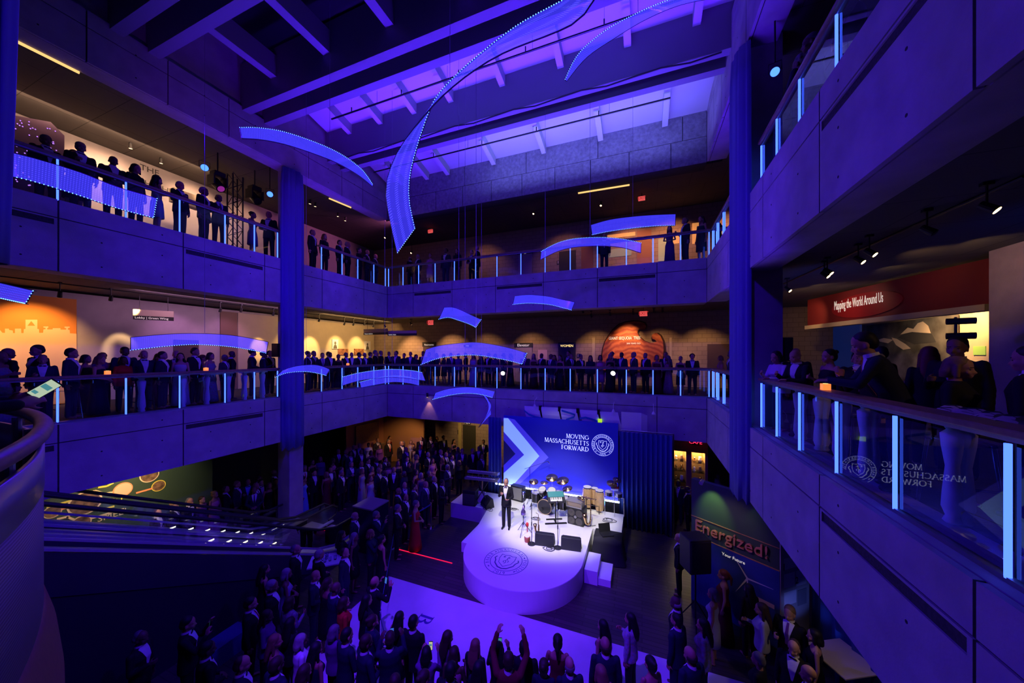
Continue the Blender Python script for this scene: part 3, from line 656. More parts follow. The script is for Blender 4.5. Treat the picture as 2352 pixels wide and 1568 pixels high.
def proto(pose, kind, fine=False):
    """meshes for one pose: kind suit | gown | dress | top"""
    key = (pose, kind)
    if key in PROTO: return PROTO[key]
    fem = kind in ('gown', 'dress', 'top'); ps = POSES[pose]
    mb, f, hm = base_body(pose, fem)
    d = {'head': hm, 'parts': []}
    d['body'] = fused(mb, .0075 if fine else .0105, 'person_skin', M['skin'])
    sh = .162 if fem else .185; bend = ps['bend']
    if kind in ('suit', 'top'):
        j = MB(); t = MB(); q = 1 if kind == 'suit' else .88
        low = .79 if kind == 'suit' else .84
        t.loft([((0,0,low),.19,.138),((0,0,.93),.186,.136),((0,0,1.08),.17*q,.122),((0,.005,1.22),.182*q,.128),((0,.008 if q == 1 else .02,1.3),.2*q,.14 if q == 1 else .155),((0,-.01,1.41),.19*q,.112),((0,-.015,1.465),.13*q,.082),((0,-.015,1.49),.085,.068)])
        j.add([f(v) for v in t.v], t.f); sleeve(j, f, ps, sh, .0605 if kind == 'suit' else .052)
        jm = fused(j, .014, 'jacket' if kind == 'suit' else 'top', M['cloth']); d['parts'].append(('jacket' if kind == 'suit' else 'top', jm, 'main'))
        tr = MB(); q = 1 if kind == 'suit' else .9; tr.ell((0,0,.93), (.165*q,.118*q,.1))
        for s in (-1, 1): seg(tr, (s*.088*q,0,.9), .094*q, (s*.1,.01,.5), .07); seg(tr, (s*.1,.01,.5), .07, (s*.105,-.012,.08), .058)
        d['parts'].append(('trousers', fused(tr, .016, 'trousers', M['cloth']), 'legs'))
        if kind == 'suit':
            d['parts'].append(('shirt_front', patch(jm, vplanes(bend, 1.1, 1.5, .012, .2), .004, 'shirt_front', M['cloth']), 'shirt'))
            d['tie'] = patch(jm, vplanes(bend, 1.08, 1.47, .032, -.04), .009, 'tie', M['satin'])
            b = MB(); 
            for s in (-1, 1): b.ell((s*.03, .085, .0), (.03, .012, .018), 8, 6)
            b.ell((0, .088, 0), (.01, .012, .01), 8, 6)
            me = bpy.data.meshes.new('bow_tie'); me.from_pydata([tuple(hm @ Vector((v[0], v[1]-.005, v[2]-.012))) for v in b.v], [], b.f); me.materials.append(M['satin']); d['bow'] = me
            c = MB(); n = 18; rows = []
            for z, r in ((-.03, .068), (.035, .062)): rows.append([hm @ Vector((r*math.cos(6.2832*k/n), -.002+r*1.03*math.sin(6.2832*k/n), z)) for k in range(n+1)])
            c.grid(rows); me = bpy.data.meshes.new('collar'); me.from_pydata([tuple(v) for v in c.v], [], c.f); me.materials.append(M['cloth']); d['parts'].append(('collar', me, 'shirt'))
            s2 = MB()
            for s in (-1, 1): seg(s2, (s*.105,-.04,.045), .042, (s*.128,.14,.035), .034)
            d['shoes'] = fused(s2, .012, 'shoes', M['satin'])
    else:
        t = MB(); top = [((0,0,1.06),.135,.102),((0,.005,1.18),.135,.106),((0,.02,1.27),.158,.14),((0,0,1.36),.15,.1),((0,-.008,1.39),.13,.085)]
        lowr = [((0,0,.04),.25,.23),((0,0,.3),.22,.2),((0,0,.6),.2,.165),((0,-.005,.92),.184,.135)] if kind == 'gown' else [((0,0,.46),.2,.16),((0,0,.7),.195,.15),((0,-.005,.92),.184,.135)]
        t.loft(lowr+top, 24)
        me = bpy.data.meshes.new('dress'); me.from_pydata([tuple(f(v)) for v in t.v], [], t.f); me.materials.append(M['cloth']); me.polygons.foreach_set('use_smooth', [True]*len(me.polygons))
        d['parts'].append(('dress', me, 'main'))
    PROTO[key] = d
    return d
SKINS = [(.44,.22,.13),(.48,.26,.16),(.38,.19,.11),(.24,.12,.07),(.12,.06,.04)]
HAIRC = {'black': (.012,.010,.010), 'brown': (.06,.032,.018), 'grey': (.18,.17,.17), 'white': (.40,.37,.34), 'blond': (.30,.18,.075), 'red': (.24,.07,.03)}
CLOTH = {'black': (.010,.010,.012), 'navy': (.014,.018,.04), 'charcoal': (.035,.035,.04), 'red': (.55,.02,.02), 'white': (.75,.74,.74), 'pink': (.6,.2,.32), 'teal': (.02,.22,.30), 'purple': (.16,.04,.2), 'silver': (.4,.4,.44), 'dark green': (.02,.06,.04), 'maroon': (.14,.012,.02), 'tan': (.4,.3,.2), 'pale blue': (.2,.42,.7)}
def mesh_obj(name, me, parent, c=None):
    o = bpy.data.objects.new(name, me); col.objects.link(o); o.parent = parent
    if c: o.color = (*c, 1)
    return o
PEOPLE = []
def person(loc, face, kind='suit', pose='stand', hair='short', hc='brown', cc='black', lc=None, shirt='white', neck='tie', skin=0, h=1.76, group=None, label=None, detail=1, pattern=False, tc='black'):
    """one guest: body mesh with hair and clothes as children; face = plan direction looked at"""
    d = proto(pose, kind)
    b = bpy.data.objects.new('person', d['body']); col.objects.link(b); b.location = loc
    b.color = (*SKINS[skin], 1); s = h/1.76; b.scale = (s*R_.uniform(.97, 1.05), s*R_.uniform(.97, 1.05), s)
    b.rotation_euler = (0, 0, math.atan2(face[1], face[0])-math.pi/2)
    if hair != 'bald':
        o = mesh_obj('hair', HAIR[hair], b, HAIRC[hc]); o.matrix_local = d['head']
    if detail: o = mesh_obj('eyes_and_brows', EYES, b); o.matrix_local = d['head']
    for nm, me, slot in d['parts']:
        c = CLOTH[cc] if slot == 'main' else CLOTH[lc or cc] if slot == 'legs' else CLOTH[shirt]
        o = mesh_obj(nm, me, b, c)
        if pattern and slot == 'main': o.material_slots[0].link = 'OBJECT'; o.material_slots[0].material = M['pattern']
    if kind == 'suit':
        if neck == 'tie': mesh_obj('tie', d['tie'], b, CLOTH[tc])
        elif neck == 'bow': mesh_obj('bow_tie', d['bow'], b, CLOTH['black'])
        if detail: mesh_obj('shoes', d['shoes'], b, (.01,.01,.01))
    if label: tag(b, label, 'person', group)
    PEOPLE.append(b)
    return b
# ================================================================ stage and band gear
ZS = .6
st = thing('stage', (-3.5, 11.0, 0), 'white stage with a round front and wide back, lit from above', 'stage')
n = 40; cx_, cy_, r_ = -3.5, 10.0, 1.87
arcp = [(cx_+r_*math.cos(a), cy_+r_*math.sin(a)) for a in [math.pi+math.pi*k/n for k in range(n+1)]]
poly = arcp + [(-1.63, 12.1), (-.66, 12.1), (-.66, 13.6), (-7.43, 13.6), (-7.43, 12.1), (-5.75, 12.1)]
M['stage'] = mat('stage_white', (.80, .80, .78), .35, noise=.02, nscale=1.5)
MB().prism(poly, (0,0,0), (1,0,0), (0,1,0), ZS-.012).build('deck', M['stage'], st)
mb = MB(); ip = [(cx_+(x-cx_)*.997, cy_+(y-cy_)*.997) if y < 10.01 else (x, y) for x, y in poly]
mb.prism(ip, (0,0,ZS-.012), (1,0,0), (0,1,0), .012); mb.build('top_sheet', M['stage'], st)
mb = MB(); seal(mb, (-3.79, 9.29, ZS+.001), (1,0,0), (0,1,0), .66, .002)
q = mb.build('floor_emblem', mat('emblem_ink', (.10,.09,.2), .5), st)
MB().box((-5.78, 10.1, 0), (-5.36, 12.1, .33)).build('side_step', M['stage'], st)
sp = thing('steps', (-1.2, 10.6, 0), 'white two-step stair at the right side of the stage', 'steps')
MB().box((-1.6, 10.05, 0), (-1.22, 11.0, .4)).build('upper_step', M['stage'], sp); MB().box((-1.22, 10.1, 0), (-.85, 10.95, .2)).build('lower_step', M['stage'], sp)
# backdrop
YD = 13.8
b0, b1 = P(1157,957,y=YD), P(1420,980,y=YD); zt, zb = 4.05, 1.0
bd = thing('backdrop', ((b0.x+b1.x)/2, YD, zb), 'blue backdrop with pale chevron and the words about moving forward', 'backdrop')
MB().box((b0.x, YD, zb), (b1.x, YD+.05, zt)).build('panel', mat('backdrop_blue', (.03, .035, .55), .4, emit=(.008,.015,.7), es=.03), bd)
def chev(xs, tip, zc, hw, d, nm, m):
    # arrow band: left edge x0, arms meeting at tip
    z0 = zb+.02; z1 = zt-.02
    MB().prism(tip, (0,0,0), (1,0,0), (0,0,1), d).build(nm, m, bd)
def ip_(px, py): v = P(px, py, y=YD); return (v.x, v.z)
def band_poly(pts, lift, nm, m):
    o = (0, YD-.002-lift, 0); q = [ip_(*p) for p in pts]
    q = [(max(b0.x, x), min(zt, max(zb, z))) for x, z in q]
    MB().prism(q, o, (1,0,0), (0,0,1), .004).build(nm, m, bd)
band_poly([(1182,963),(1260,1050),(1195,1110),(1170,1110),(1157,1110),(1157,958)], .001, 'outer_chevron', mat('chevron_mid', (.10,.11,.75), .4, emit=(.08,.05,.9), es=.35))
band_poly([(1157,960),(1167,960),(1239,1047),(1180,1112),(1157,1112)], .003, 'chevron', mat('chevron_pale', (.25,.42,.95), .4, emit=(.25,.42,1), es=.75))
band_poly([(1157,991),(1204,1044),(1157,1086)], .005, 'inner_chevron', mat('chevron_violet', (.08,.07,.6), .4, emit=(.06,.04,.8), es=.3))
band_poly([(1157,1010),(1184,1042),(1157,1068)], .007, 'dark_arrow', mat('chevron_dark', (.03,.03,.16), .5))
M['letter'] = mat('white_letters', (.8,.82,.9), .5, emit=(.55,.6,1), es=.9)
mb = MB(); up = (0,0,1); rt = (1,0,0)
for s_, py in (('MOVING', 1010), ('MASSACHUSETTS', 1023.5), ('FORWARD', 1037)):
    v = P(1353, py, y=YD-.01); serif_line(mb, s_, .172, v, rt, up, .004, 'R', .05)
mb.build('lettering', M['letter'], bd)
v = P(1384, 1022, y=YD-.01); mb = MB(); seal(mb, v, rt, up, .43, .004); mb.build('emblem', M['letter'], bd)
ld = thing('light_strip', (b0.x, YD-.1, zb), 'bright white light strip along the foot of the blue backdrop', 'light strip')
MB().box((b0.x-.35, YD-.11, zb-.03), (b1.x+.05, YD-.07, zb+.02)).build('tube', emis('strip_white', (.62,.66,1), 9), ld)
for i in range(9):
    x = b0.x+.3+i*.55; MB().box((x-.02, YD-.08, zb-.4), (x+.02, YD-.02, zb-.03)).build('bracket', M['black'], ld)
area('strip_uplight', (-3.3, YD-.2, zb+.1), (-3.3, YD+.02, zb+1.6), 60, (.12,.1,1), 4.8, .06)
tag(MB().box((-7.0, YD+.1, 0), (-.7, YD+.14, 1.15)).build('masking_board', M['black']), 'black board below the blue backdrop', 'board')
# pipe and drape
def pleats(x0, x1, y, amp=.045, per=.17):
    return lambda t, k: (x0+(x1-x0)*t, y+amp*math.sin((x1-x0)*t/per*6.283)+.02*math.sin((x1-x0)*t*5+k*2))
drape(pleats(-6.45, b0.x-.05, 13.7), .02, 3.95, 70, 'stage_curtain', M['navy'], 'navy pleated curtain on the left side of the backdrop')
drape(pleats(b1.x+.06, 1.05, 13.75), .02, 3.75, 130, 'stage_curtain', M['navy'], 'wide navy pleated curtain to the right of the backdrop')
tag(MB().cyl((b1.x+.1, 13.9, 3.78), (1.1, 13.9, 3.78), .022).cyl((1.1, 13.9, 0), (1.1, 13.9, 3.8), .022).box((.9, 13.65, 0), (1.3, 14.05, .012)).build('curtain_pole', M['chrome']), 'chrome pole frame carrying the wide navy curtain', 'pole')
# ---- gear
def at(px, py, z=ZS): return P(px, py, z=z)
def micstand(px, py, label, h=1.55, boom=None, base='round', face=(0,-1)):
    p = at(px, py); t = thing('microphone_stand', p, label, 'microphone stand')
    if base == 'round': MB().lathe([(.13,0),(.13,.015),(.03,.035),(.015,.06)]).build('base', M['black'], t, world=False, smooth=False)
    else:
        mb = MB()
        for k in range(3): a = k*2.094+.4; mb.cyl((0,0,.22), (.3*math.cos(a), .3*math.sin(a), .012), .011, n=6)
        mb.build('tripod', M['blackmetal'], t, world=False)
    MB().cyl((0,0,.02), (0,0,h), .011, n=8).cyl((0,0,.6),(0,0,.72),.018,n=8).build('shaft', M['blackmetal'], t, world=False)
    tip = Vector((0,0,h))
    if boom: 
        tip = Vector(boom); MB().cyl(Vector((0,0,h))-(tip-Vector((0,0,h)))*.3, tip, .008, n=6).build('boom', M['blackmetal'], t, world=False)
    m = MB(); dr = Vector((face[0]*.1, face[1]*.1, -.07)); m.cyl(tip, tip+dr, .012, .016, n=8); mm = m.build('microphone', M['black'], t, world=False)
    MB().ell(tip+dr*1.2, (.024,.024,.028), 10, 8).build('grille', M['chrome'], mm, world=False)
    return t
micstand(1221, 1249, 'microphone stand with round base beside the upright gold saxophone', 1.35)
micstand(1281, 1258, 'tall microphone stand with round base between the two floor monitors', 1.5, face=(-.4,.8))
micstand(1217, 1152, 'boom microphone stand reaching over the drums', 1.45, (.75,.1,1.75), 'tripod', (.5,.3))
micstand(1310, 1152, 'short microphone stand behind the cymbals, near the backdrop', 1.0, None, 'tripod')
def wedge(px, py, label, rz, wd=.62, z=ZS):
    t = thing('floor_monitor', at(px, py, z), label, 'monitor speaker', None, rz)
    MB().prism([(-.02,0),(.36,0),(.36,.12),(.16,.36),(.04,.36)], (-wd/2,0,0), (0,1,0), (0,0,1), wd).build('cabinet', M['black'], t, world=False, bevel=.01)
    g = [Vector((x, y, z)) for x, y, z in ((-wd/2+.03,.345,.15),(wd/2-.03,.345,.15),(wd/2-.03,.175,.35),(-wd/2+.03,.175,.35))]
    nrm = Vector((0,.24,.2)).normalized()*.012
    MB().grid([[g[0]+nrm, g[1]+nrm], [g[3]+nrm, g[2]+nrm]], nrm*.6).build('grille', mat('grille', (.03,.03,.03), .5, metal=.4), t, world=False)
    MB().box((wd/2-.004,.1,.1),(wd/2+.012,.2,.16)).build('handle', M['blackmetal'], t, world=False)
    return t
wedge(1250, 1254, 'black wedge monitor at the stage front, left of the tall microphone stand', .12)
wedge(1311, 1264, 'black wedge monitor at the stage front, right of the tall microphone stand', .12)
wedge(1128, 1160, 'tilted black wedge monitor beside the cream guitar', 2.5, .5)
# drums
dk = thing('drum_kit', at(1255, 1176), 'black drum kit with gold cymbals in the middle of the stage', 'drum kit')
M['drum'] = mat('drum_shell', (.015,.015,.017), .2); M['skin_head'] = mat('drum_head', (.72,.70,.64), .45); M['brass'] = mat('cymbal_brass', (.75,.52,.22), .25, metal=1)
M['blackhead'] = mat('black_drum_head', (.02,.02,.022), .18)
def drum(nm, c, ax, r, l, hm=None):
    c, ax = Vector(c), Vector(ax).normalized(); o = MB().cyl(c-ax*l/2, c+ax*l/2, r, n=28).build(nm, M['drum'], dk, world=False)
    h = MB()
    for s in (-1, 1): h.cyl(c+ax*s*(l/2-.02), c+ax*s*(l/2+.012), r+.012, n=28)
    h.build('hoop', M['chrome'] if nm != 'bass_drum' else mat('wood_hoop', (.5,.36,.2), .4), o, world=False)
    MB().cyl(c+ax*(l/2+.012), c+ax*(l/2+.016), r-.012, n=28).build('head', hm or M['skin_head'], o, world=False)
    mb = MB()
    for k in range(6):
        u = ax.orthogonal().normalized(); v = ax.cross(u); a = k*1.047; p = c+(u*math.cos(a)+v*math.sin(a))*(r+.015); mb.cyl(p-ax*l*.4, p+ax*l*.4, .007, n=5)
    mb.build('lugs', M['chrome'], o, world=False)
    return o
bdm = drum('bass_drum', (0,0,.29), (-.12,-1,0), .28, .4, M['blackhead'])
MB().cyl((-.12,-.235,.2),(-.1225,-.239,.2),.055,n=16).build('port_hole', M['black'], bdm, world=False)
drum('tom', (-.16,.05,.78), (-.1,-.5,1), .15, .2); drum('tom', (.2,.07,.78), (.1,-.5,1), .16, .22)
drum('floor_tom', (-.5,.3,.42), (0,0,1), .2, .38); drum('snare_drum', (.42,.42,.62), (0,0,1), .18, .15); drum('floor_tom', (.62,.12,.42), (0,0,1), .21, .4)
def cymbal(c, r, tilt):
    c = Vector(c); mb = MB().lathe([(.0,.02),(.03,.018),(.05,.0),(r,-.018),(r,-.022),(.05,-.006),(0,.01)], n=26)
    m = Matrix.Translation(c) @ Euler(tilt).to_matrix().to_4x4(); o = MB().add([m @ Vector(v) for v in mb.v], mb.f).build('cymbal', M['brass'], dk, world=False, smooth=True)
    s = MB().cyl((c.x+.02, c.y+.05, .02), c, .01, n=6)
    for k in range(3): a = k*2.094; s.cyl((c.x+.02, c.y+.05, .28), (c.x+.02+.24*math.cos(a), c.y+.05+.24*math.sin(a), .01), .008, n=5)
    s.build('cymbal_stand', M['chrome'], o, world=False)
for c, r, tl in (((-.55,.1,1.1),.19,(.3,.1,0)), ((.1,.45,1.22),.24,(.35,0,0)), ((.55,.4,1.18),.25,(.35,-.1,0)), ((.78,.2,.98),.2,(.25,-.2,0)), ((-.2,.42,1.0),.17,(.1,0,0))): cymbal(c, r, tl)
sto = MB().cyl((.25,.75,.0),(.25,.75,.5),.025).lathe([(.16,.5),(.17,.53),(.15,.57)], (.25,.75,0)).build('drum_stool', M['black'], dk, world=False)
# congas
cg = thing('conga_drums', at(1364, 1174), 'three pale wooden conga drums on a black stand at the right of the stage', 'drums')
for (x, y, s) in ((-.27,.12,1.0), (.22,-.02,.98), (0,.24,.8)):
    prof = [(.11,.1),(.125,.14),(.15,.4),(.165,.62),(.155,.78),(.135,.86),(.135,.88)]
    o = MB().lathe([(r*s*1.22, z*s+(.12 if s < .9 else 0)) for r, z in prof], (x, y, 0), 22).build('conga', mat('conga_wood', (.62,.40,.18), .35, noise=.12, nscale=12), cg, world=False, smooth=True)
    zt_ = .885*s+(.12 if s < .9 else 0)
    MB().lathe([(.168*s, zt_-.05),(.176*s, zt_-.03),(.168*s, zt_)], (x, y, 0), 22).build('rim', M['chrome'], o, world=False); MB().cyl((x,y,zt_-.005),(x,y,zt_+.004),.16*s,n=22).build('head', M['skin_head'], o, world=False)
mb = MB()
for x in (-.27, .22): mb.cyl((x,-.18,.0),(x,-.18,.62),.012,n=6).cyl((x,-.18,.45),(x,.1,.45),.01,n=6)
mb.cyl((-.27,-.18,.3),(.22,-.18,.3),.01,n=6); mb.build('stand', M['blackmetal'], cg, world=False)
pc = thing('percussion_rack', at(1411, 1186), 'percussion rack with cymbals and small drums at the far right of the stage', 'percussion')
MB().cyl((0,0,0),(0,0,1.35),.014).cyl((-.35,0,.75),(.35,0,.75),.014).cyl((-.35,0,0),(-.35,0,.75),.012).cyl((.35,.1,0),(.35,0,.75),.012).build('frame', M['chrome'], pc, world=False)
for c, r in (((-.08,.0,1.25),.2),((.1,.05,1.4),.16)):
    m = Matrix.Translation(Vector(c)) @ Euler((.3,.2,0)).to_matrix().to_4x4(); q = MB().lathe([(.0,.02),(.04,.0),(r,-.016),(r,-.02),(0,.012)], n=24); MB().add([m @ Vector(v) for v in q.v], q.f).build('cymbal', M['brass'], pc, world=False)
for x in (-.2, .15):
    MB().cyl((x,.02,.78),(x,.02,.92),.15,n=22).build('timbale', M['chrome'], pc, world=False); MB().cyl((x,.02,.92),(x,.02,.925),.145,n=22).build('head', M['skin_head'], pc.children[-1], world=False)
MB().box((-.12,-.1,1.02),(.16,.08,1.09)).build('towel', M['white'], pc, world=False); MB().box((.0,-.06,1.1),(.16,.06,1.14)).build('red_case', mat('red', (.5,.02,.02), .5), pc, world=False)
# keyboards
M['keygrey'] = mat('key_grey', (.16,.155,.16), .4); M['ivory'] = mat('ivory', (.8,.79,.74), .35)
def keyb(mb_parent, c, w_, d_, tilt, m, rz=0):
    mt = Matrix.Translation(Vector(c)) @ Euler((tilt,0,rz)).to_matrix().to_4x4()
    def put_(b, nm, mm, pr): return MB().add([mt @ Vector(v) for v in b.v], b.f).build(nm, mm, pr, world=False)
    o = put_(MB().box((-w_/2,-d_/2,-.055),(w_/2,d_/2,.04)), 'keyboard', m, mb_parent)
    put_(MB().box((-w_/2+.08,-d_/2+.01,.04),(w_/2-.12,-d_/2+.16,.055)), 'white_keys', M['ivory'], o)
    b = MB(); k = 0
    n_ = int((w_-.2)/.0235)
    for i in range(n_):
        if i % 7 in (0,1,3,4,5): b.box((-w_/2+.08+(i+.72)*.0235,-d_/2+.07,.055),(-w_/2+.08+(i+1.25)*.0235,-d_/2+.16,.066))
    put_(b, 'black_keys', M['black'], o); return o
kr = thing('keyboard_rig', at(1108, 1160), 'two stacked grey stage keyboards on a crossed stand, left of the stage', 'keyboard', None, .0)
keyb(kr, (0,0,1.1), 1.42, .36, -.1, M['keygrey'], .1); keyb(kr, (.02,.06,1.33), 1.3, .32, -.2, M['keygrey'], .1)
MB().cyl((-.35,-.1,0),(.3,.05,1.08),.018).cyl((.35,-.1,0),(-.3,.05,1.08),.018).cyl((-.3,.2,1.08),(-.3,.12,1.3),.012).cyl((.3,.2,1.08),(.3,.12,1.3),.012).build('stand', M['blackmetal'], kr, world=False)
t = thing('amplifier', at(1081, 1157), 'large dark amplifier under the left end of the stacked keyboards', 'amplifier', None, .1)
MB().box((-.28,-.2,0),(.28,.2,.62)).build('cabinet', M['black'], t, world=False, bevel=.015); MB().box((-.25,-.215,.05),(.25,-.2,.48)).build('grille', mat('amp_grille', (.05,.05,.05), .8), t, world=False)
gk = thing('synthesizer', at(1277, 1203), 'tilted synthesizer with green panel on a black single-column stand', 'keyboard', None, .45)
o = keyb(gk, (0,0,.98), .62, .42, .55, M['black']); mt = Matrix.Translation(Vector((0,0,.98))) @ Euler((.55,0,0)).to_matrix().to_4x4()
q = MB().box((-.29,-.03,.041),(.29,.2,.05)); MB().add([mt @ Vector(v) for v in q.v], q.f).build('green_panel', mat('green_panel', (.03,.25,.24), .4), o, world=False)
MB().cyl((0,.05,.0),(0,.05,.9),.025).box((-.4,-.02,.0),(.4,.05,.03)).box((-.3,.3,.0),(.3,.36,.03)).box((-.02,0,.0),(.02,.34,.03)).build('stand', M['blackmetal'], gk, world=False)
# bass rig
ba = thing('bass_cabinet', at(1326, 1200), 'black bass speaker cabinet with four cones, right of the drums', 'speaker cabinet', None, -.15)
MB().box((-.3,-.22,0),(.3,.22,.62)).build('cabinet', M['black'], ba, world=False, bevel=.015)
for x in (-.145,.145):
    for z in (.16,.45): MB().lathe([(.125,0),(.13,.012),(.11,.012),(.05,-.01),(.02,.0)], (0,0,0), 20).build('cone', mat('cone', (.07,.065,.055), .5), ba, world=False).matrix_local = Matrix.Translation((x,-.222,z)) @ Matrix.Rotation(math.pi/2, 4, 'X')
MB().cyl((0,-.222,.305),(0,-.232,.305),.05,n=16).build('horn', M['steel'], ba, world=False)
rk = thing('amplifier', at(1322, 1200)+Vector((0,0,.62)), 'road case with an amplifier inside, standing on the bass cabinet', 'amplifier', None, -.15)
MB().box((-.29,-.2,0),(.29,.2,.05)).box((-.29,-.2,.2),(.29,.2,.23)).box((-.29,-.2,.05),(-.27,.2,.2)).box((.27,-.2,.05),(.29,.2,.2)).build('case', mat('case_edge', (.4,.38,.35), .4, metal=.5), rk, world=False)
MB().box((-.26,-.18,.055),(.26,.18,.19)).build('amplifier_panel', mat('amp_face', (.3,.24,.17), .4), rk, world=False)
def sax(nm, loc, label, s=1, rz=0, lay=False, m=None):
    t = thing(nm, loc, label, 'saxophone', None, rz); m = m or M['brass']
    pts = [(0,.0,.98),(.06,.0,1.0),(.1,0,.95),(.1,0,.6),(.1,0,.25),(.07,0,.13),(0,0,.1),(-.07,0,.15),(-.1,0,.3),(-.12,0,.46)]
    rr = [.008,.01,.012,.02,.03,.036,.038,.042,.055,.085]
    mt = Matrix.Rotation(1.45, 4, 'X') @ Matrix.Translation((0,0,-.0)) if lay else Matrix.Identity(4)
    MB().tube([mt @ (Vector(p)*s) for p in pts], [r*s for r in rr], 12).build('body', m, t, world=False, smooth=True)
    k = MB()
    for i in range(8): k.cyl(mt @ Vector((.1*s, -.03*s, (.3+i*.075)*s)), mt @ Vector((.1*s, -.042*s, (.3+i*.075)*s)), .018*s, n=8)
    k.build('keys', M['brass'], t, world=False)
    MB().tube([mt @ (Vector(p)*s) for p in ((-.05,0,1.0),(0,0,.98))], .01*s, 8).build('mouthpiece', M['black'], t, world=False)
    return t
sax('saxophone', at(1322, 1200)+Vector((.0,.1,.92)), 'gold saxophone lying on the road case of the bass amplifier', .8, 1.2, True)
t = sax('saxophone', at(1350, 1212)+Vector((0,0,.03)), 'tall gold saxophone on a stand to the right of the bass cabinet', 1.0, .3)
MB().cyl((.1,.06,0),(.1,.05,.5),.01).cyl((.1,.05,.02),(.3,.15,.0),.008).cyl((.1,.05,.02),(-.1,.15,.0),.008).build('stand', M['blackmetal'], t, world=False)
t = sax('saxophone', at(1233, 1232)+Vector((0,0,.05)), 'gold saxophone standing at the stage front by the floor monitors', .75, -.5)
MB().cyl((.06,.06,-.04),(.06,.05,.36),.01).cyl((.06,.05,-.03),(.24,.15,-.04),.008).cyl((.06,.05,-.03),(-.12,.15,-.04),.008).build('stand', M['black'], t, world=False)
# tall silver horn on tripod
t = thing('horn_stand', at(1202, 1225), 'tripod stand carrying silver horns, right of the man speaking', 'stand')
mb = MB().cyl((0,0,.3),(0,0,1.0),.012)
for k in range(3): a = k*2.094+.5; mb.cyl((0,0,.4),(.3*math.cos(a), .3*math.sin(a), .0),.009,n=6)
mb.build('tripod', M['blackmetal'], t, world=False)
MB().tube([(0,.0,1.35),(.02,0,1.2),(.02,0,1.0),(-.02,0,.85),(.0,0,.8),(.04,0,.86),(.04,0,1.1)], [.012,.014,.016,.02,.022,.02,.014], 10).lathe([(.02,0),(.03,.05),(.07,.1)], (0,0,1.32)).build('trumpet', M['chrome'], t, world=False, smooth=True)
MB().lathe([(.085,0),(.08,.1),(.04,.18),(.02,.3)], (0,0,.66), 16).build('bell', mat('violet_bell', (.3,.2,.5), .3, metal=.8), t, world=False, smooth=True)
o = thing('shaker', at(1211, 1222)+Vector((0,0,.0)), 'red maraca standing at the foot of the horn stand', 'maraca'); MB().cyl((0,0,0),(0,0,.18),.014).ell((0,0,.26),(.055,.055,.09)).build('body', mat('maraca_red', (.6,.03,.03), .3), o, world=False, smooth=True)
o = thing('hand_drum', at(1211, 1243), 'small red hand drum on the stage floor beside the round stand base', 'drum'); MB().lathe([(.09,0),(.1,.08),(.1,.15),(.085,.17)]).build('shell', mat('hand_drum_red', (.3,.05,.04), .35), o, world=False); MB().cyl((0,0,.17),(0,0,.176),.082,n=18).build('head', M['skin_head'], o, world=False)
def guitar(px, py, label, m, neckm, rz):
    t = thing('electric_guitar', at(px, py), label, 'guitar', None, rz)
    pr = [(-.15,.02),(-.19,.12),(-.15,.24),(-.12,.30),(-.17,.40),(-.14,.46),(-.05,.42),(.05,.42),(.12,.45),(.16,.38),(.12,.30),(.14,.24),(.18,.12),(.14,.02),(0,-.01)]
    mt = Matrix.Rotation(-.2, 4, 'X')
    q = MB().prism(pr, (0,0,.06), (1,0,0), (0,0,1), .045); o = MB().add([mt @ Vector(v) for v in q.v], q.f).build('body', m, t, world=False, bevel=.008)
    q = MB().box((-.025,-.055,.46),(.025,-.03,1.0)).box((-.03,-.05,1.0),(.05,-.03,1.17)); nk = MB().add([mt @ Vector(v) for v in q.v], q.f).build('neck', neckm, t, world=False)
    q = MB().box((-.07,-.055,.12),(.08,-.046,.42)); MB().add([mt @ Vector(v) for v in q.v], q.f).build('pickguard', M['ivory'], o, world=False)
    MB().cyl((-.12,.02,.0),(0,.1,.5),.01).cyl((.12,.02,.0),(0,.1,.5),.01).cyl((0,.3,.0),(0,.1,.5),.01).build('stand', M['blackmetal'], t, world=False)
guitar(1106, 1158, 'cream electric guitar on a stand in front of the keyboards', mat('guitar_cream', (.7,.66,.55), .25), mat('maple', (.5,.3,.13), .35), .2)
t = thing('amplifier', at(1190, 1148), 'grey fronted guitar amplifier behind the man speaking', 'amplifier', None, -.2)
MB().box((-.3,-.14,0),(.3,.14,.62)).build('cabinet', M['black'], t, world=False, bevel=.02); MB().box((-.26,-.155,.08),(.26,-.14,.56)).build('grille', mat('grey_grille', (.2,.2,.19), .8), t, world=False); MB().box((-.28,-.15,.57),(.28,-.14,.6)).build('panel', M['chrome'], t, world=False)
# coiled leads on the stage floor
for i, (px, py, rr) in enumerate(((1180,1170,.18),(1232,1192,.22),(1262,1262,.2),(1398,1195,.3),(1120,1170,.25))):
    c = at(px, py)+Vector((0,0,.008)); a0 = i*1.3
    pts = [c+Vector((rr*(1-.03*k)*math.cos(a0+k*.5)*(1+.15*math.sin(k*1.7)), rr*(1-.03*k)*.6*math.sin(a0+k*.5), .006+.0012*k)) for k in range(26)]
    tag(MB().tube(pts, .009, 6).build('coiled_cable', M['black']), 'black cable coil on the stage ' + ('behind the man speaking','in front of the bass drum','in front of the floor monitors','under the percussion rack','by the tilted monitor')[i], 'cable', 'cables on stage')
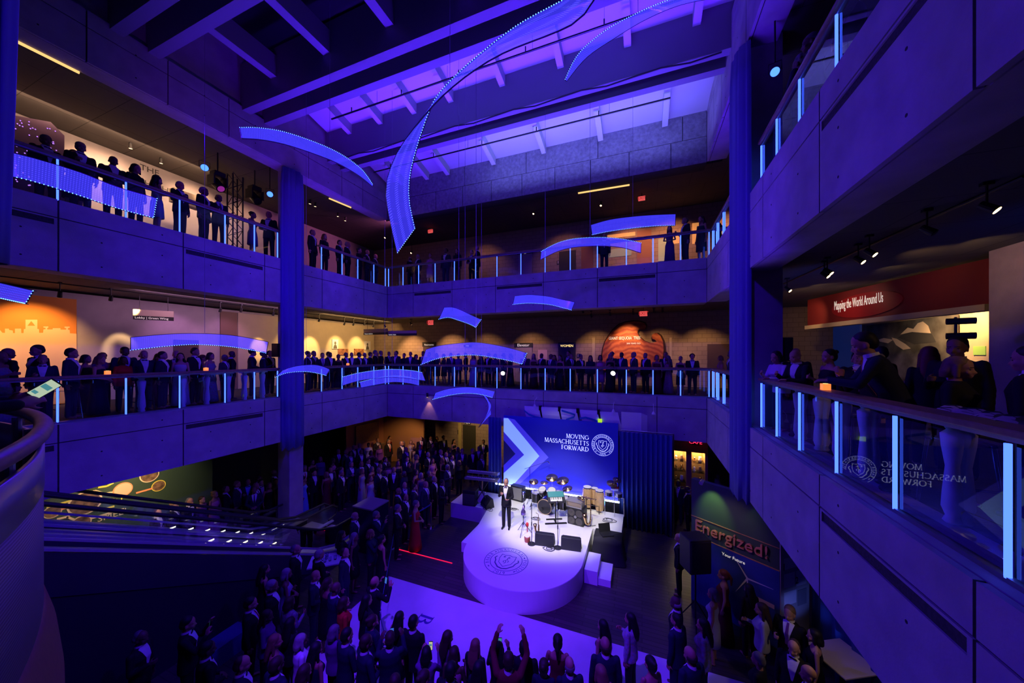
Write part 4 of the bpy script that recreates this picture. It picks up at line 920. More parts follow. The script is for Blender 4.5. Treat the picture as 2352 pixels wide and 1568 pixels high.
# black-clothed table beside the stage with a laptop
tp = Vector((-1.05, 11.55, 0))
tb = thing('side_table', tp, 'table under a black cloth beside the right edge of the stage', 'table')
MB().box((tp.x-.42, tp.y-.28, .72), (tp.x+.42, tp.y+.3, .75)).build('tabletop', M['black'], tb)
for sx in (-.38, .38):
    for sy in (-.24, .26): MB().cyl((tp.x+sx, tp.y+sy, 0), (tp.x+sx, tp.y+sy, .72), .02, n=8).build('leg', M['blackmetal'], tb)
rows = []
for k in range(7):
    z = .765-.74*(k-1)/5 if k else .768; sp_ = 0 if k == 0 else .02*k*k/6
    pts = []
    for q in range(64):
        a = 2*math.pi*q/63; cxx = max(-1, min(1, 1.35*math.cos(a))); cyy = max(-1, min(1, 1.35*math.sin(a))); wv = 1+.05*math.sin(a*9)*(k/6)
        f_ = .02 if k == 0 else 1
        pts.append((tp.x+cxx*(.44+sp_)*wv*f_, tp.y+.01+cyy*(.31+sp_)*wv*f_, z))
    rows.append(pts)
tag(MB().grid(rows).build('tablecloth', mat('black_cloth', (.015,.015,.016), .8), smooth=True), 'black cloth draped over the table beside the stage', 'tablecloth')
t = thing('laptop', (tp.x-.05, tp.y, .772), 'open black laptop on the black-clothed table', 'laptop', None, -2.6)
MB().box((-.2,-.14,0),(.2,.14,.025)).build('keyboard', M['black'], t, world=False); MB().add([(-.2,-.14,.02),(.2,-.14,.02),(.2,-.2,.28),(-.2,-.2,.28),(-.2,-.155,.02),(.2,-.155,.02),(.2,-.215,.28),(-.2,-.215,.28)],[(0,1,2,3),(7,6,5,4),(0,4,5,1),(1,5,6,2),(2,6,7,3),(3,7,4,0)]).build('screen', M['black'], t, world=False)
# ================================================================ hanging light sculptures
def dotted():
    m = bpy.data.materials.new('perforated_blue_panel'); m.use_nodes = True; nt = m.node_tree; nt.nodes.clear(); N = nt.nodes.new; L = nt.links.new
    uv = N('ShaderNodeUVMap'); sx = N('ShaderNodeSeparateXYZ'); L(uv.outputs[0], sx.inputs[0])
    def mth(op, a, b=None):
        q = N('ShaderNodeMath'); q.operation = op
        for i, v in enumerate((a, b)):
            if v is None: continue
            if isinstance(v, (int, float)): q.inputs[i].default_value = v
            else: L(v, q.inputs[i])
        return q.outputs[0]
    d = []
    for ax in (0, 1): f = mth('FRACT', mth('MULTIPLY', sx.outputs[ax], 26.0)); d.append(mth('POWER', mth('SUBTRACT', f, .5), 2.0))
    dot = mth('LESS_THAN', mth('ADD', d[0], d[1]), .045)
    e = N('ShaderNodeEmission'); e.inputs[0].default_value = (.055, .045, 1, 1); L(mth('ADD', mth('MULTIPLY', dot, 2.2), 1.5), e.inputs[1])
    t = N('ShaderNodeBsdfTransparent'); t.inputs[0].default_value = (.75, .72, 1, 1); g = N('ShaderNodeBsdfGlossy'); g.inputs[0].default_value = (.5, .5, .6, 1); g.inputs['Roughness'].default_value = .15
    a = N('ShaderNodeAddShader'); mx = N('ShaderNodeMixShader'); mx.inputs[0].default_value = .5; m2 = N('ShaderNodeMixShader'); m2.inputs[0].default_value = .06
    L(t.outputs[0], mx.inputs[1]); L(e.outputs[0], mx.inputs[2]); L(mx.outputs[0], m2.inputs[1]); L(g.outputs[0], m2.inputs[2])
    o = N('ShaderNodeOutputMaterial'); L(m2.outputs[0], o.inputs[0]); return m
M['dots'] = dotted(); M['framered'] = mat('panel_frame', (.05,.03,.06), .4, metal=.5); M['cable'] = mat('hanging_wire', (.22,.2,.26), .5)
def resample(pts, n):
    L = [0]
    for a, b in zip(pts, pts[1:]): L.append(L[-1]+math.hypot(b[0]-a[0], b[1]-a[1]))
    out = []
    for k in range(n+1):
        s = L[-1]*k/n; i = max(j for j in range(len(L)-1) if L[j] <= s+1e-9); f = (s-L[i])/max(1e-6, L[i+1]-L[i])
        p0, p1, p2, p3 = pts[max(0,i-1)], pts[i], pts[i+1], pts[min(len(pts)-1,i+2)]
        out.append(tuple(.5*(2*p1[j]+(p2[j]-p0[j])*f+(2*p0[j]-5*p1[j]+4*p2[j]-p3[j])*f*f+(3*p1[j]-p0[j]-3*p2[j]+p3[j])*f**3) for j in (0,1)))
    return out
SCN = 'hanging blue light panels'
def roofz(y):
    for a, b in PAIRS:
        if a-.02 <= y <= a+.27 or b-.02 <= y <= b+.27: return 14.95
    if 8.15 < y < 10.45: return 16.75-(y-8.15)*.245
    if y > 11.3: return slope_z(y, 14.06)
    return 17.6
def sculpture(A, B, d0, d1, label, bow=.25, led='A', cables=(.5,), endled=False, tilt=.0, pitch=.05):
    n = 26; a, b = resample(A, n), resample(B, n); pa = []; pb = []
    for k in range(n+1):
        t = k/n; d = d0+(d1-d0)*t+bow*4*t*(1-t)
        pa.append(P(*a[k], d=d)); pb.append(P(*b[k], d=d+tilt))
    mid = (pa[n//2]+pb[n//2])/2; root = thing('light_sculpture', mid, label, 'light sculpture', SCN)
    nr = (pa[n//2+1]-pa[n//2-1]).cross(pb[n//2]-pa[n//2]).normalized()
    if nr.dot(mid-Vector((0,0,CZ))) < 0: nr = -nr
    rows = [[p.lerp(q, j/4) for p, q in zip(pa, pb)] for j in range(5)]
    o = MB().grid(rows).build('panel', M['dots'], root, smooth=True)
    uvl = o.data.uv_layers.new(name='UVMap'); us = [0]
    for k in range(n): us.append(us[-1]+(pa[k+1]-pa[k]).length)
    wd = (pa[n//2]-pb[n//2]).length
    for lp in o.data.loops:
        i = lp.vertex_index; uvl.data[lp.index].uv = (us[i % (n+1)], i//(n+1)/4*wd)
    fr = MB().grid([pa, [p+nr*.03 for p in pa]], nr*.001+(pa[n//2]-pb[n//2]).normalized()*.012); fr.grid([pb, [p+nr*.03 for p in pb]], (pb[n//2]-pa[n//2]).normalized()*.012)
    for e in (0, n): fr.cyl(pa[e], pb[e], .008, n=6)
    fr.build('frame', M['framered'], root)
    bd_ = MB()
    def beads(pl, step=pitch):
        s = 0
        for p, q in zip(pl, pl[1:]):
            l = (q-p).length
            while s < l: bd_.ell(p.lerp(q, s/l)-nr*.006, (.0085,)*3, 6, 4); s += step
            s -= l
    if 'A' in led: beads(pa)
    if 'B' in led: beads(pb)
    if endled: beads([pa[n], pb[n]])
    bd_.build('led_strip', M['bead'], root)
    for t in cables:
        p = pa[int(t*n)] if pa[0].z+pa[n].z > pb[0].z+pb[n].z else pb[int(t*n)]
        MB().cyl(p, (p.x, p.y, roofz(p.y)), .0045, n=5).build('cable', M['cable'], root)
    return root
sculpture([(1330,-22),(1290,2),(1190,57),(1100,126),(1040,180),(1003,222),(985,258),(960,330),(942,400),(940,460),(953,525)], [(1395,-50),(1362,0),(1312,55),(1160,118),(1080,166),(1022,213),(984,252),(930,320),(898,380),(886,450),(912,582)], 5.0, 7.4, 'largest hanging light panel, a long twisted blue ribbon near the roof', .3, 'A', (.52,), True)
sculpture([(1298,182),(1330,122),(1395,67),(1470,27),(1530,2),(1600,-20)], [(1301,187),(1347,132),(1412,87),(1482,45),(1560,12),(1640,-5)], 8.6, 7.2, 'thin curved light panel rising to the right of the twisted blue ribbon', .2, 'A', (.4,))
sculpture([(551,293),(590,293),(650,302),(720,325),(780,352),(830,388),(857,425)], [(555,317),(600,320),(655,331),(720,352),(775,374),(825,403),(856,428)], 9.0, 9.6, 'drooping light panel in front of the left roof band, white beads on its upper edge', .2, 'A', (.62,))
sculpture([(-30,338),(5,346),(75,363),(180,395),(270,430),(361,456)], [(-30,393),(5,400),(75,416),(180,448),(270,478),(353,500)], 6.0, 7.4, 'broad straight light panel crossing the left upper railing', .1, 'B', (.18,), True)
sculpture([(-40,641),(0,650),(77,668)], [(-52,672),(-10,682),(60,697)], 5.6, 5.4, 'short light panel cut by the left edge, below the upper parapet', .05, 'B', (.2,), True)
sculpture([(300,775),(380,768),(450,766),(530,770),(600,782),(616,786)], [(300,804),(380,795),(450,791),(530,796),(595,807),(612,811)], 8.6, 9.4, 'dark framed light panel hanging in front of the left middle gallery guests', .2, 'B', (.55,))
sculpture([(648,851),(680,841),(720,838),(745,843),(757,849)], [(632,866),(660,856),(700,853),(730,857),(749,862)], 10.4, 10.8, 'small arched light panel in front of the left blue drape', .12, 'B', (.5,))
sculpture([(788,865),(830,855),(890,848),(940,850),(970,855)], [(786,885),(830,873),(890,866),(930,868),(977,874)], 11.8, 12.2, 'upper of two overlapping light panels by the far left corner of the middle railing', .15, 'A', (.62,))
sculpture([(826,877),(870,867),(905,863),(940,866),(962,872)], [(829,890),(870,882),(905,877),(940,880),(962,885)], 12.6, 13.0, 'lower of two overlapping light panels by the far left corner of the middle railing', .15, 'A', (.45,))
sculpture([(978,803),(1010,794),(1060,788),(1100,787),(1160,797),(1210,811)], [(967,837),(1010,822),(1060,816),(1100,816),(1160,826),(1199,836)], 9.2, 9.0, 'wide arched light panel hanging in the middle, in front of the far middle gallery', .3, 'B', (.5,), True)
sculpture([(1000,902),(1030,893),(1066,889),(1100,891),(1137,899)], [(994,917),(1030,908),(1066,903),(1100,905),(1132,913)], 11.0, 11.0, 'low arched light panel in front of the far middle parapet, above the stage curtain', .15, 'B', (.5,))
sculpture([(1020,706),(1040,706),(1060,713),(1085,725),(1105,734)], [(1008,733),(1030,729),(1055,736),(1080,745),(1093,752)], 10.6, 10.2, 'small tipped light panel below the far upper parapet', .12, 'B', (.4,), True)
sculpture([(1182,680),(1215,677),(1260,681),(1290,688),(1320,694)], [(1178,699),(1215,696),(1260,699),(1290,706),(1313,712)], 11.0, 10.8, 'small light panel in front of the far upper parapet, right of the tipped one', .12, 'B', (.5,))
sculpture([(1357,517),(1400,505),(1450,498),(1500,494),(1552,492)], [(1360,539),(1400,531),(1450,524),(1500,519),(1551,517)], 11.2, 10.6, 'upper light panel in front of the far upper railing, above the arched one', .1, 'B', (.5,))
sculpture([(1243,577),(1280,558),(1320,548),(1380,545),(1430,549),(1473,558)], [(1241,596),(1280,577),(1320,567),(1380,564),(1430,568),(1472,580)], 10.8, 10.4, 'arched light panel with bright beads in front of the far upper railing', .18, 'A', (.5,))
sculpture([(1104,900),(1113,912),(1124,930),(1128,952)], [(1110,902),(1122,916),(1127,938),(1100,981)], 11.6, 11.9, 'small twisted light panel seen edge on beside the stage curtain', .05, '', (.1,))
# ================================================================ lamps
def par(p, tgt, label, m=M['par'], r=.11):
    t = thing('stage_lamp', p, label, 'stage lamp', 'wash lamps'); d = (Vector(tgt)-Vector(p)).normalized(); c = Vector(p)
    MB().cyl(c-d*.22, c, r*.8, r, n=18).build('can', M['black'], t); MB().cyl(c+d*.001, c+d*.006, r*.9, n=18).build('lens', m, t)
    s = d.cross(Vector((0,0,1))).normalized(); MB().tube([c-d*.1+s*(r+.02), c-d*.1+s*(r+.02)+Vector((0,0,.2)), c-d*.1-s*(r+.02)+Vector((0,0,.2)), c-d*.1-s*(r+.02)], .009, 6).cyl(c-d*.1+Vector((0,0,.2)), Vector(((c-d*.1).x,(c-d*.1).y,max(c.z+.34, 14.05 if c.z > 11 else 0))), .015).build('yoke', M['blackmetal'], t)
    return t
def parpx(px, py, label, x, **k): p = P(px, py, x=x); return par(p, (0,0,CZ) if k.pop('cam', 1) else k.pop('tgt'), label, **k)
parpx(470, 385, 'blue wash lamp under the upper left ceiling, by the lit lettering', -13.4)
parpx(620, 446, 'blue wash lamp under the upper left ceiling, close to the blue drape', -13.4)
parpx(1780, 165, 'blue wash lamp above the right upper railing', 2.6, r=.09)
for px, lb in ((1155, 'left'), (1408, 'right')):
    p = P(px, 857, y=PB-.25); t = par(p, (-3.5, 3, 3), 'bright white spot lamp hung on the far middle railing, the %s one' % lb, M['lampwhite'], .1)
def tracklight(p, d, label, lit=True, drop=.16, grp='track spotlights', warm=None):
    """p = lamp face; hangs from a short stem"""
    p = Vector(p); d = Vector(d).normalized(); t = thing('spotlight', p, label, 'spotlight', grp)
    if grp == 'track spotlights': drop = (8.87 if p.z < 9 else 14.05)-.04-(p-d*.1).z
    MB().cyl(p-d*.17, p, .042, .05, n=12).build('can', M['black'], t); MB().cyl(p+d*.001, p+d*.004, .043, n=12).build('lens', M['lamp'] if lit else M['black'], t)
    MB().cyl(p-d*.1, p-d*.1+Vector((0,0,drop)), .012, n=6).box(p-d*.1+Vector((-.05,-.03,drop)), p-d*.1+Vector((.05,.03,drop+.04))).build('stem', M['black'], t)
def track(a, b, label): tag(MB().cyl(a, b, .02, n=6).build('track', M['blackmetal']), label, 'light track')
CL = 8.85
TR = [((137,682),-15.8,1),((254,690),-15.8,0),((505,716),-15.8,1),((553,716),-15.8,0),((627,724),-15.8,0),((732,738),-15.8,0),((790,746),-15.8,1),((811,747),-15.8,1),((836,746),-15.8,0),((857,751),-15.8,1)]
for i, ((px, py), x, lit) in enumerate(TR):
    tracklight(P(px, py, x=x), (-.55, .1, -.8), '%s track spotlight from the left under the left middle gallery ceiling' % ORD[i], lit, .12)
track((-15.77, 0, CL-.02), (-15.77, 17, CL-.02), 'light track under the left middle gallery ceiling')
for i, ((px, py), lit) in enumerate((((886,752),1),((945,745),1),((1340,718),0),((1359,728),1),((1402,724),0),((1455,721),0),((1502,716),0),((1522,716),0))):
    tracklight(P(px, py, y=16.6), (.1, .55, -.8), '%s track spotlight from the left under the far middle gallery ceiling' % ORD[i], lit, .12)
for i, ((px, py), lit) in enumerate((((1815,668),1),((1903,635),1),((1910,628),1),((1983,602),1),((2010,585),1),((2147,535),0),((2290,483),1))):
    q = P(px, py, z=8.5); tracklight(q, (.45, -.4, -.6), '%s track spotlight from the far end under the right middle gallery ceiling' % ORD[i], lit, .15)
q0, q1 = P(1800,652,z=8.84), P(2352,405,z=8.84); track(q0, q1, 'long light track under the right middle gallery ceiling')
for i, ((px, py), x) in enumerate((((300,341),-15.2),((370,375),-15.2),((712,468),-15.0),((724,474),-15.0),((776,497),-15.0),((793,507),-15.0))):
    tracklight(P(px, py, z=13.86), (-.2, .1, -.9), '%s spotlight from the left under the left upper gallery ceiling' % ORD[i], 1, .2)
for i, (px, py) in enumerate(((1225,491),(1380,472),(884,546),(944,581))):
    tracklight(P(px, py, y=16.4), (-.1, -.5, -.8), 'spotlight under the far upper ceiling, %s' % ('left of the upper exit sign','left of the arched panel','by the far left corner','low beside the corner doorway')[i], 1, .2)
for a, b, nm in ((P(36,93,z=13.82), P(182,166,z=13.82), 'left, nearer'), (P(756,455,z=13.82), P(806,476,z=13.82), 'left, farther'), (P(1328,443,z=13.82), P(1446,424,z=13.82), 'far side')):
    d = (b-a).normalized(); tag(MB().cyl(a+Vector((0,0,-.01)), b+Vector((0,0,-.01)), .035, n=8).build('cove_light', emis('cove_warm', (1,.6,.2), 1.2)), 'warm linear lamp under the roof band, '+nm, 'linear lamp')
# warm light of the galleries
for (y, p, a, zt_, c_) in ((2.6, 220, 75, 7.0, (1,.5,.16)), (4.2, 330, 80, 7.0, (1,.5,.16)), (6.1, 620, 27, 6.95, (1,.6,.25)), (7.6, 60, 80, 7.2, (.8,.3,.8)), (9.3, 50, 80, 7.2, (.8,.3,.8)), (10.75, 620, 25, 7.0, (1,.6,.18)), (12.3, 160, 60, 7.0, (1,.58,.2)), (13.5, 620, 36, 7.05, (1,.6,.2)), (15.2, 420, 45, 7.05, (1,.6,.2)), (16.8, 420, 50, 7.0, (1,.6,.2))): spot('gallery_spot', (-16.1, y, 8.6), (WL, y+.1, zt_), p, c_, a, .75, .05)
area('gallery_fill', (-15.2, 8.2, 8.8), (WL, 8.2, 7.2), 60, (.8,.38,.75), 5, .3); area('gallery_fill', (-15.9, 5.6, 13.9), (WL, 5.6, 12.5), 75, (1,.58,.36), 5, .3); area('gallery_fill', (-15.2, 15, 8.8), (WL, 15, 7.2), 130, (1,.58,.22), 5, .3)  # unseen area fills added to lift the walls between the spots
for x, p in ((-14.5, 500), (-11.5, 300), (-9, 110), (-6.2, 120), (-2.5, 130), (.6, 130), (2.5, 120)): spot('gallery_spot', (x, 16.6, 8.5), (x+.3, WB, 6.3), p, (1, .5, .2), 75, .8, .05)
spot('gallery_spot', (-.6, 17.0, 8.5), (-.7, WB, 7.3), 170, (1, .5, .2), 62, .7, .05)
for y, p in ((3, 400), (5.5, 500), (8, 420), (10, 120)): spot('gallery_spot', (-15.8, y, 13.8), (WL, y+.3, 12.6), p, (1, .55, .3), 80, .8, .05)
for x, p in ((-9, 60), (-4, 90), (-.5, 260), (1.3, 300)): spot('gallery_spot', (x, 16.4, 13.7), (x, WB, 11.6), p, (1, .4, .18), 85, .8, .05)
spot('gallery_spot', (-12, 15, 13.8), (WL, 13, 12.2), 420, (.9,.2,.6), 90, .8, .1)
for (a, b, p) in (((4.2,12.6,8.5),(5.9,14.8,8.0),55), ((4.6,9,8.5),(7,10.2,8.4),30), ((7.2,12.5,8.3),(8.5,13.2,7.4),520), ((5,14.6,8.4),(5.9,15.4,8.1),30)): spot('gallery_spot', a, b, p, (1, .55, .22), 80, .8, .05)
wash((3.6, 9.0, 7.6), (4.6, 12.5, 8.87), 45, (.01,.06,1), 75); wash((5.4, 5.2, 7.2), (6.3, 9, 8.87), 70, (.01,.07,1), 75)  # unseen blue spots added for a glow on the right gallery ceiling
spot('gallery_spot', (4.6, 3.2, 8.2), (3.3, 5.3, 6.5), 34, (1,.55,.3), 50, .8, .05)
for q_ in ((4.6,12.6),(5.2,10.6),(5.4,8.6)): spot('gallery_spot', (q_[0], q_[1], 8.55), (q_[0]+1.6, q_[1]+1.0, 8.87), 9, (1,.6,.25), 85, .9, .03)
# ground floor warmth under the far left corner
for (a, b, p, c_) in (((-9.4,16.2,3.2),(-9.6,18.5,1.8),120,(1,.6,.25)), ((-6.5,16.4,3.3),(-6.5,18.5,1.9),110,(1,.6,.25)), ((-12.2,14.6,3.2),(-13,16,1.4),150,(1,.5,.18)), ((-7.5,15,3.3),(-9,13,1),70,(1,.6,.35)), ((3.2,6.6,3.3),(2.9,7.2,1),26,(1,.7,.55)), ((-13.6,5.6,3.4),(-15.2,6.0,2.5),150,(1,.7,.35)), ((-13.4,4.4,3.4),(-15.2,4.9,1.9),220,(1,.6,.3))): spot('floor_spot', a, b, p, c_, 85, .7, .05)  # includes an unseen warm spot added to brighten the lower right table
spot('parapet_spot', (P(986,917,y=YB).x, YB-.16, 4.62), (P(986,960,y=YB).x, YB-.02, 3.4), 22, (1,.45,.2), 60, .5, .03)
tracklight((P(986,915,y=YB).x, YB-.16, 4.66), (0,.1,-1), 'spotlight on the far middle parapet throwing a pink cone downwards', 1, .06, None)
# ================================================================ signs, exhibits and furniture
def board(nm, x0, x1, y0, y1, z0, z1, m, label, cat): return tag(MB().box((min(x0,x1),min(y0,y1),z0),(max(x0,x1),max(y0,y1),z1)).build(nm, m), label, cat)
M['ltwhite'] = mat('sign_letters', (.8,.78,.74), .5, emit=(1,.9,.75), es=.55); M['inkblack'] = mat('ink', (.02,.02,.02), .6)
M['orange'] = mat('orange_paint', (.72,.26,.03), .7); M['pale'] = mat('pale_paint', (.80,.56,.28), .7)
xw = WL+.03
# orange skyline wall panel
y0, y1 = P(-60,700,x=xw).y, P(176,700,x=xw).y
t = thing('wall_mural', (xw, (y0+y1)/2, Z2), 'orange wall panel with a pale city skyline on the left middle gallery', 'mural')
MB().box((WL, y0, Z2), (xw, y1, 8.6)).build('panel', M['orange'], t)
sk = [(-200,448),(-200,420),(0,420),(20,442),(40,442),(40,408),(72,408),(74,418),(104,424),(106,444),(122,444),(122,408),(172,408),(174,444),(192,444),(194,412),(208,410),(208,335),(305,335),(305,410),(318,412),(320,442),(352,442),(355,414),(372,412),(372,402),(355,400),(355,390),(395,390),(395,400),(386,402),(386,414),(430,414),(432,404),(494,404),(496,416),(540,416),(541,404),(528,402),(528,391),(570,391),(570,401),(556,403),(556,416),(570,418),(572,446),(627,450)]
pl = [(P(u*.2806, 640+v*.2806, x=xw).y, P(u*.2806, 640+v*.2806, x=xw).z) for u, v in sk]
pl = [(pl[0][0], Z2+.02)]+pl[1:]+[(y1, Z2+.02)]
MB().prism(pl, (xw,0,0), (0,1,0), (0,0,1), .006).build('skyline', M['pale'], t)
a, b, c = (P(u*.2806, 640+v*.2806, x=xw+.006) for u, v in ((225,384),(287,384),(256,346)))
MB().prism([(a.y,a.z),(b.y,b.z),(c.y,c.z)], (xw+.006,0,0), (0,1,0), (0,0,1), .004).build('triangle', M['orange'], t)
S('wall_left', M['cream'], MB().box((WL, P(545,740,x=WL).y, Z2), (WL+.06, 18.45, 8.7)), 'cream lit wall section behind the left middle gallery')
S('door_1', mat('dark_door', (.08,.05,.05), .5), MB().box((WL, P(398,790,x=WL).y, Z2), (WL+.05, P(455,790,x=WL).y, Z2+2.2)), 'dark doorway in the left middle gallery wall')
S('trim_4', mat('wood_panel', (.2,.12,.08), .6), MB().box((WL, P(505,740,x=WL).y, Z2), (WL+.05, P(543,740,x=WL).y, 8.7)), 'brown wall panel on the left middle gallery')
def hang_sign(p0, p1, z0, z1, label, words, split=.36, m2=None):
    """flat sign hung from two rods; p0 p1 plan points of its lower edge"""
    p0, p1 = Vector(p0), Vector(p1); d = (p1-p0); d.z = 0; L = d.length; d.normalize(); n = d.cross(Vector((0,0,1)))
    t = thing('hanging_sign', (p0+p1)/2, label, 'sign'); zz = z0+(z1-z0)*split
    def slab(za, zb_, th): c = [p0-n*th, p1-n*th, p1+n*th, p0+n*th]; return MB().add([Vector((q.x,q.y,za)) for q in c]+[Vector((q.x,q.y,zb_)) for q in c], [(0,3,2,1),(4,5,6,7),(0,1,5,4),(1,2,6,5),(2,3,7,6),(3,0,4,7)])
    slab(zz, z1, .03).build('upper_panel', M['cream'] if m2 is None else m2, t); slab(z0, zz, .032).build('lower_panel', M['inkblack'], t)
    for f in (.15, .85): q = p0.lerp(p1, f); MB().cyl((q.x,q.y,z1), (q.x,q.y,8.87), .008, n=5).build('rod', M['blackmetal'], t)
    text(words, (zz-z0)*.75, M['ltwhite'], 'lettering', t, Vector((p0.x,p0.y,z0+(zz-z0)*.25))+d*(L*.04)+n*.034, d, (0,0,1), .003)
a, b = P(306,733,d=11.6), P(399,727,d=12.2); hang_sign(a, b, a.z, P(306,710,d=11.6).z, 'pale hanging sign with a dark strip in the left middle gallery', 'Lobby | Green Wing', .38)
a, b = P(836,769,d=19.2), P(890,766,d=18.6); hang_sign(a, b, a.z, P(836,756,d=19.2).z, 'pale hanging sign with a dark strip near the far left corner, left of two', 'Theater Galleries', .35)
a, b = P(891,771,d=18.7), P(957,771,d=18.3); hang_sign(a, b, a.z, P(891,760,d=18.7).z, 'hanging sign with a dark strip near the far left corner, right of two', 'Exhibit Halls', .45)
# portraits on the cream wall
for i, (x0_, x1_, t0, t1, lb) in enumerate(((763,777,779,801,'framed portrait print on the cream wall, nearer the blue drape'), (837,851,783,803,'framed portrait print on the cream wall, farther from the blue drape'))):
    a, b = P(x0_,t1,x=WL+.1), P(x1_,t1,x=WL+.1); zt_ = P(x0_,t0,x=WL+.1).z; t = thing('portrait', (WL+.1, (a.y+b.y)/2, a.z), lb, 'picture')
    MB().box((WL+.06,a.y,a.z),(WL+.1,b.y,zt_)).build('print', M['white'], t); m_ = (a.y+b.y)/2; h_ = zt_-a.z
    MB().prism([(m_-.14,a.z+.02),(m_+.14,a.z+.02),(m_+.1,a.z+h_*.35),(m_+.03,a.z+h_*.45),(m_-.03,a.z+h_*.45),(m_-.1,a.z+h_*.35)], (WL+.101,0,0),(0,1,0),(0,0,1),.004).ell((WL+.102,m_,a.z+h_*.62),(.003,.07,.1)).build('figure', mat('photo_grey',(.12,.11,.1),.6), t)
for i, (x0_, x1_, t0, t1) in enumerate(((777,800,801,815),(814,836,801,815))):
    a, b = P(x0_,t1,x=WL+.1), P(x1_,t0,x=WL+.1)
    tag(MB().box((WL+.06,a.y,a.z),(WL+.1,b.y,b.z)).build('exhibit_panel', mat('exhibit_print',(.3,.12,.06),.6,noise=.8,nscale=9)), '%s exhibit panel low on the cream wall beside the portraits' % ('nearer','farther')[i], 'panel')
# far middle gallery: doors, signs, tree slab
yb_ = WB-.02
def fbox(nm, x0, x1, t0, t1, m, th=.05, y=WB): a, b = P(x0,t1,y=y-th), P(x1,t0,y=y-th); return a, b
def door(nm, x0, x1, t0, zf, m, label): a, b = P(x0,t0,y=WB-.05), P(x1,t0,y=WB-.05); return S(nm, m, MB().box((a.x,WB-.05,zf),(b.x,WB,a.z)), label)
door('door_2', 1185, 1222, 798, Z2, mat('lift_door',(.45,.38,.26),.4,metal=.3), 'pale lift door in the far middle gallery'); door('door_3', 1282, 1322, 800, Z2, M['inkblack'], 'dark restroom doorway in the far middle gallery')
door('door_4', 1190, 1222, 585, Z3, mat('lift_door2',(.45,.38,.26),.4,metal=.3), 'pale lift door in the far upper gallery'); door('door_5', 1284, 1322, 578, Z3, M['inkblack'], 'dark restroom doorway in the far upper gallery')
door('door_6', 1625, 1680, 790, Z2, mat('brown_door',(.1,.06,.05),.5), 'dark doorway at the right end of the far middle gallery'); door('door_7', 972, 998, 795, Z2, mat('brown_door2',(.1,.06,.05),.5), 'brown doorway left of the wide arched panel')
def wallsign(x0, x1, t0, t1, words, label, m=M['inkblack'], lm=None, size=.62, y=WB-.06):
    a, b = P(x0,t1,y=y), P(x1,t0,y=y); t = thing('wall_sign', ((a.x+b.x)/2, y, a.z), label, 'sign'); MB().box((a.x,y,a.z),(b.x,y+.06,b.z)).build('plate', m, t)
    o = text(words, (b.z-a.z)*size*1.35, lm or M['ltwhite'], 'lettering', t, ((a.x+b.x)/2, y-.004, a.z+(b.z-a.z)*.25), (1,0,0), (0,0,1), .003, 'CENTER'); return t
wallsign(1181,1223,787,798,'Elevator','dark lift sign in the far middle gallery'); wallsign(1282,1322,786,800,'WOMEN','dark restroom sign with glowing letters in the far middle gallery', lm=emis('sign_glow',(1,.7,.25),1.6), size=.42)
wallsign(1188,1224,579,585,'Elevator','dark lift sign in the far upper gallery'); wallsign(1065,1082,791,797,'MEN','dark restroom sign with glowing letters behind the wide arched panel', lm=M['ltwhite'], size=.5)
wallsign(970,1001,785,796,'Restrooms','dark sign over the brown doorway in the far middle gallery', size=.4)
for lb, x0, x1, t0, t1, z in (('middle',1469,1487,714,726,1),('upper',1466,1482,449,461,1),('middle corner',983,994,735,746,1),('upper corner',983,993,526,535,1)):
    t = wallsign(x0, x1, t0, t1, 'EXIT', 'red exit sign hung at the far %s' % (lb+' gallery' if 'corner' not in lb else lb.split()[0]+' gallery corner'), emis('exit_pink',(1,.12,.12),.75), emis('exit_text',(.6,.02,.02),.6), .7, 16.2)
    t['category'] = 'exit sign'
    c = [o for o in t.children if o.name.startswith('plate')][0].data.vertices
    zz = max(v.co.z for v in c); MB().cyl((0,.03,zz),(0,.03,14.04-t.location.z if t.location.z > 10 else CL+.2-t.location.z),.012,n=6).build('rod', M['blackmetal'], t, world=False)
t = wallsign(1589,1606,1011,1021,'CAFE','small red lit sign above the display cabinet', M['inkblack'], emis('red_letters',(1,.02,.08),2.2), .75, 15.2)
board('notice', P(1236,0,y=WB).x, P(1257,0,y=WB).x, WB-.02, WB, P(1240,825,y=WB).z, P(1240,803,y=WB).z, mat('pink_paper',(.7,.45,.4),.8), 'pale notice on the block wall beside the lift', 'notice')
for i,(px,py) in enumerate(((1328,817),(1282,603),(1054,944+48))): 
    a = P(px-3,py+5,y=WB-.01); b = P(px+3,py-5,y=WB-.01); t = thing('door_plate', a, 'small black restroom plate on the %s block wall' % ('far middle','far upper','ground floor')[i], 'sign'); MB().box((a.x,WB-.02,a.z),(b.x,WB,b.z)).build('plate', M['inkblack'], t); m_ = (a.x+b.x)/2; MB().cyl((m_,WB-.024,a.z+.06),(m_,WB-.024,a.z+.2),.025,n=8).ell((m_,WB-.024,b.z-.06),(.022,.004,.022)).build('figure', M['white'], t)
ot = [(1105,420),(1112,370),(1130,310),(1160,260),(1200,205),(1250,160),(1310,138),(1380,128),(1440,132),(1480,145),(1495,172),(1485,200),(1462,206),(1440,198),(1424,200),(1416,228),(1436,268),(1476,302),(1520,318),(1560,320),(1585,306),(1570,290),(1548,282),(1542,255),(1560,236),(1590,234),(1620,258),(1642,305),(1650,380),(1640,450),(1655,560),(1100,560)]
yq = WB-.2; pl = [(P(1080+u*.2721,700+v*.2721,y=yq).x, P(1080+u*.2721,700+v*.2721,y=yq).z) for u, v in ot]
t = thing('tree_slab', (P(1455,800,y=yq).x, yq, 6.0), 'huge reddish slice of a giant sequoia trunk on the far middle gallery wall', 'tree slice')
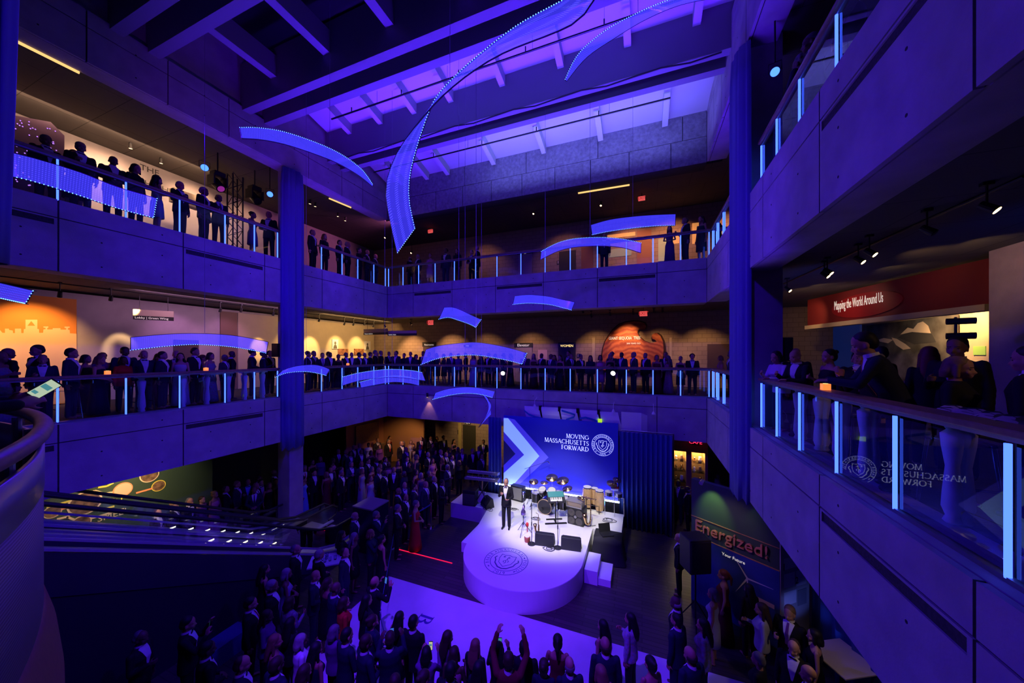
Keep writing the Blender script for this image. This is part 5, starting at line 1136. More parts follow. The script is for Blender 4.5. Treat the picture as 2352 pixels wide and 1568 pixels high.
MB().prism(pl, (0,yq,0),(1,0,0),(0,0,1),-.16).build('bark', mat('bark',(.05,.02,.015),.9,bump=.8,bscale=20), t)
cx2, cz2 = P(1440,800,y=yq).x, P(1440,790,y=yq).z; pl2 = [(cx2+(x-cx2)*.95, cz2+(z-cz2)*.95) for x, z in pl]
m_, nt_, b_ = nodes('sequoia_rings'); g_ = nt_.nodes.new('ShaderNodeTexCoord'); mp = nt_.nodes.new('ShaderNodeMapping'); mp.inputs['Location'].default_value = (0,0,.6); wv = nt_.nodes.new('ShaderNodeTexWave'); wv.wave_type = 'RINGS'; wv.rings_direction = 'Y'; wv.inputs['Scale'].default_value = 1.3; wv.inputs['Distortion'].default_value = 9; wv.inputs['Detail'].default_value = 4
rp = nt_.nodes.new('ShaderNodeValToRGB'); rp.color_ramp.elements[0].color = (.30,.045,.014,1); rp.color_ramp.elements[1].color = (.52,.13,.035,1); nt_.links.new(g_.outputs['Object'], mp.inputs[0]); nt_.links.new(mp.outputs[0], wv.inputs[0]); nt_.links.new(wv.outputs[0], rp.inputs[0]); nt_.links.new(rp.outputs[0], b_.inputs['Base Color']); b_.inputs['Roughness'].default_value = .6
MB().prism(pl2, (0,yq-.012,0),(1,0,0),(0,0,1),-.02).build('wood_face', m_, t)
for s_, px, py, sz in (('GIANT SEQUOIA  TREE',1398,780,.22),('2000 YEARS OLD',1439,790,.1)):
    v = P(px,py,y=yq-.03); text(s_, sz, M['ltwhite'], 'lettering', t, v, (1,0,0),(0,0,1),.004, width=P(1471,py,y=yq-.03).x-v.x)
spot('slab_light', (-.7, 17.1, 8.45), (-.75, yq, 7.2), 110, (1,.62,.3), 58, .5, .04)
for i, (x0, x1) in enumerate(((1360,1367),(1538,1543))):
    a, b = P(x0,0,y=WB-.05), P(x1,0,y=WB-.05); S('trim_5', M['cream'], MB().box((a.x,WB-.05,Z2),(b.x,WB,P(x0,775,y=WB).z)), 'pale post %s of the sequoia slice' % ('left','right')[i])
# far upper gallery doors, orange windows
M['winorange'] = mat('lit_window',(.6,.3,.12),.5,emit=(1,.38,.1),es=.55)
def win(nm, x0, x1, t0, t1, m, label): a, b = P(x0,t1,y=WB-.03), P(x1,t0,y=WB-.03); return S(nm, m, MB().box((a.x,WB-.03,a.z),(b.x,WB,b.z)), label)
door('door_8', 1463, 1496, 530, Z3, mat('wood_door',(.32,.12,.05),.5), 'wooden door with glass panes in the far upper gallery, right'); door('door_9', 1335, 1362, 540, Z3, mat('wood_door2',(.34,.13,.05),.5), 'wooden door in the far upper gallery, left')
for i, q in enumerate(((1395,1459,532,548),(1466,1491,530,546),(1472,1486,555,580),(1341,1355,568,594),(1545,1560,540,560),(1590,1612,510,560))): win('window_%d' % (i+1), *q, M['winorange'], 'orange lit pane %s from the left in the far upper gallery' % ORD[i])
win('window_7', 1390, 1450, 568, 592, mat('grey_board',(.35,.38,.3),.6,emit=(.5,.6,.4),es=.12), 'pale display board behind the arched panel'); win('window_8', 1512, 1545, 545, 600, mat('grey_board2',(.4,.45,.3),.6,emit=(.5,.6,.35),es=.15), 'pale display board behind the right guests of the far upper gallery')
# upper left lettering and truss
o = thing('wall_lettering', (WL+.05, P(370,420,x=WL).y, P(370,420,x=WL).z), 'dark words about a light house on the pale upper left wall', 'lettering')
a, b = P(291,398,x=WL+.01), P(441,441,x=WL+.01)
q = text('LIGHT HOUSE', .34, M['inkblack'], 'large_words', o, (WL+.012, a.y, a.z-.2), (0,1,0), (0,0,1), .004)
wd_ = q.dimensions.y or 1; sc_ = (b.y-a.y)/max(.1, max(v.co.y for v in q.data.vertices)-min(v.co.y for v in q.data.vertices))
v0 = min(v.co.y for v in q.data.vertices); z0_ = min(v.co.z for v in q.data.vertices)
for v in q.data.vertices: v.co.y = v0+(v.co.y-v0)*sc_; v.co.z = z0_+(v.co.z-z0_)*sc_*.9
c = P(321,388,x=WL+.01); text('THE', .3, M['inkblack'], 'small_word', o, (WL+.012, c.y, c.z), (0,1,0), (0,0,1), .004)
c = P(405,447,x=WL+.01); text('beauty in light', .16, M['inkblack'], 'script_words', o, (WL+.012, c.y-.3, c.z-.15), (0,1,0), (0,0,1), .003, shear=.3)
S('trim_6', M['cream'], MB().box((-16.6, P(388,400,x=-16.6).y, 12.5), (-16.3, P(450,390,x=-16.6).y, 13.0)), 'pale hanging beam before the upper left wall')
tb = P(540,558,x=-14.6); tr = thing('truss_tower', (tb.x, tb.y, Z3), 'black lattice truss tower on the left upper gallery', 'truss')
mb = MB(); H = 3.3; w_ = .17
for sx in (-w_, w_):
    for sy in (-w_, w_): mb.cyl((tb.x+sx, tb.y+sy, Z3), (tb.x+sx, tb.y+sy, Z3+H), .025, n=6)
for k in range(11):
    z = Z3+.05+k*.3; s = 1 if k % 2 else -1
    for sy in (-w_, w_): mb.cyl((tb.x-s*w_, tb.y+sy, z), (tb.x+s*w_, tb.y+sy, z+.3), .012, n=5)
    for sx in (-w_, w_): mb.cyl((tb.x+sx, tb.y-s*w_, z), (tb.x+sx, tb.y+s*w_, z+.3), .012, n=5)
mb.build('lattice', M['black'], tr); MB().box((tb.x-.35, tb.y-.35, Z3), (tb.x+.35, tb.y+.35, Z3+.03)).build('base_plate', M['black'], tr)
for i, (px, py) in enumerate(((500,425),(585,455))):
    c = P(px,py,x=-14.3); t = thing('moving_head_lamp', c, 'black moving head lamp %s of the lattice truss' % ('left','right')[i], 'stage lamp')
    MB().box((c.x-.17,c.y-.17,c.z+.28),(c.x+.17,c.y+.17,c.z+.45)).build('base', M['black'], t, bevel=.02); MB().box((c.x-.2,c.y-.22,c.z-.05),(c.x+.2,c.y-.18,c.z+.3)).build('yoke_arm', M['black'], t); MB().box((c.x-.2,c.y+.18,c.z-.05),(c.x+.2,c.y+.22,c.z+.3)).build('yoke_arm', M['black'], t)
    d = Vector((.7,.1,-.7)).normalized(); MB().cyl(c-d*.22, c+d*.22, .16, .15, n=16).build('head', M['black'], t, smooth=False); MB().cyl(c+d*.221, c+d*.226, .11, n=16).build('lens', emis('magenta_lens',(.5,.04,.5),.5) if i == 0 else M['black'], t)
    MB().cyl((c.x,c.y,c.z+.45),(c.x,c.y,14.05),.02).build('clamp', M['black'], t)
# balloon-like glitter wall at far upper left
a, b = P(25,255,x=-16.2), P(148,300,x=-16.2); t = thing('glitter_screen', (-16.2, (a.y+b.y)/2, Z3), 'dark screen with sparkling lights at the far upper left', 'screen')
MB().prism([(a.y-1.5,Z3),(b.y,Z3),(b.y,b.z-.15),(b.y-.25,b.z+.1),(a.y,a.z-.1),(a.y-1.5,a.z+.1)],(-16.2,0,0),(0,1,0),(0,0,1),-.1).build('panel', mat('dark_violet',(.05,.02,.06),.4), t)
mb = MB()
for k in range(90): mb.ell((-16.19, R_.uniform(a.y-.3,b.y-.1), R_.uniform(Z3+1.2,b.z-.1)), (.008,.016,.016), 6, 4)
mb.build('sparkles', emis('sparkle',(.5,.2,1),1.5), t)
# right middle gallery: header sign, mural, panels
h0, h1 = P(1855,690,z=8.78), P(2275,594,z=8.78); hd = (h1-h0).normalized(); d0 = 770.2*2.0/(812.8-690)
zb0 = CZ+(812.8-748)/F_*(-SI*h0.x+CO*h0.y); t = thing('header_sign', h0, 'dark red header with words about mapping the world in the right middle gallery', 'sign')
hn = Vector((hd.y,-hd.x,0)); hn = hn if hn.dot(Vector((0,0,0))-h0) > 0 else -hn
def hslab(s0, s1, za, zb_, th, out): 
    c = [h0+hd*s0+hn*out, h0+hd*s1+hn*out, h0+hd*s1+hn*(out-th), h0+hd*s0+hn*(out-th)]; return MB().add([Vector((q.x,q.y,za)) for q in c]+[Vector((q.x,q.y,zb_)) for q in c], [(0,3,2,1),(4,5,6,7),(0,1,5,4),(1,2,6,5),(2,3,7,6),(3,0,4,7)])
Lh = (h1-h0).length; M['maroon'] = mat('maroon_paint',(.18,.015,.02),.6)
hslab(0, Lh, zb0, 8.8, .1, 0).build('header', M['maroon'], t); hslab(0, Lh, zb0-.14, zb0, .25, .1).build('ledge', M['cream'], t)
v = P(1919,714,z=8.3); s0 = (Vector((v.x,v.y,0))-Vector((h0.x,h0.y,0))).dot(hd)
def hpx(px):
    u = P(px, 700, d=1); a_ = h0.x*hd.y-h0.y*hd.x; return (a_/(u.x*hd.y-u.y*hd.x)*Vector((u.x,u.y,0))-Vector((h0.x,h0.y,0))).dot(hd)
n_ = 28; pl = []
for k in range(n_): a = 6.2832*k/n_; pl.append((1.25*math.cos(a), .36*math.sin(a)))
MB().prism(pl, h0+hd*(hpx(1985))+Vector((0,0,zb0+.42-8.78))+hn*.004, hd, (0,0,1), .03 if hd.cross(Vector((0,0,1))).dot(hn) > 0 else -.03).build('plaque', mat('red_plaque',(.32,.012,.02),.5), t)
s0, s1 = hpx(1919), hpx(2032); dd = -SI*(h0.x+hd.x*s0)+CO*(h0.y+hd.y*s0)
text('Mapping the World Around Us', .42, M['ltwhite'], 'lettering', t, h0+hd*s0+Vector((0,0,CZ+(812.8-712)/F_*dd-h0.z))+hn*.04, hd, (0,0,1), .004, width=s1-s0)
spot('sign_light', h0+hd*2.4+hn*1.3+Vector((0,0,-.12)), h0+hd*2.4+Vector((0,0,-.6)), 18, (1,.6,.4), 90, .7, .04)
S('wall_right', M['cream'], MB().box((8.3, 10.9, Z2), (8.6, 17, 8.8)), 'ochre lit wall inside the mapping exhibit')
a, b = P(1990,800,x=8.2), P(2195,735,x=8.2); t = thing('mountain_mural', (8.2,(a.y+b.y)/2,a.z), 'large photo mural of snowy mountains in dark clouds', 'mural')
ya, yb2 = b.y, a.y
MB().box((8.2,ya,5.9),(8.26,yb2,P(2090,735,x=8.2).z)).build('print', mat('storm_clouds',(.09,.085,.08),.6,noise=.7,nscale=2.2), t)
def mt(pts, nm, m, lift): q = [(P(u,v,x=8.2-lift).y, P(u,v,x=8.2-lift).z) for u, v in pts]; MB().prism(q,(8.2-lift,0,0),(0,1,0),(0,0,1),-.003 if True else .003).build(nm, m, t)
M['snow'] = mat('snow',(.75,.6,.45),.7); M['rock'] = mat('rock',(.05,.05,.055),.8)
mt([(2068,768),(2085,752),(2098,755),(2108,742),(2120,738),(2132,748),(2138,765),(2120,764),(2095,762)],'peak',M['snow'],.006); mt([(2062,775),(2085,762),(2140,766),(2150,785),(2100,790)],'ridge',M['rock'],.004)
mt([(2048,775),(2060,778),(2080,790),(2092,800),(2075,803),(2058,792)],'lower_peak',M['snow'],.006); mt([(2010,782),(2030,776),(2052,780),(2040,788)],'cloud_bank',M['snow'],.005)
a, b = P(1870,850,x=7.6), P(1975,760,x=7.6); tag(MB().box((7.6,b.y,5.6),(7.66,min(a.y,18.3),P(1900,752,x=7.6).z)).build('display_screen', mat('dark_blue_display',(.01,.02,.08),.3,emit=(.01,.05,.4),es=.12)), 'dark blue glowing display panel left of the mountain mural', 'display')
spot('mural_light',(6.6,13,8.4),(8.2,14.2,7.0),120,(1,.68,.4),75,.7,.05)
board('notice', 8.28, 8.3, P(2235,800,x=8.28).y, P(2263,800,x=8.28).y, P(2245,815,x=8.28).z, P(2245,795,x=8.28).z, mat('green_leaflet',(.3,.55,.12),.6,emit=(.4,.6,.15),es=.25), 'green leaflet on the ochre wall by the pillar', 'notice')
c = P(2195,740,d=6.4); t = thing('theatre_lamp', c, 'black theatre lamp on an upright in the mapping exhibit', 'stage lamp')
MB().cyl((c.x,c.y,Z2),(c.x,c.y,c.z+.1),.02).build('upright', M['black'], t)
for z in (c.z+.02, c.z-.26): MB().cyl((c.x-.1,c.y+.05,z),(c.x+.22,c.y-.08,z),.06,n=12).build('lamp', M['black'], t)
t = thing('loudspeaker', P(1795,775,d=7.9), 'black loudspeaker beside the right concrete column', 'loudspeaker'); c = t.location; MB().box((c.x-.18,c.y-.15,c.z-.55),(c.x+.18,c.y+.15,c.z)).build('cabinet', M['black'], t, bevel=.02); MB().cyl((c.x,c.y,Z2),(c.x,c.y,c.z-.55),.02).build('pole', M['blackmetal'], t)
t = thing('loudspeaker', P(640,790,x=-13.2), 'black loudspeaker beside the left blue drape on the middle gallery', 'loudspeaker'); c = t.location; MB().box((c.x-.18,c.y-.16,c.z-.5),(c.x+.18,c.y+.16,c.z+.02)).build('cabinet', M['black'], t, bevel=.02); MB().cyl((c.x,c.y,Z2),(c.x,c.y,c.z-.5),.02).build('pole', M['blackmetal'], t)
# white wave panels over the backdrop
t = thing('wave_panels', (P(1340,955,y=YB).x, YB-.15, 4.2), 'row of white panels with blue waves on the far parapet above the backdrop', 'wall display')
edges = [(1204,1238,931,962),(1242,1282,933,967),(1286,1324,937,972),(1331,1372,940,976),(1377,1419,944,980)]
for i, (x0, x1, t0, t1) in enumerate(edges):
    a, b = P(x0,t1+16,y=YB-.12), P(x1,t0,y=YB-.12); zt_ = P((x0+x1)/2,t0+2,y=YB-.12).z; zb_ = 3.72
    MB().grid([[(a.x+.04*k,YB-.1-.1*math.sin(k*.7),zt_+(zb_-zt_)*k/5),(b.x+.04*k,YB-.1-.1*math.sin(k*.7),zt_+(zb_-zt_)*k/5)] for k in range(6)],(0,.02,0)).build('panel', M['white'], t)
    if i < 4: c = P(x1+3,950,y=YB-.1); MB().box((c.x-.05,YB-.16,3.7),(c.x+.05,YB-.02,zt_+.05)).build('rib', M['blackmetal'], t)
a, b = P(1427,985,y=YB-.12), P(1473,948,y=YB-.12); MB().box((a.x,YB-.14,3.6),(b.x,YB-.1,b.z)).build('panel', M['white'], t); c = P(1485,950,y=YB-.5)
MB().add([(b.x,YB-.14,3.6),(b.x+.22,YB-.02,3.6),(b.x+.22,YB-.02,b.z-.1),(b.x,YB-.14,b.z)],[(0,1,2,3)]).build('return_panel', M['white'], t)
M['wave'] = mat('wave_blue',(.01,.09,.45),.5)
for pts in ([(1204,942),(1215,951),(1230,957),(1245,960)], [(1290,942),(1310,948),(1321,952),(1318,957),(1300,963)], [(1331,960),(1345,958),(1360,962),(1380,970),(1400,976),(1419,978)]):
    q = [P(u,v,y=YB-.235) for u, v in pts]; MB().grid([[p+Vector((0,0,.03)) for p in q],[p-Vector((0,0,.05)) for p in q]],(0,-.004,0)).build('wave', M['wave'], t)
c = P(1378,966,y=YB-.24); MB().box((c.x-.08,YB-.26,c.z-.08),(c.x+.08,YB-.235,c.z+.08)).build('green_tag', emis('lime',(.5,.9,.05),.9), t)
for i, (px, py) in enumerate(((1228,928),(1409,940),(1501,945))):
    c = P(px,py,y=YB-.35); q = thing('picture_light', c, '%s small white lamp on an arm below the far middle parapet, from the left' % ORD[i], 'lamp'); MB().cyl((c.x,YB,c.z+.25),(c.x,YB-.35,c.z+.15),.01,n=6).cyl((c.x,YB-.35,c.z+.16),c,.01,n=6).build('arm', M['white'], q); MB().cyl(c,c-Vector((0,0,.1)),.03,.07,n=12).build('shade', M['white'], q)
# ground floor: cabinet, kiosk, speaker, exhibits
x0, x1 = P(1540,0,y=15.5).x, P(1626,0,y=15.5).x; t = thing('display_cabinet', ((x0+x1)/2, 15.5, 0), 'warm lit wooden display cabinet of small objects beyond the wide curtain', 'cabinet')
M['oak'] = mat('oak',(.5,.27,.1),.5,noise=.1,nscale=10); xm = (x0+x1)/2
MB().box((x0,15.5,0),(x1,16.1,1.0)).box((x0,15.5,2.75),(x1,16.1,3.3)).box((x0,15.5,1.0),(x0+.1,16.1,2.75)).box((x1-.1,15.5,1.0),(x1,16.1,2.75)).box((xm-.1,15.5,1.0),(xm+.1,16.1,2.75)).box((x0,16.05,1.0),(x1,16.1,2.75)).build('case', M['oak'], t)
for xa, xb in ((x0+.1,xm-.1),(xm+.1,x1-.1)):
    for z in (1.45,1.9,2.3): MB().box((xa,15.55,z),(xb,16.05,z+.015)).build('shelf', M['acrylic'], t)
    MB().add([(xa,15.53,1.0),(xb,15.53,1.0),(xb,15.53,2.75),(xa,15.53,2.75)],[(0,1,2,3)]).build('glass_door', M['glass'], t)
    area('cabinet_lamp', ((xa+xb)/2,15.8,2.72), ((xa+xb)/2,15.8,1), 14, (1,.72,.32), .4, .3)
kk = 0
for xa, xb in ((x0+.1,xm-.1),(xm+.1,x1-.1)):
    for z in (1.0,1.465,1.915,2.315):
        for f in (.28,.72):
            kk += 1; c = Vector((xa+(xb-xa)*f,15.8,z)); o = thing('curio', c, '%s curio in the display cabinet, on the %s shelf of the %s bay, %s' % (('small brass','pale ceramic','dark wooden')[kk % 3], {1.0:'lowest',1.465:'second',1.915:'third',2.315:'top'}[z], 'left' if xa < xm-.2 else 'right', 'left' if f < .5 else 'right'), 'ornament', 'curios in the display cabinet')
            mm = (M['brass'],M['white'],M['wood'])[kk % 3]; MB().lathe([(.05,0),(.06,.02),(.02,.05),(.05,.12),(.03,.17)] if kk % 2 else [(.06,0),(.07,.08),(.05,.16),(.06,.2)]).build('body', mm, o, world=False, smooth=True); MB().box((-.07,-.04,-.0),(.07,.04,.012)).build('base', M['inkblack'], o, world=False)
k0, k1 = Vector((1.228,10.075,0)), Vector((2.834,9.04,0)); kd = (k1-k0).normalized(); kn = Vector((-kd.y*-1,-kd.x,0)); kn = Vector((kd.y,-kd.x,0)); kn = kn if kn.dot(-k0) > 0 else -kn
t = thing('energy_kiosk', (k0+k1)/2, 'dark green and blue exhibit kiosk with raised orange word about energy, lower right', 'kiosk')
KL = (k1-k0).length
def kslab(s0, s1, za, zb_, out, th): c = [k0+kd*s0+kn*out, k0+kd*s1+kn*out, k0+kd*s1+kn*(out-th), k0+kd*s0+kn*(out-th)]; return MB().add([Vector((q.x,q.y,za)) for q in c]+[Vector((q.x,q.y,zb_)) for q in c], [(0,3,2,1),(4,5,6,7),(0,1,5,4),(1,2,6,5),(2,3,7,6),(3,0,4,7)])
kslab(0,KL,0,3.46,0,.15).build('body', mat('kiosk_green',(.05,.10,.06),.5), t)
kslab(0,KL,.25,1.98,.012,.012).build('wind_print', mat('kiosk_blue',(.03,.06,.26),.4,noise=.3,nscale=1.5), t)
kslab(0,KL,1.98,2.0,.02,.02).build('lower_trim', M['oak'], t); kslab(0,KL,2.48,2.495,.02,.02).build('upper_trim', M['oak'], t)
text('Energized!', .4, mat('copper_letters',(.65,.25,.13),.4), 'raised_word', t, k0+kd*.1+kn*.03+Vector((0,0,2.16)), kd, (0,0,1), .06, width=1.6)
text('Your Future', .1, M['ltwhite'], 'small_words', t, k0+kd*.75+kn*.02+Vector((0,0,1.8)), kd, (0,0,1), .003)
mb = MB(); c = k0+kd*1.3+kn*.016+Vector((0,0,1.5))
for a in (2.2,.05,4.2): u = kd*math.cos(a)+Vector((0,0,math.sin(a))); v = kd*-math.sin(a)+Vector((0,0,math.cos(a))); mb.grid([[c-v*.02,c+u*.5],[c+v*.02,c+u*.5+v*.005]],kn*.004)
mb.grid([[c-kd*.012,c-kd*.02-Vector((0,0,.9))],[c+kd*.012,c+kd*.02-Vector((0,0,.9))]],kn*.004); mb.build('turbine', M['white'], t)
c2 = k0+kd*1.4+kn*.018+Vector((0,0,1.1)); MB().grid([[c2,c2+kd*.42],[c2+Vector((0,0,.09)),c2+kd*.42+Vector((0,0,.09))]],kn*.006).build('caption_plate', mat('caption',(.6,.4,.3),.6), t)
e1 = k1+Vector((.0,.0,0)); e2 = e1+(-kn)*.02+Vector((.75,.62,0)); ed = (e2-e1).normalized(); en = Vector((ed.y,-ed.x,0)); 
def eslab(s0, s1, za, zb_, out): return MB().grid([[e1+ed*s0+en*out+Vector((0,0,za)),e1+ed*s1+en*out+Vector((0,0,za))],[e1+ed*s0+en*out+Vector((0,0,zb_)),e1+ed*s1+en*out+Vector((0,0,zb_))]],-en*.02)
eslab(0,.95,0,3.4,.02).build('side_panel', mat('side_grey',(.4,.38,.36),.6), t)
for i, (s0, s1, za, zb_) in enumerate(((.1,.5,2.0,2.25),(.55,.85,2.0,2.35),(.1,.45,1.6,1.9),(.5,.85,1.55,1.9),(.55,.85,1.1,1.45),(.1,.5,1.2,1.5))): eslab(s0,s1,za,zb_,.025).build('leaflet', M['white'] if i not in (1,4) else M['steel'], t)
for n__, s_, z_ in (('1',.04,2.0),('2',.46,1.62)): text(n__, .22, M['inkblack'], 'numeral', t, e1+ed*s_+en*.03+Vector((0,0,z_)), ed, (0,0,1), .003)
for s_ in (.55, 1.55): spot('kiosk_lamp', k0+kd*s_+kn*.45+Vector((0,0,3.55)), k0+kd*s_+Vector((0,0,2.85)), 26, (.75,1,.3), 60, .8, .03)
spot('kiosk_warm_fill', k0+kd*.9+kn*1.2+Vector((0,0,3.4)), k0+kd*.9+Vector((0,0,2.3)), 16, (1,.5,.25), 80, .8, .05)  # unseen warm fill added to brighten the raised word
spot('kiosk_blue', (3.6,8.2,.8), e1+ed*.6+Vector((0,0,1.5)), 18, (.1,.15,1), 60, .6, .05)
for i, s_ in enumerate((.35,1.4)): 
    c = k0+kd*s_+kn*.12+Vector((0,0,3.54)); o = thing('spotlight', c, 'small clamp spotlight on top of the energy kiosk, %s' % ('left','right')[i], 'spotlight'); MB().cyl(c,c+kn*.12-Vector((0,0,.05)),.04,.05).build('can', M['chrome'], o); MB().cyl(c,(c-kn*.12)-Vector((0,0,.09)),.012).build('arm', M['chrome'], o)
drape(lambda tt,k: (3.62+.6*tt+.04*math.sin(tt*50), 9.6-3.4*tt+.04*math.cos(tt*50)), .02, 3.5, 60, 'side_curtain', M['navy'], 'navy curtain below the right parapet, beside the kiosk')
c = Vector((1.22,9.3,0)); t = thing('loudspeaker', c, 'black loudspeaker on a pole stand in front of the energy kiosk', 'loudspeaker', None, .45)
MB().box((-.27,-.22,1.5),(.27,.24,2.32)).build('cabinet', M['black'], t, world=False, bevel=.03); MB().box((-.24,-.235,1.54),(.24,-.22,2.28)).build('grille', mat('speaker_grille',(.02,.02,.022),.6), t, world=False)
mb = MB().cyl((0,0,.3),(0,0,1.5),.02)
for k in range(3): a = k*2.094; mb.cyl((0,0,.75),(.45*math.cos(a),.45*math.sin(a),.02),.014,n=6)
mb.build('stand', M['blackmetal'], t, world=False)
tpz = P(1935,1510,z=1.05); t = thing('cocktail_table', (tpz.x,tpz.y,0), 'cocktail table with a pale cloth top at the lower right corner', 'table', None, .5)
MB().box((-.42,-.38,1.03),(.42,.38,1.06)).build('tabletop', mat('table_cloth_pale',(.5,.42,.42),.8), t, world=False, bevel=.008); MB().cyl((0,0,.03),(0,0,1.03),.04).box((-.25,-.25,0),(.25,.25,.03)).build('pedestal', M['black'], t, world=False)
# dark cube plinth and small tables in the crowd
c = P(852,1255,z=0); t = thing('plinth', (c.x,c.y,0), 'tall dark cube plinth with reflective side in the crowd left of the stage', 'plinth'); MB().box((c.x-.42,c.y-.4,0),(c.x+.42,c.y+.4,1.5)).build('body', mat('dark_gloss',(.02,.02,.03),.15), t, bevel=.01); MB().box((c.x-.43,c.y-.41,1.5),(c.x+.43,c.y+.41,1.54)).build('top', mat('plinth_top',(.25,.2,.22),.5), t)
c = P(748,1285,z=1.05); t = thing('cocktail_table', (c.x,c.y,0), 'white-topped cocktail table strewn with glasses beside the escalator foot', 'table', None, .7); MB().box((-.4,-.3,1.02),(.4,.3,1.05)).build('tabletop', M['white'], t, world=False); MB().cyl((0,0,.03),(0,0,1.02),.035).box((-.24,-.24,0),(.24,.24,.03)).build('pedestal', M['black'], t, world=False)
for i in range(7):
    q = Vector((c.x+R_.uniform(-.22,.22), c.y+R_.uniform(-.2,.2), 1.051)); o = thing('glass', q, 'used drinking glass on the white-topped table, %s from the left' % ORD[i], 'glass', 'glasses on the white table'); MB().lathe([(.03,0),(.034,.1),(.036,.11)]).build('tumbler', M['acrylic'], o, world=False)
    o.location.x = c.x-.24+i*.08
# far left exhibits on the ground floor
y0, y1 = P(200,1100,x=-15.2).y-1.6, P(488,1070,x=-15.2).y; t = thing('smell_wall', (-15.2,(y0+y1)/2,0), 'dark green exhibit wall with molecule drawings and large letters, behind the escalators', 'exhibit wall')
MB().box((-15.3,y0-1,0),(-15.2,y1,3.55)).build('board', mat('exhibit_green',(.03,.06,.042),.55), t)
def stick(a, b, c_, w_=.05): p, q = P(*a,x=-15.19), P(*b,x=-15.19); v = (q-p).cross(Vector((1,0,0))).normalized()*w_/2; MB().grid([[p-v,q-v],[p+v,q+v]],(.02,0,0)).build('bond', c_, t)
cO, cY, cW = mat('bond_orange',(.8,.3,.15),.6), mat('bond_yellow',(.75,.65,.1),.6), mat('bond_white',(.75,.6,.42),.6)
for a, b, k in (((106,1165),(160,1150),cY),((136,1170),(165,1162),cO),((218,1163),(233,1170),cY),((233,1170),(262,1162),cY),((152,1190),(170,1172),cW),((130,1192),(155,1186),cW),((155,1187),(170,1193),cW),((200,1193),(284,1168),cW),((212,1129),(217,1126),cW),((217,1126),(240,1133),cW),((240,1133),(258,1130),cW),((225,1119),(245,1116),cY),((245,1116),(260,1108),cY),((235,1152),(262,1146),cO),((312,1132),(350,1121),cO),((268,1152),(275,1158),cY)): stick(a, b, k)
for px, py, r, c_ in ((120,1175,.17,cW),(195,1155,.34,cW),(186,1200,.2,cW),(282,1124,.22,cO),(364,1115,.18,cY),(343,1090,.24,cW)):
    p = P(px,py,x=-15.19); o = MB().cyl(p,p+Vector((.015,0,0)),r,n=28).build('disc', c_, t); MB().cyl(p+Vector((.014,0,0)),p+Vector((.022,0,0)),r*.88,n=28).build('picture', mat('disc_picture',(.16,.09,.06),.6,noise=.8,nscale=8) if px != 282 else mat('disc_pale',(.7,.45,.32),.6), t)
v = P(223,1199,x=-15.19); text('SMELL', .25, cW, 'lettering', t, v, (0,1,0),(0,0,1),.01)
v = P(265,1157,x=-15.19); text('H', .22, cY, 'chemical_letter', t, v, (0,1,0),(0,0,1),.01)
a, b = P(800,1050,x=-14.0), P(868,1040,x=-14.0)
t = thing('carousel_exhibit', (-14.6, 15.6, 0), 'orange lit alcove with wooden panelling at the far left corner of the ground floor', 'exhibit'); MB().box((-15.6,14.2,0),(-15.5,17.2,3.4)).build('back_panel', mat('peach_wall',(.6,.3,.16),.7), t); MB().box((-15.5,17.1,0),(-12.4,17.2,3.4)).build('side_panel', mat('peach_wall2',(.55,.3,.15),.7), t); MB().box((-15.48,14.8,1.5),(-15.4,16.6,2.6)).build('wood_picture', M['wood'], t)
x0, x1 = P(903,1000,y=18.3).x, P(968,1000,y=18.3).x; t = thing('landscape_mural', ((x0+x1)/2,18.3,0), 'green and gold landscape mural at the back of the ground floor', 'mural'); MB().box((x0,18.3,0),(x1,18.36,3.6)).build('print', mat('landscape',(.30,.26,.09),.7,noise=.5,nscale=1.6), t); MB().prism([(x0,0),(x1,0),(x1,1.5),(x1-1.2,1.9),(x0+.8,.9)],(0,18.295,0),(1,0,0),(0,0,1),-.004).build('slope', mat('dark_slope',(.06,.055,.02),.8), t)
door('door_10', 1063, 1092, 975, 0, mat('olive_door',(.05,.05,.03),.5), 'dark restroom doorway on the ground floor'); a = P(1054,970,y=WB); S('trim_7', mat('yellow_frame',(.6,.5,.2),.6), MB().box((a.x,WB-.08,0),(a.x+.2,WB,P(1054,970,y=WB).z)), 'yellow door frame beside the ground floor restroom doorway')
wallsign(1066,1080,968,974,'MEN','small glowing restroom sign at the back of the ground floor', lm=M['ltwhite'], size=.7)
c = P(872,1015,z=1.1); t = thing('cocktail_table', (c.x,c.y,0), 'cocktail table with a long brown cloth at the far left exhibit', 'table'); MB().lathe([(.4,1.08),(.4,1.1),(.0,1.101)],(0,0,0),24).cyl((0,0,1.06),(0,0,1.1),.4,n=24).build('tabletop', M['cream'], t, world=False)
rows = [[((.4+.1*k/5+.02*math.sin(q*1.26*2)*k/5)*math.cos(q*.1571),(.4+.1*k/5+.02*math.sin(q*2.5)*k/5)*math.sin(q*.1571),1.07-1.05*k/5) for q in range(41)] for k in range(6)]; MB().grid(rows).build('skirt', mat('brown_cloth',(.25,.15,.11),.8), t, world=False, smooth=True)
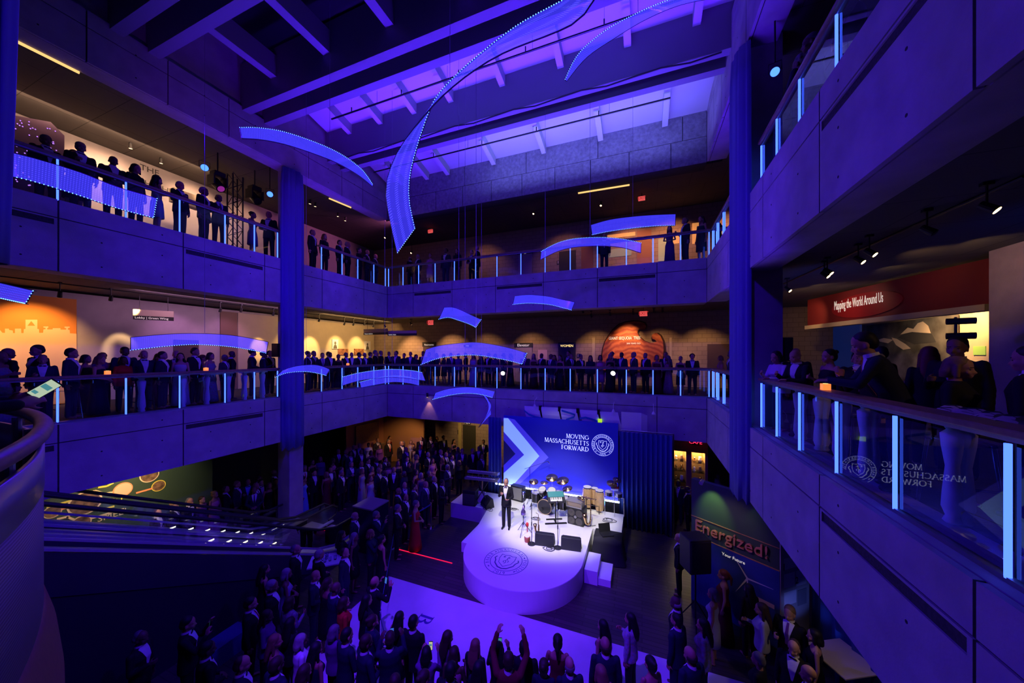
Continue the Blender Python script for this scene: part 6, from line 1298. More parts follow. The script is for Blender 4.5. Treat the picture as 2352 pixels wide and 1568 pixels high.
# carpet, lettering, ropes
t = thing('white_carpet', (-3.5,6.6,0), 'white carpet strip on the floor in front of the round stage', 'carpet'); MB().box((-7.2,4.6,.001),(2.2,8.18,.008)).build('strip', mat('carpet_white',(.62,.6,.6),.7,noise=.05,nscale=2), t)
M['carpet_ink'] = mat('carpet_ink',(.06,.05,.25),.6)
for i, ch in enumerate('BAKER'):
    v = P(984,1412,z=.009); o = Vector((v.x,v.y-.62*i,.009)); mb = MB()
    serif_to(mb, ch, lambda a, b: o+Vector((.38*(b-.5),-.45*a,0)), Vector((0,0,.002))); mb.build('floor_letter', M['carpet_ink'], t)
def stanchion(p, label):
    t = thing('stanchion', p, label, 'stanchion', 'rope stanchions'); MB().lathe([(.16,0),(.16,.015),(.03,.04)]).build('base', M['chrome'], t, world=False); MB().cyl((0,0,.03),(0,0,.95),.025).lathe([(.03,.95),(.035,.98),(.0,1.0)]).build('post', M['chrome'], t, world=False); return Vector(p)+Vector((0,0,.92))
def rope(a, b, label, sag=.06, m=None):
    d = b-a; rows = [[a.lerp(b,k/12)+Vector((0,0,-sag*4*k/12*(1-k/12)+o)) for k in range(13)] for o in (.025,-.025)]
    tag(MB().grid(rows, d.cross(Vector((0,0,1))).normalized()*.006).build('rope_belt', m or M['navy']), label, 'barrier belt')
A_ = [P(990,1212,z=0), P(905,1262,z=0)+Vector((0,.1,0)), P(872,1500,z=0), Vector((-4.7,5.35,0)), Vector((-2.2,5.35,0)), Vector((-.75,6.05,0)), Vector((.35,6.2,0))]
nm_ = ('beside the man by the stage wing','behind the raised phones on the left','at the left corner of the white carpet','on the carpet left of the middle','on the carpet at the middle','on the carpet right of the middle','at the right end of the white carpet')
tops = [stanchion(p, 'chrome stanchion '+n__) for p, n__ in zip(A_, nm_)]
for i in range(6): rope(tops[i], tops[i+1], 'dark barrier belt from the stanchion %s' % nm_[i], .05)
tag(MB().box((P(905,1258,z=0).x, P(905,1258,z=0).y-.03, .002),(P(1068,1261,z=0).x, P(905,1258,z=0).y+.0, .012)).build('red_light_line', emis('red_line',(1,.01,.08),1.2)), 'thin red light line on the floor left of the round stage', 'light line')
# escalators
def escalator(x0, x1, yb0, label):
    t = thing('escalator', ((x0+x1)/2, yb0, 0), label, 'escalator', 'escalators'); sl = math.tan(math.radians(30)); yt = yb0-5.16/sl
    def prof(off, ya=yb0+1.5, n=6):  # line parallel to the flight, offset upwards
        return [(ya, off), (yb0+.3, off), (yb0-.3, off+.35*sl), (yt, 5.16+off), (yt-1.5, 5.16+off)]
    M['escsteel'] = M.get('escsteel') or mat('escalator_steel',(.5,.5,.52),.38,metal=.25)
    for sx, nm in ((x0, 'side'), (x1, 'side')):
        out = -1 if sx == x0 else 1
        p = prof(0); poly = [(y, z+.18) for y, z in p]+[(yt-1.5, 3.6), (yt+.4, 4.2), (yb0-.6, -.0), (yb0+1.5, 0)]
        MB().prism([(y, max(0,z)) for y, z in poly], (sx-out*.14,0,0), (0,1,0), (0,0,1), out*.14).build('cladding', mat('escalator_cladding',(.05,.05,.07),.35,metal=.3), t)
        for dz, dx, w_, m in ((.2,-out*.1,.2,M['escsteel']),(.38,-out*.06,.1,M['escsteel'])):
            p = prof(dz); MB().grid([[(sx+dx-w_/2,y,z) for y, z in p],[(sx+dx+w_/2,y,z) for y, z in p]],(0,0,.05)).build('deck_strip', m, t)
        p = prof(.42); q = prof(.98); MB().grid([[(sx-out*.06,y,z) for y, z in p],[(sx-out*.06,y,z) for y, z in q]]).build('glass_balustrade', M['glass'], t)
        p = prof(1.0, yb0+1.45); pts = [(sx-out*.06,y,z) for y, z in p]; pts = [(sx-out*.06,yb0+1.3,.5),(sx-out*.06,yb0+1.62,.6),(sx-out*.06,yb0+1.66,.85)]+pts
        MB().tube(pts, .04, 8).build('handrail', M['black'], t)
    mb = MB(); n = 26
    for k in range(n): y = yb0-k*(yb0-yt)/n; z = k*5.16/n; mb.box((x0+.2,y-.36,z-.05),(x1-.2,y,z+.02)); mb.box((x0+.2,y-.36,z),(x1-.2,y-.34,z+.2))
    mb.build('steps', mat('step_grey',(.16,.16,.17),.4,metal=.6), t); MB().box((x0+.15,yb0,.01),(x1-.15,yb0+1.7,.03)).build('comb_plate', M['escsteel'], t)
    for k in range(9): y = yb0+.9-k*.42; z = max(.22,(yb0-.05-y)*sl+.3); MB().box((x0+.145,y-.12,z),(x0+.165,y+.08,z+.03)).build('skirt_lamp', emis('skirt_lamp',(1,.85,.6),3.0), t)
    return t
escalator(-11.1, -9.5, 8.0, 'nearer escalator climbing to the left'); escalator(-12.95, -11.4, 8.0, 'farther escalator climbing to the left')
spot('escalator_light', (-10.5,10.2,3.3), (-10.4,8.4,.3), 26, (1,.8,.4), 70, .6, .05)
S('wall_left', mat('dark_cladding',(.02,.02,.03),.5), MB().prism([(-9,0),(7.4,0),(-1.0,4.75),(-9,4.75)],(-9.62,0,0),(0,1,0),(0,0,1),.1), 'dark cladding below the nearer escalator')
S('trim_8', mat('step_blue_glow',(.05,.06,.2),.4), MB().box((-9.0,4.3,.0),(-8.55,5.1,.4)), 'low step at the lower left with blue glow in its colour')  # the blue glow here is put into the step's colour
# rounded viewing balcony at the lower left
bc = Vector((-6.1,-5.04,0)); RB = 6.4; A0, A1 = math.radians(45), math.radians(125); n = 60
def ring(r, z0, z1, nm, m, par=None, th=.03, a0=A0, a1=A1):
    an = [a0+(a1-a0)*k/n for k in range(n+1)]; rows = [[bc+Vector((r*math.cos(a),r*math.sin(a),z)) for a in an] for z in (z0,z1)]
    o = MB().grid(rows).build(nm, m, par, smooth=True); s = o.modifiers.new('solid','SOLIDIFY'); s.thickness = th; return o
def perf():
    m, nt, b = nodes('perforated_metal'); g = nt.nodes.new('ShaderNodeTexCoord'); w_ = nt.nodes.new('ShaderNodeTexWave'); w_.bands_direction = 'Z'; w_.inputs['Scale'].default_value = 14; nt.links.new(g.outputs['Object'], w_.inputs[0]); r = nt.nodes.new('ShaderNodeValToRGB'); r.color_ramp.elements[0].color = (.16,.12,.18,1); r.color_ramp.elements[1].color = (.34,.28,.36,1); nt.links.new(w_.outputs[0], r.inputs[0]); nt.links.new(r.outputs[0], b.inputs['Base Color']); b.inputs['Metallic'].default_value = .5; b.inputs['Roughness'].default_value = .45; return m
bt = thing('round_balcony', (bc.x,bc.y,4.0), 'rounded viewing balcony clad in perforated metal at the lower left', 'balcony')
ring(RB, 4.55, 5.75, 'perforated_panel', perf(), bt); ring(RB+.005, 5.75, 6.06, 'upper_band', mat('satin_steel',(.45,.42,.48),.35,metal=.7), bt)
an = [A0+(A1-A0)*k/n for k in range(n+1)]
MB().tube([bc+Vector((RB*math.cos(a),RB*math.sin(a),6.2)) for a in an], .05, 14).build('handrail', M['wood'], bt, smooth=True)
for k in range(9): a = A0+(A1-A0)*(k+.5)/9; c = bc+Vector((RB*math.cos(a)*.99,RB*math.sin(a)*.99,0)); MB().cyl((c.x,c.y,5.2),(c.x,c.y,6.18),.03).build('post', M['steelrail'], bt)
an2 = [A0+(A1-A0)*k/n for k in range(n+1)]; prof_ = [(RB-.02,4.9),(RB+.02,4.72),(RB+.07,4.5),(RB+.1,4.2),(RB+.11,3.5)]
MB().grid([[bc+Vector((r*math.cos(a),r*math.sin(a),z)) for a in an2] for r, z in prof_],(0,0,-.02)).build('curved_wood_skirt', mat('skirt_wood',(.3,.13,.07),.5,noise=.1,nscale=20), bt, smooth=True)
S('floor', M['carpet'], MB().prism([(bc.x+(RB-.05)*math.cos(a),bc.y+(RB-.05)*math.sin(a)) for a in an]+[(-9,-8),(2,-8)],(0,0,Z2-.3),(1,0,0),(0,1,0),.28), 'floor of the rounded viewing balcony')
# tables and stools along the middle gallery railings
def stool(p, label):
    t = thing('bar_stool', p, label, 'stool', 'clear acrylic bar stools'); MB().box((-.17,-.17,.7),(.17,.17,.74)).build('seat', M['acrylic'], t, world=False, bevel=.01)
    for sx in (-1,1):
        for sy in (-1,1): MB().cyl((sx*.15,sy*.15,.72),(sx*.2,sy*.2,0),.018,n=8).build('leg', M['acrylic'], t, world=False)
    MB().cyl((-.18,-.18,.28),(.18,-.18,.28),.012).cyl((-.18,.18,.28),(.18,.18,.28),.012).build('footrest', M['acrylic'], t, world=False)
BAL = [(.03,0),(.05,.03),(.035,.08),(.055,.16),(.05,.3),(.035,.55),(.055,.75),(.06,.86),(.03,.9),(.05,.95)]
def bartable(x0, x1, y0, y1, label):
    t = thing('bar_table', ((x0+x1)/2,(y0+y1)/2,Z2), label, 'table', 'high tables along the middle railings'); MB().box((x0,y0,Z2+.95),(x1,y1,Z2+1.0)).build('tabletop', M['white'], t)
    for x in (x0+.1,x1-.1):
        for y in (y0+.1,y1-.1): MB().lathe([(r*1.3,z) for r, z in BAL],(x,y,Z2),14).build('leg', M['white'], t, smooth=True)
for i, (a, b) in enumerate(((3.4,4.6),(5.75,6.6),(7.0,8.0))): bartable(2.66,2.94,a,b,'white high table on turned legs behind the right railing, %s from the drape' % ORD[2-i])
for i, y in enumerate((3.0,4.9,6.6,8.25)): stool((3.05,y,Z2), '%s clear stool from the blue drape behind the right middle railing' % ORD[3-i])
for i, (a, b) in enumerate(((4.9,6.0),(6.4,7.2),(7.5,8.3))): bartable(-13.2,-12.92,a,b,'white high table on turned legs behind the left railing, %s from the drape' % ORD[2-i])
for i, px in enumerate((12,151,325)): p = P(px,940,x=-13.25); stool((p.x,p.y,Z2), '%s clear stool from the left behind the left middle railing' % ORD[i])
for i, (px, x, y) in enumerate(((247,PL-.06,0),(473,PL-.06,0),(799,PL-.06,0),(1896,PR+.06,0))):
    p = P(px,850,x=x); o = thing('candle_holder', (p.x,p.y,Z2+1.1), 'small glowing orange candle cube on the %s' % ('left middle handrail, leftmost','left middle handrail, right of the framed panel','left middle handrail, beyond the drape','right middle handrail')[i], 'candle')
    MB().box((-.045,-.045,0),(.045,.045,.09)).build('glass_cube', mat('candle_cube',(.8,.3,.1),.4,emit=(1,.22,.04),es=1.3), o, world=False); MB().cyl((0,0,.09),(0,0,.094),.03).build('wax', emis('flame',(1,.6,.2),2), o, world=False)
t = thing('folded_jacket', (2.8,4.1,Z2+1.0), 'dark coat and checked scarf folded on the high table behind the right railing', 'coat')
mb = MB(); rows = [[Vector((2.74+.2*math.cos(v*.45)*(1+.15*math.sin(u)), 3.75+u*.065, Z2+1.0+.02+.1*abs(math.sin(v*.45))*(1+.3*math.sin(u*2.1+v)))) for v in range(8)] for u in range(12)]
mb.grid(rows).build('scarf', M['checks'] if 'checks' in M else brick('checks',(.5,.42,.42),(.55,.45,.45),(.01,.01,.02),.09,.09,.1,.9), t, smooth=True); MB().ell((2.8,3.85,Z2+1.07),(.16,.4,.065)).build('coat', M['black'], t, smooth=True)
# ================================================================ the guests
STG = Vector((-3.4, 11.2, 0))
HN = {'short':'short','receding':'thinning','curly':'curly','fringe':'balding','long':'long','bob':'bobbed','pony':'tied back','bun':'pinned up'}
QUEUE = []
def guest(loc, region, h=None, sex=None, pose=None, face=None, px=0, detail=0, **k):
    """choose an outfit, keep it for labelling once the region is complete"""
    sex = sex or ('f' if R_.random() < .36 else 'm')
    if sex == 'm':
        a = dict(kind='suit', hair=R_.choice(['short','short','short','receding','receding','fringe','bald','curly']), hc=R_.choice(['black','brown','brown','grey','grey','white','blond']), cc=R_.choice(['black','black','black','navy','navy','charcoal']), neck=R_.choice(['tie','bow','bow','tie','none']), tc=R_.choice(['navy','red','black','purple']), h=h or R_.uniform(1.70,1.86))
    else:
        kd_ = R_.choice(['gown','gown','dress','top','top']); a = dict(kind=kd_, hair=R_.choice(['long','long','bob','bob','pony','bun','short']), hc=R_.choice(['black','brown','brown','blond','blond','grey','red']), cc=R_.choice(['black','black','black','navy','maroon','silver','purple','dark green','pink'] if kd_ != 'top' else ['black','navy','black','charcoal','purple']), lc='black', h=h or R_.uniform(1.58,1.72), pattern=R_.random() < .2)
    a.update(skin=R_.choice([0,0,1,1,2,3,4]), pose=pose or R_.choice(['stand','stand','drink','clasp','stand'])); a.update(k)
    if face is None:
        f = STG-Vector((loc[0],loc[1],0)); g = math.atan2(f.y,f.x)+R_.gauss(0,.35); face = (math.cos(g),math.sin(g))
    lab = a.pop('label', None)
    b = person(loc, face, detail=detail, group=region, **a)
    g = {'suit':'suit','gown':'gown','dress':'dress','top':'top'}[a['kind']]
    hs = 'bald' if a['hair'] == 'bald' else '%s%s hair' % ({'long':'long ','curly':'curly '}.get(a['hair'],''), a['hc'])
    QUEUE.append((region, px, b, 'person in %s %s, %s' % (a['cc'], g, hs), lab, a))
    return b
def top_at(px, py, zf, h): return P(px, py, z=zf+h)
def crowd(lst, off, sc_, region, hm=1.74, hf=1.64, **k):
    for e in lst:
        u, v = e[0], e[1]; o = dict(k); o.update(e[2] if len(e) > 2 else {})
        sex = o.pop('sex', None) or ('f' if R_.random() < .36 else 'm'); h = o.pop('h', (hm if sex == 'm' else hf)+R_.uniform(-.05,.06))
        px, py = off[0]+u*sc_, off[1]+v*sc_; p = top_at(px, py, 0, h); p.z = 0
        if 'beyond the esc' in region and p.x > -13.5: p = P(px, py, x=-13.55-R_.uniform(0,.5)); p.z = 0
        if 'lower right' in region:
            sd = (p-k0).dot(kn)
            if sd < .4: p += kn*(.4-sd)
        if p.y > 17.9: p *= 17.7/p.y
        if p.x < -14.8: p *= 14.8/-p.x
        if -13.3 < p.x < -9.2 and p.y < 9.9 and 'beyond' not in region: p.x = -9.0 if p.x > -11 else p.x
        guest(p, region, h, sex, px=px, **o)
D = lambda **k: k
# crowd left of the stage, as far as the back wall
crowd([(540,440),(750,395,D(sex='m')),(870,350,D(sex='f',kind='top',cc='white',hair='bun',hc='brown',face=(.6,-.8))),(975,290,D(sex='m',cc='charcoal',face=(1,-.3))),(1125,275,D(sex='f',hair='long',hc='brown',kind='dress',cc='maroon')),(700,460,D(neck='bow',sex='m')),(195,540),(290,660,D(sex='f')),(440,690,D(sex='f',cc='pink',kind='dress',hair='long',hc='black')),(575,590,D(sex='m')),(780,585,D(sex='m',hair='fringe',hc='white')),(900,600,D(sex='f',hc='red')),(1000,530),(1110,465,D(sex='m')),(1290,490,D(sex='f')),(1380,475),(1410,535,D(sex='f',hc='blond',cc='tan',kind='dress')),(1320,560,D(sex='m',hc='grey')),(1500,430,D(sex='m')),(1545,400,D(sex='m',hair='short',hc='black')),(1615,430,D(sex='m')),(1690,415),(1770,380,D(sex='m')),(1895,425,D(sex='f',hair='long',cc='black')),(1640,510,D(sex='f')),(1490,530),(1265,490),(1580,620),(1670,590,D(sex='f')),(1740,590),(1795,620,D(sex='m',hc='grey')),(1830,560),(1945,560,D(sex='f',cc='purple',kind='dress')),(1995,580,D(sex='m',cc='charcoal')),(1870,650),(2120,580,D(sex='m')),(2195,545,D(sex='m')),(2230,640,D(sex='m',hair='receding')),(2250,470,D(sex='m')),(1960,720),(1760,680),(1820,770,D(sex='m')),(1635,690,D(sex='f')),(1450,650,D(sex='f')),(1335,670),(1360,740),(1440,830),(1510,865,D(sex='f',hc='white',hair='bob')),(1590,850,D(sex='f',hc='grey',hair='curly')),(1660,910,D(sex='m',hair='receding',hc='white')),(1745,950,D(sex='m',hair='short',hc='black',pose='clasp')),(1300,975,D(sex='m')),(1540,970,D(sex='m')),(1430,1000,D(sex='m')),(1215,1050,D(sex='m',hair='bald')),(1310,1120,D(sex='m',hair='receding')),(1210,1250),(1430,1200,D(sex='f',kind='gown',cc='red',hair='short',hc='grey')),(1300,850),(1180,730,D(sex='f')),(1130,740),(1150,800),(1010,760,D(sex='f')),(960,690),(885,690),(910,790,D(sex='f')),(780,730,D(sex='m')),(820,810),(640,740),(520,800,D(sex='f')),(545,840,D(sex='m',neck='bow',hc='grey')),(375,850,D(sex='f',kind='gown',cc='maroon',hc='blond',hair='bob')),(450,800),(190,840),(100,780),(75,920,D(sex='f',kind='gown',cc='pale blue',hair='bun',hc='black')),(20,900,D(sex='m')),(890,900),(1000,810),(1080,830),(1040,680),(640,610),(700,1340,D(sex='m',hair='fringe',hc='white',cc='navy')),(960,1330,D(sex='m',pose='phone',cc='navy',hair='short',hc='grey'))], (680,920), .1913, 'crowd left of the stage')
# guests beyond the escalators
crowd([(160,490,D(sex='m')),(270,620,D(sex='f',cc='purple',hair='short')),(360,520,D(sex='f',cc='pink',kind='dress',hair='bun')),(580,430,D(sex='m')),(660,560,D(sex='m',shirt='pale blue')),(880,590,D(sex='m')),(975,530,D(sex='m')),(1050,620,D(sex='f')),(1080,710,D(sex='f')),(890,750,D(sex='m')),(1150,550,D(sex='f')),(1345,590,D(sex='m')),(630,380,D(sex='m')),(850,400,D(sex='m')),(1090,270,D(sex='m'))], (420,1000), .1913, 'guests beyond the escalators')
crowd([(1450,340,D(sex='m',hc='brown')),(1720,315,D(sex='m',hc='blond'))], (90,1050), .187, 'guests beyond the escalators')
# crowd between the escalators and the white carpet
crowd([(640,290,D(sex='m',hair='receding',hc='grey')),(850,340,D(sex='m')),(1095,320,D(sex='m',hair='receding')),(1080,160,D(sex='f',hair='long',hc='black')),(1190,175,D(sex='f',hair='long',hc='white',cc='black')),(1320,150,D(sex='f',hair='bob',hc='blond',pose='phone')),(1440,200,D(sex='f',hair='bun',hc='black')),(340,480,D(sex='f',hair='long',hc='black',cc='black')),(545,515,D(sex='f',hair='bob',hc='white',cc='silver')),(420,620,D(sex='m',hair='short',hc='white')),(810,530,D(sex='m',hair='bald',cc='navy',skin=0)),(1000,650,D(sex='m',hair='bald',cc='navy')),(1080,770,D(sex='f',hair='bob',hc='brown',kind='top',cc='red')),(1370,590,D(sex='m',hc='brown',pose='phone')),(1290,760,D(sex='f',hair='long',hc='black')),(930,610,D(sex='f')),(220,780,D(sex='m',hair='short',hc='black')),(410,875,D(sex='f',hair='long',hc='brown')),(540,800,D(sex='f',hair='bob',hc='brown',cc='silver',kind='top')),(590,970,D(sex='f',hair='long',hc='black')),(560,1120,D(sex='f',hair='long',hc='blond',cc='purple')),(1340,950,D(sex='f',hair='bun',hc='brown')),(940,1090,D(sex='f',hair='bob',hc='grey')),(1090,1070,D(sex='m',hair='short',hc='black',cc='navy')),(820,1130,D(sex='f',hair='long',hc='black')),(1390,1120,D(sex='m',hair='short',hc='brown')),(460,1340,D(sex='m',hair='short',hc='brown')),(720,1410,D(sex='f',hair='bob',hc='brown')),(140,1330,D(sex='m')),(660,1150,D(sex='f',hair='bob',hc='white',cc='white',kind='top'))], (520,1180), .2475, 'crowd between escalators and white carpet')
# people along the near edge of the white carpet
crowd([(260,510,D(sex='f',hair='long',hc='black',cc='black')),(420,540,D(sex='m',hair='short',hc='black',cc='black')),(800,730,D(sex='f',hair='long',hc='brown')),(1070,850,D(sex='f',hair='long',hc='blond')),(910,890,D(sex='f',hair='bob',hc='brown')),(1280,830,D(sex='f',hair='long',hc='black',pose='phone')),(1480,920,D(sex='m',hair='short',hc='brown',cc='maroon',pose='reach')),(1670,880,D(sex='m',hair='short',hc='black')),(1980,760,D(sex='f',hair='pony',hc='black')),(2040,990,D(sex='m',hair='fringe',hc='grey',cc='navy')),(815,975,D(sex='m',hair='short',hc='black')),(1130,1040,D(sex='f',hair='long',hc='black')),(560,880,D(sex='f',hair='bob',hc='black',pose='phone')),(570,1130,D(sex='f',hair='bun',hc='brown',cc='purple')),(1810,975,D(sex='f',hair='bun',hc='brown')),(220,1180,D(sex='f',hair='bob',hc='brown')),(40,740,D(sex='m',hair='short',hc='brown',pose='phone'))], (860,1300), .2126, 'front row by the white carpet')
# lower right crowd
crowd([(500,730,D(sex='f',hair='long',hc='black',cc='black')),(530,980,D(sex='m',hair='fringe',hc='brown',cc='navy')),(870,640,D(sex='f',hair='long',hc='black',cc='white',kind='top',pose='drink')),(1480,420,D(sex='m',hair='fringe',hc='white')),(1980,310,D(sex='f',hair='bob',hc='grey')),(2160,20,D(sex='f',hair='pony',hc='red',face=(-1,.2))),(1490,650,D(sex='m',hair='short',hc='black',cc='navy')),(1680,1110,D(sex='m',hair='fringe',hc='brown',cc='navy')),(1850,720,D(sex='f',hair='long',hc='black',pattern=True,kind='top',cc='silver')),(480,1370,D(sex='f',hair='bob',hc='blond')),(1150,1240,D(sex='f',hair='bun',hc='black'))], (1300,1300), .1709, 'lower right crowd')
crowd([(460,320,D(sex='f',hair='long',hc='black',cc='black')),(600,580,D(sex='f',hair='long',hc='brown',kind='top',cc='silver',face=(-1,.2),pose='drink')),(960,620,D(sex='m',hair='short',hc='blond',cc='black',face=(-.6,-.8))),(1250,900,D(sex='f',hair='bob',hc='black',cc='black',face=(-1,.3))),(1000,1040,D(sex='m',hair='receding',hc='brown',cc='black',face=(-.5,-.8))),(560,1200,D(sex='f',hair='short',hc='grey',kind='top',cc='black')),(1200,1370,D(sex='m',hair='bald',cc='black',skin=0))], (1640,1280), .1837, 'lower right crowd')
crowd([(1558,1103,D(sex='m',hair='short',hc='black',skin=4,face=(-.4,-1))),(1580,1117,D(sex='m',hair='fringe',hc='white',face=(-1,.0))),(1560,1226,D(sex='m',hair='receding',hc='white',face=(-1,.2)))], (0,0), 1, 'guests by the display cabinet and kiosk')
crowd([(322,1450,D(sex='m',hair='receding',hc='grey',face=(1,.6))),(430,1418,D(sex='m',hair='short',hc='black',pose='phone')),(470,1478,D(sex='m',hair='short',hc='black',face=(.3,1)))], (0,0), 1, 'guests in the dark lower left')
# middle gallery, left rail
def gallery(lst, off, sc_, region, plane, zf, face, **k):
    for e in lst:
        u, v = e[0], e[1]; o = dict(k); o.update(e[2] if len(e) > 2 else {})
        px, py = off[0]+u*sc_, off[1]+v*sc_; dp = o.pop('dp', 0)+R_.uniform(0,.1)
        q = P(px, py, **{plane[0]: plane[1]+plane[2]*dp}); h = q.z-zf
        sex = o.pop('sex', None) or ('f' if h < 1.66 else 'm'); h = min(1.9, max(1.52, h)); f = face; a = R_.gauss(0,.55); f = (face[0]*math.cos(a)-face[1]*math.sin(a), face[0]*math.sin(a)+face[1]*math.cos(a)); f = o.pop('face', f)
        if o.get('pose') == 'lean': h *= 1.09
        guest(Vector((q.x,q.y,zf)), region, h, sex, face=f, px=px, **o)
LP = ('x', PL-.72, -1)
gallery([(0,600,D(sex='f')),(130,570,D(sex='m',hair='bald',face=(-.3,1),dp=.5)),(240,545,D(sex='m',hair='short',hc='brown',face=(.3,-1),neck='bow',dp=.5)),(390,625,D(sex='m',hair='receding',hc='brown',cc='navy')),(545,572,D(sex='m',hair='short',hc='brown',cc='navy')),(745,625,D(sex='f',hair='bob',dp=.7)),(805,635,D(sex='f',hair='bob',hc='blond',cc='black')),(875,610,D(sex='f',hair='curly',dp=.9)),(1015,562,D(sex='m',hair='short',hc='black',dp=.7)),(1120,600,D(dp=.8)),(1060,640,D(sex='f',cc='red',kind='top',hair='bob',hc='brown')),(1220,588,D(sex='m',hair='bald',neck='bow')),(1275,615,D(dp=.9)),(1335,598,D(sex='m')),(1440,590,D(dp=.6)),(1550,567,D(sex='m')),(1490,610,D(sex='f',hair='long',hc='black')),(1660,625,D(dp=.8)),(1735,607),(1790,625,D(sex='m',hc='grey')),(1890,592,D(dp=.3,face=(.3,1))),(2065,580,D(sex='m',dp=.4,face=(.5,.8))),(2150,600),(2210,590,D(dp=.4))], (0,640), .2806, 'left middle gallery guests', LP, Z2, (1,.25))
gallery([(100,500),(175,495,D(dp=.5)),(290,520),(370,505,D(dp=.6)),(440,510),(500,540),(600,515),(690,515),(765,515),(850,520),(910,510),(965,485,D(sex='m')),(1010,520,D(dp=.5)),(1065,490)], (690,720), .1743, 'middle gallery guests beyond the blue drape', LP, Z2, (1,.1))
BP = ('y', PB+.6, 1)
gallery([(1140,500),(1235,495),(1305,495),(1370,525),(1460,505),(1530,540),(1600,500)]+[(1690+i*98, 512+(i*37) % 26, D(dp=(i % 3)*.35)) for i in range(12)], (690,720), .1743, 'far middle gallery guests', BP, Z2, (.1,-1))
gallery([(510,405),(540,415),(595,410,D(sex='m',hair='bald',skin=4)),(655,420,D(sex='m')),(710,425,D(dp=.6)),(740,425),(830,390,D(dp=.7)),(862,415,D(sex='m',hc='grey')),(950,420,D(sex='m',hc='grey')),(1025,430,D(sex='f',hair='long',hc='brown')),(1085,425,D(sex='f',hair='bob',cc='pink',kind='dress')),(1155,415,D(hc='white')),(1195,398,D(sex='m',dp=.5)),(1280,400,D(sex='m')),(1380,400,D(sex='m',cc='charcoal',hat=1) if 0 else D(sex='m',cc='charcoal',face=(-.8,-.5))),(1490,405,D(sex='m')),(1575,425,D(sex='f',hair='bob')),(1650,400,D(sex='m',dp=.5)),(1665,430,D(sex='f',hair='long')),(1790,435,D(hc='grey')),(1860,415,D(sex='m'))], (1080,700), .2721, 'far middle gallery guests', BP, Z2, (-.1,-1))
gallery([(1624,806,D(dp=.1)),(1655,817,D(sex='f',hair='bob',hc='blond',cc='pink',kind='dress')),(1680,805,D(sex='m'))], (0,0), 1, 'right middle guests beyond the drape', ('x', PR+.55, 1), Z2, (-1,.1))
# upper gallery
UP = ('x', PL-.5, -1)
gallery([(185,328,D(sex='m',hair='short',hc='grey')),(165,345,D(sex='f',dp=.4)),(265,363,D(sex='m',hair='bald')),(312,378,D(sex='f',hair='bob',hc='black')),(355,402,D(sex='f',hair='long',hc='black')),(413,418,D(sex='m')),(470,432,D(sex='m')),(500,447,D(sex='m')),(580,487,D(sex='f',hair='curly',hc='black')),(618,487,D(sex='m',hc='grey')),(110,310,D(sex='m',dp=.6))], (0,0), 1, 'left upper gallery guests', UP, Z3, (1,.2), detail=1)
gallery([(718,528,D(sex='m')),(745,538,D(sex='f',hair='bob')),(780,552),(798,556),(825,570,D(sex='f')),(842,574),(862,584)], (0,0), 1, 'upper gallery guests beyond the left drape', UP, Z3, (1,.1))
gallery([(942,590),(960,585),(988,582,D(sex='f')),(1024,570,D(sex='m',cc='charcoal')),(1050,572,D(sex='f',hair='long')),(1084,575,D(dp=.3)),(1097,565,D(sex='m')),(1388,536,D(sex='m',dp=.3)),(1538,520,D(sex='f',hair='long',hc='black')),(1574,500,D(sex='m',face=(-.9,-.4))),(1611,497,D(sex='f',hair='long',hc='brown',face=(-.8,-.6)))], (0,0), 1, 'far upper gallery guests', BP, Z3, (0,-1))
gallery([(1862,54,D(sex='m',hair='short',hc='grey')),(1850,104,D(sex='m',hair='curly',hc='grey')),(1962,6,D(sex='m',hair='short',hc='black'))], (0,0), 1, 'right upper gallery guests', ('x', PR+.3, 1), Z3, (-1,.3), detail=1, pose='clasp')
# near guests at the right middle rail
def near(px, py, d, label, h=None, **k):
    q = P(px, py, d=d); hh = h or q.z-Z2; guest(Vector((q.x,q.y,Z2)), 'right middle gallery guests', hh, px=px, detail=1, label=label, **k)
near(1797,818,7.1,'person in white blouse with short dark hair, at the rail nearest the right blue drape',sex='f',kind='top',cc='white',hair='bob',hc='black',pose='perch',h=1.68,face=(-.8,-.5),skin=1,pattern=False)
near(1827,800,7.2,'balding person in dark suit standing behind the white-bloused guest',sex='m',hair='bald',cc='black',pose='stand',face=(-.5,-.8),skin=1)
near(1855,808,6.4,'heavy person in black suit and open white shirt, seated by the candle',sex='m',hair='bald',cc='black',pose='perch',h=1.7,neck='none',face=(-.9,-.4),skin=1)
near(1916,803,6.0,'dark-haired person in black dress looking down beside the candle',sex='f',kind='dress',hair='bun',hc='black',cc='black',pose='drink',face=(-.9,-.2),skin=1,pattern=False)
near(1950,810,5.8,'smiling person in black suit behind the white-haired guest',sex='m',hair='short',hc='black',cc='black',pose='drink',face=(-.2,-1),skin=0)
near(1974,803,5.3,'short dark-haired person in black suit left of the white-haired guest',sex='m',hair='short',hc='black',cc='black',pose='stand',face=(-.3,-1),skin=0)
near(2006,806,4.6,'white-haired person with glasses raising both hands to the mouth',sex='f',kind='top',hair='curly',hc='white',cc='black',pose='phone',face=(-1,-.25),skin=0,h=1.62,pattern=False)
near(2016,797,5.7,'dark-haired person standing behind the white-haired guest with glasses',sex='m',hair='short',hc='black',cc='charcoal',pose='stand',face=(-.3,1))
near(2072,797,3.95,'large dark-haired person in dark navy suit bending over the right rail',sex='m',hair='short',hc='black',cc='navy',pose='lean',h=1.93,face=(-1,.35),skin=0)
near(2134,798,4.8,'person with long auburn hair seen from behind the stooping guest',sex='f',kind='top',hair='long',hc='red',cc='black',pose='stand',face=(.4,1),pattern=False)
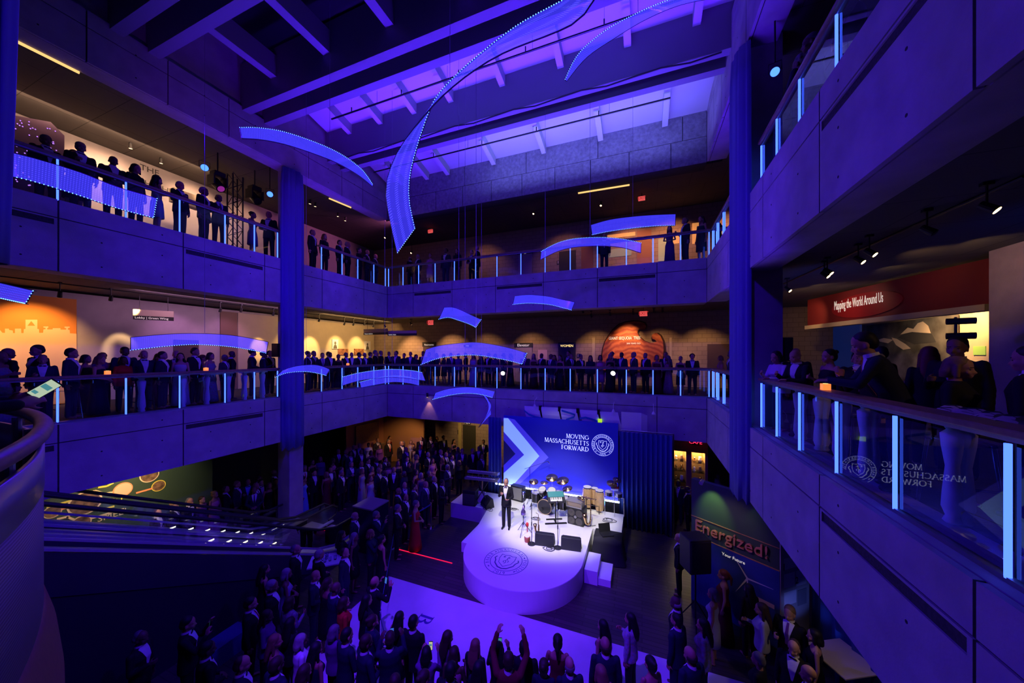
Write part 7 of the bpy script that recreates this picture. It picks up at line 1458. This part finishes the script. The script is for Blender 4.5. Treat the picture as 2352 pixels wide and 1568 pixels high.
near(2198,776,4.4,'tall bearded person in dark suit turned left before the mountain mural',sex='m',hair='short',hc='black',cc='black',pose='drink',face=(-.75,-.65),skin=3)
near(2216,822,3.55,'blond person with glasses and a pale ruffled collar, facing right',sex='f',kind='top',hair='bob',hc='blond',cc='black',pose='stand',face=(.72,-.7),skin=0,pattern=False)
near(2338,797,3.3,'dark-haired person in black suit at the right edge of the photo',sex='m',hair='short',hc='black',cc='black',pose='stand',face=(-.6,.8),skin=1)
gl = thing('spectacles', P(2240,850,d=3.45), 'thin spectacles on the blond guest facing right', 'glasses') if False else None
# speaker on stage
person(P(1163,1212,z=ZS), (.15,-1), 'suit', 'speak', 'receding', 'grey', 'black', shirt='white', neck='bow', label='person in black tuxedo and bow tie speaking on the stage')
# keep neighbours from standing in one another
for it in range(14):
    for i, A in enumerate(QUEUE):
        for B in QUEUE[i+1:]:
            a_, b_ = A[2].location, B[2].location
            if abs(a_.z-b_.z) > .1: continue
            dx, dy = b_.x-a_.x, b_.y-a_.y; d_ = math.hypot(dx, dy) or .01
            if d_ < .43:
                m_ = (.43-d_)/2*.6; ux, uy = dx/d_*m_, dy/d_*m_
                if a_.z > 1: 
                    if a_.x < XL: uy = math.copysign(m_, dy or 1); ux = 0
                    elif a_.y > YB: ux = math.copysign(m_, dx or 1); uy = 0
                a_.x -= ux; a_.y -= uy; b_.x += ux; b_.y += uy
# guest filming with a phone over the near rounded rail, body beyond the photo's left edge
PH = P(74, 912, d=2.55); f_ = bender(POSES['rail']['bend']); c_ = Vector()
for s_, kk in ((-1,'L'),(1,'R')): a_, e_, w_, hd, pn, cu = arm_pts(f_, POSES['rail'][kk], s_); c_ += (w_+hd.normalized()*.09)/2
sc0 = (PH.z-Z2)/c_.z; fa = Vector((.12,.99,0)).normalized(); rg_ = Vector((fa.y,-fa.x,0))
hb = person(Vector((PH.x,PH.y,0))-fa*c_.y*sc0-rg_*c_.x*sc0+Vector((0,0,Z2)), fa, 'suit', 'rail', 'short', 'brown', 'black', h=1.76*sc0, skin=0, label='person in dark sleeves leaning on the rounded rail, cut off by the left edge')
hb['category'] = 'person'; hb['group'] = 'guest at the rounded rail'; hb.scale = (sc0, sc0, sc0)
def phone(loc, rz, tilt, label, scr=(.45,.55,.75), es=.8, s=1.0, roll=0):
    t = thing('phone', loc, label, 'phone', 'phones held by guests', rz); mt = Euler((tilt,0,0)).to_matrix().to_4x4() @ Matrix.Rotation(roll, 4, 'Y')
    q = MB().box((-.036*s,-.004,-.075*s),(.036*s,.004,.075*s)); MB().add([mt @ Vector(v) for v in q.v], q.f).build('case', M['black'], t, world=False)
    q = MB().box((-.032*s,-.0052,-.066*s),(.032*s,-.004,.066*s)); MB().add([mt @ Vector(v) for v in q.v], q.f).build('screen', emis('phone_screen', scr, es), t, world=False)
    q = MB().box((-.028*s,-.0056,-.0*s),(.02*s,-.005,.03*s)).box((-.028*s,-.0056,-.05*s),(-.0*s,-.005,-.03*s)); MB().add([mt @ Vector(v) for v in q.v], q.f).build('screen_picture', emis('phone_picture', (.08,.3,.35), es), t, world=False)
    return t
def phone_of(b, label, **k):
    """put a phone between the raised hands of a guest"""
    ps = POSES[b['pose_']]; f = bender(ps['bend']); c = Vector()
    for s, kk in ((-1,'L'),(1,'R')): a, e, w_, hd, pn, cu = arm_pts(f, ps[kk], s); c += (w_+hd.normalized()*.1)/2
    z = b.rotation_euler.z; c = Vector((c.x*b.scale.x, c.y*b.scale.y, c.z*b.scale.z)); w = b.location+Vector((c.x*math.cos(z)-c.y*math.sin(z), c.x*math.sin(z)+c.y*math.cos(z), c.z))
    return phone(w, z, -.15, label, **k)
w = P(102, 893, d=2.5); phone(w, math.atan2(-w.x, w.y), .1, 'lit phone held over the rounded rail at the left edge', scr=(.55,.68,.5), es=.8, s=1.05, roll=.85)
i = 0
for q in QUEUE:
    if q[5]['pose'] == 'phone' and q[4] is None:
        q[2]['pose_'] = 'phone'; phone_of(q[2], '%s raised phone counted through the crowds, held by a guest in %s' % (ORD[i], q[3].split(' in ')[1].split(',')[0]), scr=((.05,.25,.35),(.6,.6,.4),(.05,.15,.8))[i % 3]); del q[2]['pose_']; i += 1
# labels: order each region from the left, in rows by distance
from collections import defaultdict
REG = defaultdict(list)
for q in QUEUE: REG[q[0]].append(q)
for rg, L in REG.items():
    L.sort(key=lambda q: -(-SI*q[2].location.x+CO*q[2].location.y)); nr = max(1, round(len(L)/9)); per = math.ceil(len(L)/nr)
    rn = {'crowd left of the stage':'crowd beside stage','guests beyond the escalators':'beyond escalators','crowd between escalators and white carpet':'crowd near escalators','front row by the white carpet':'carpet edge','lower right crowd':'lower right crowd','guests by the display cabinet and kiosk':'near display cabinet','guests in the dark lower left':'dark lower left','left middle gallery guests':'left middle gallery','middle gallery guests beyond the blue drape':'middle gallery beyond drape','far middle gallery guests':'far middle gallery','right middle guests beyond the drape':'right middle gallery end','left upper gallery guests':'left upper gallery','upper gallery guests beyond the left drape':'upper gallery beyond drape','far upper gallery guests':'far upper gallery','right upper gallery guests':'right upper gallery'}.get(rg, rg)
    for r in range(nr):
        row = sorted(L[r*per:(r+1)*per], key=lambda q: q[1])
        for i, q in enumerate(row):
            w_ = '%s from left' % ORD[i] + (', %s back row' % ORD[r] if nr > 1 else '')
            if not q[4] and len(('%s %s %s' % (q[3], w_, rn)).split()) > 16: q = (q[0], q[1], q[2], q[3].split(',')[0] if len(q[3].split(',')[0].split()) > 4 or len(rn.split()) > 3 else q[3].replace('long ','').replace('curly ',''), q[4])
            tag(q[2], q[4] or '%s, %s, %s' % (q[3], w_, rn), 'person', rg)
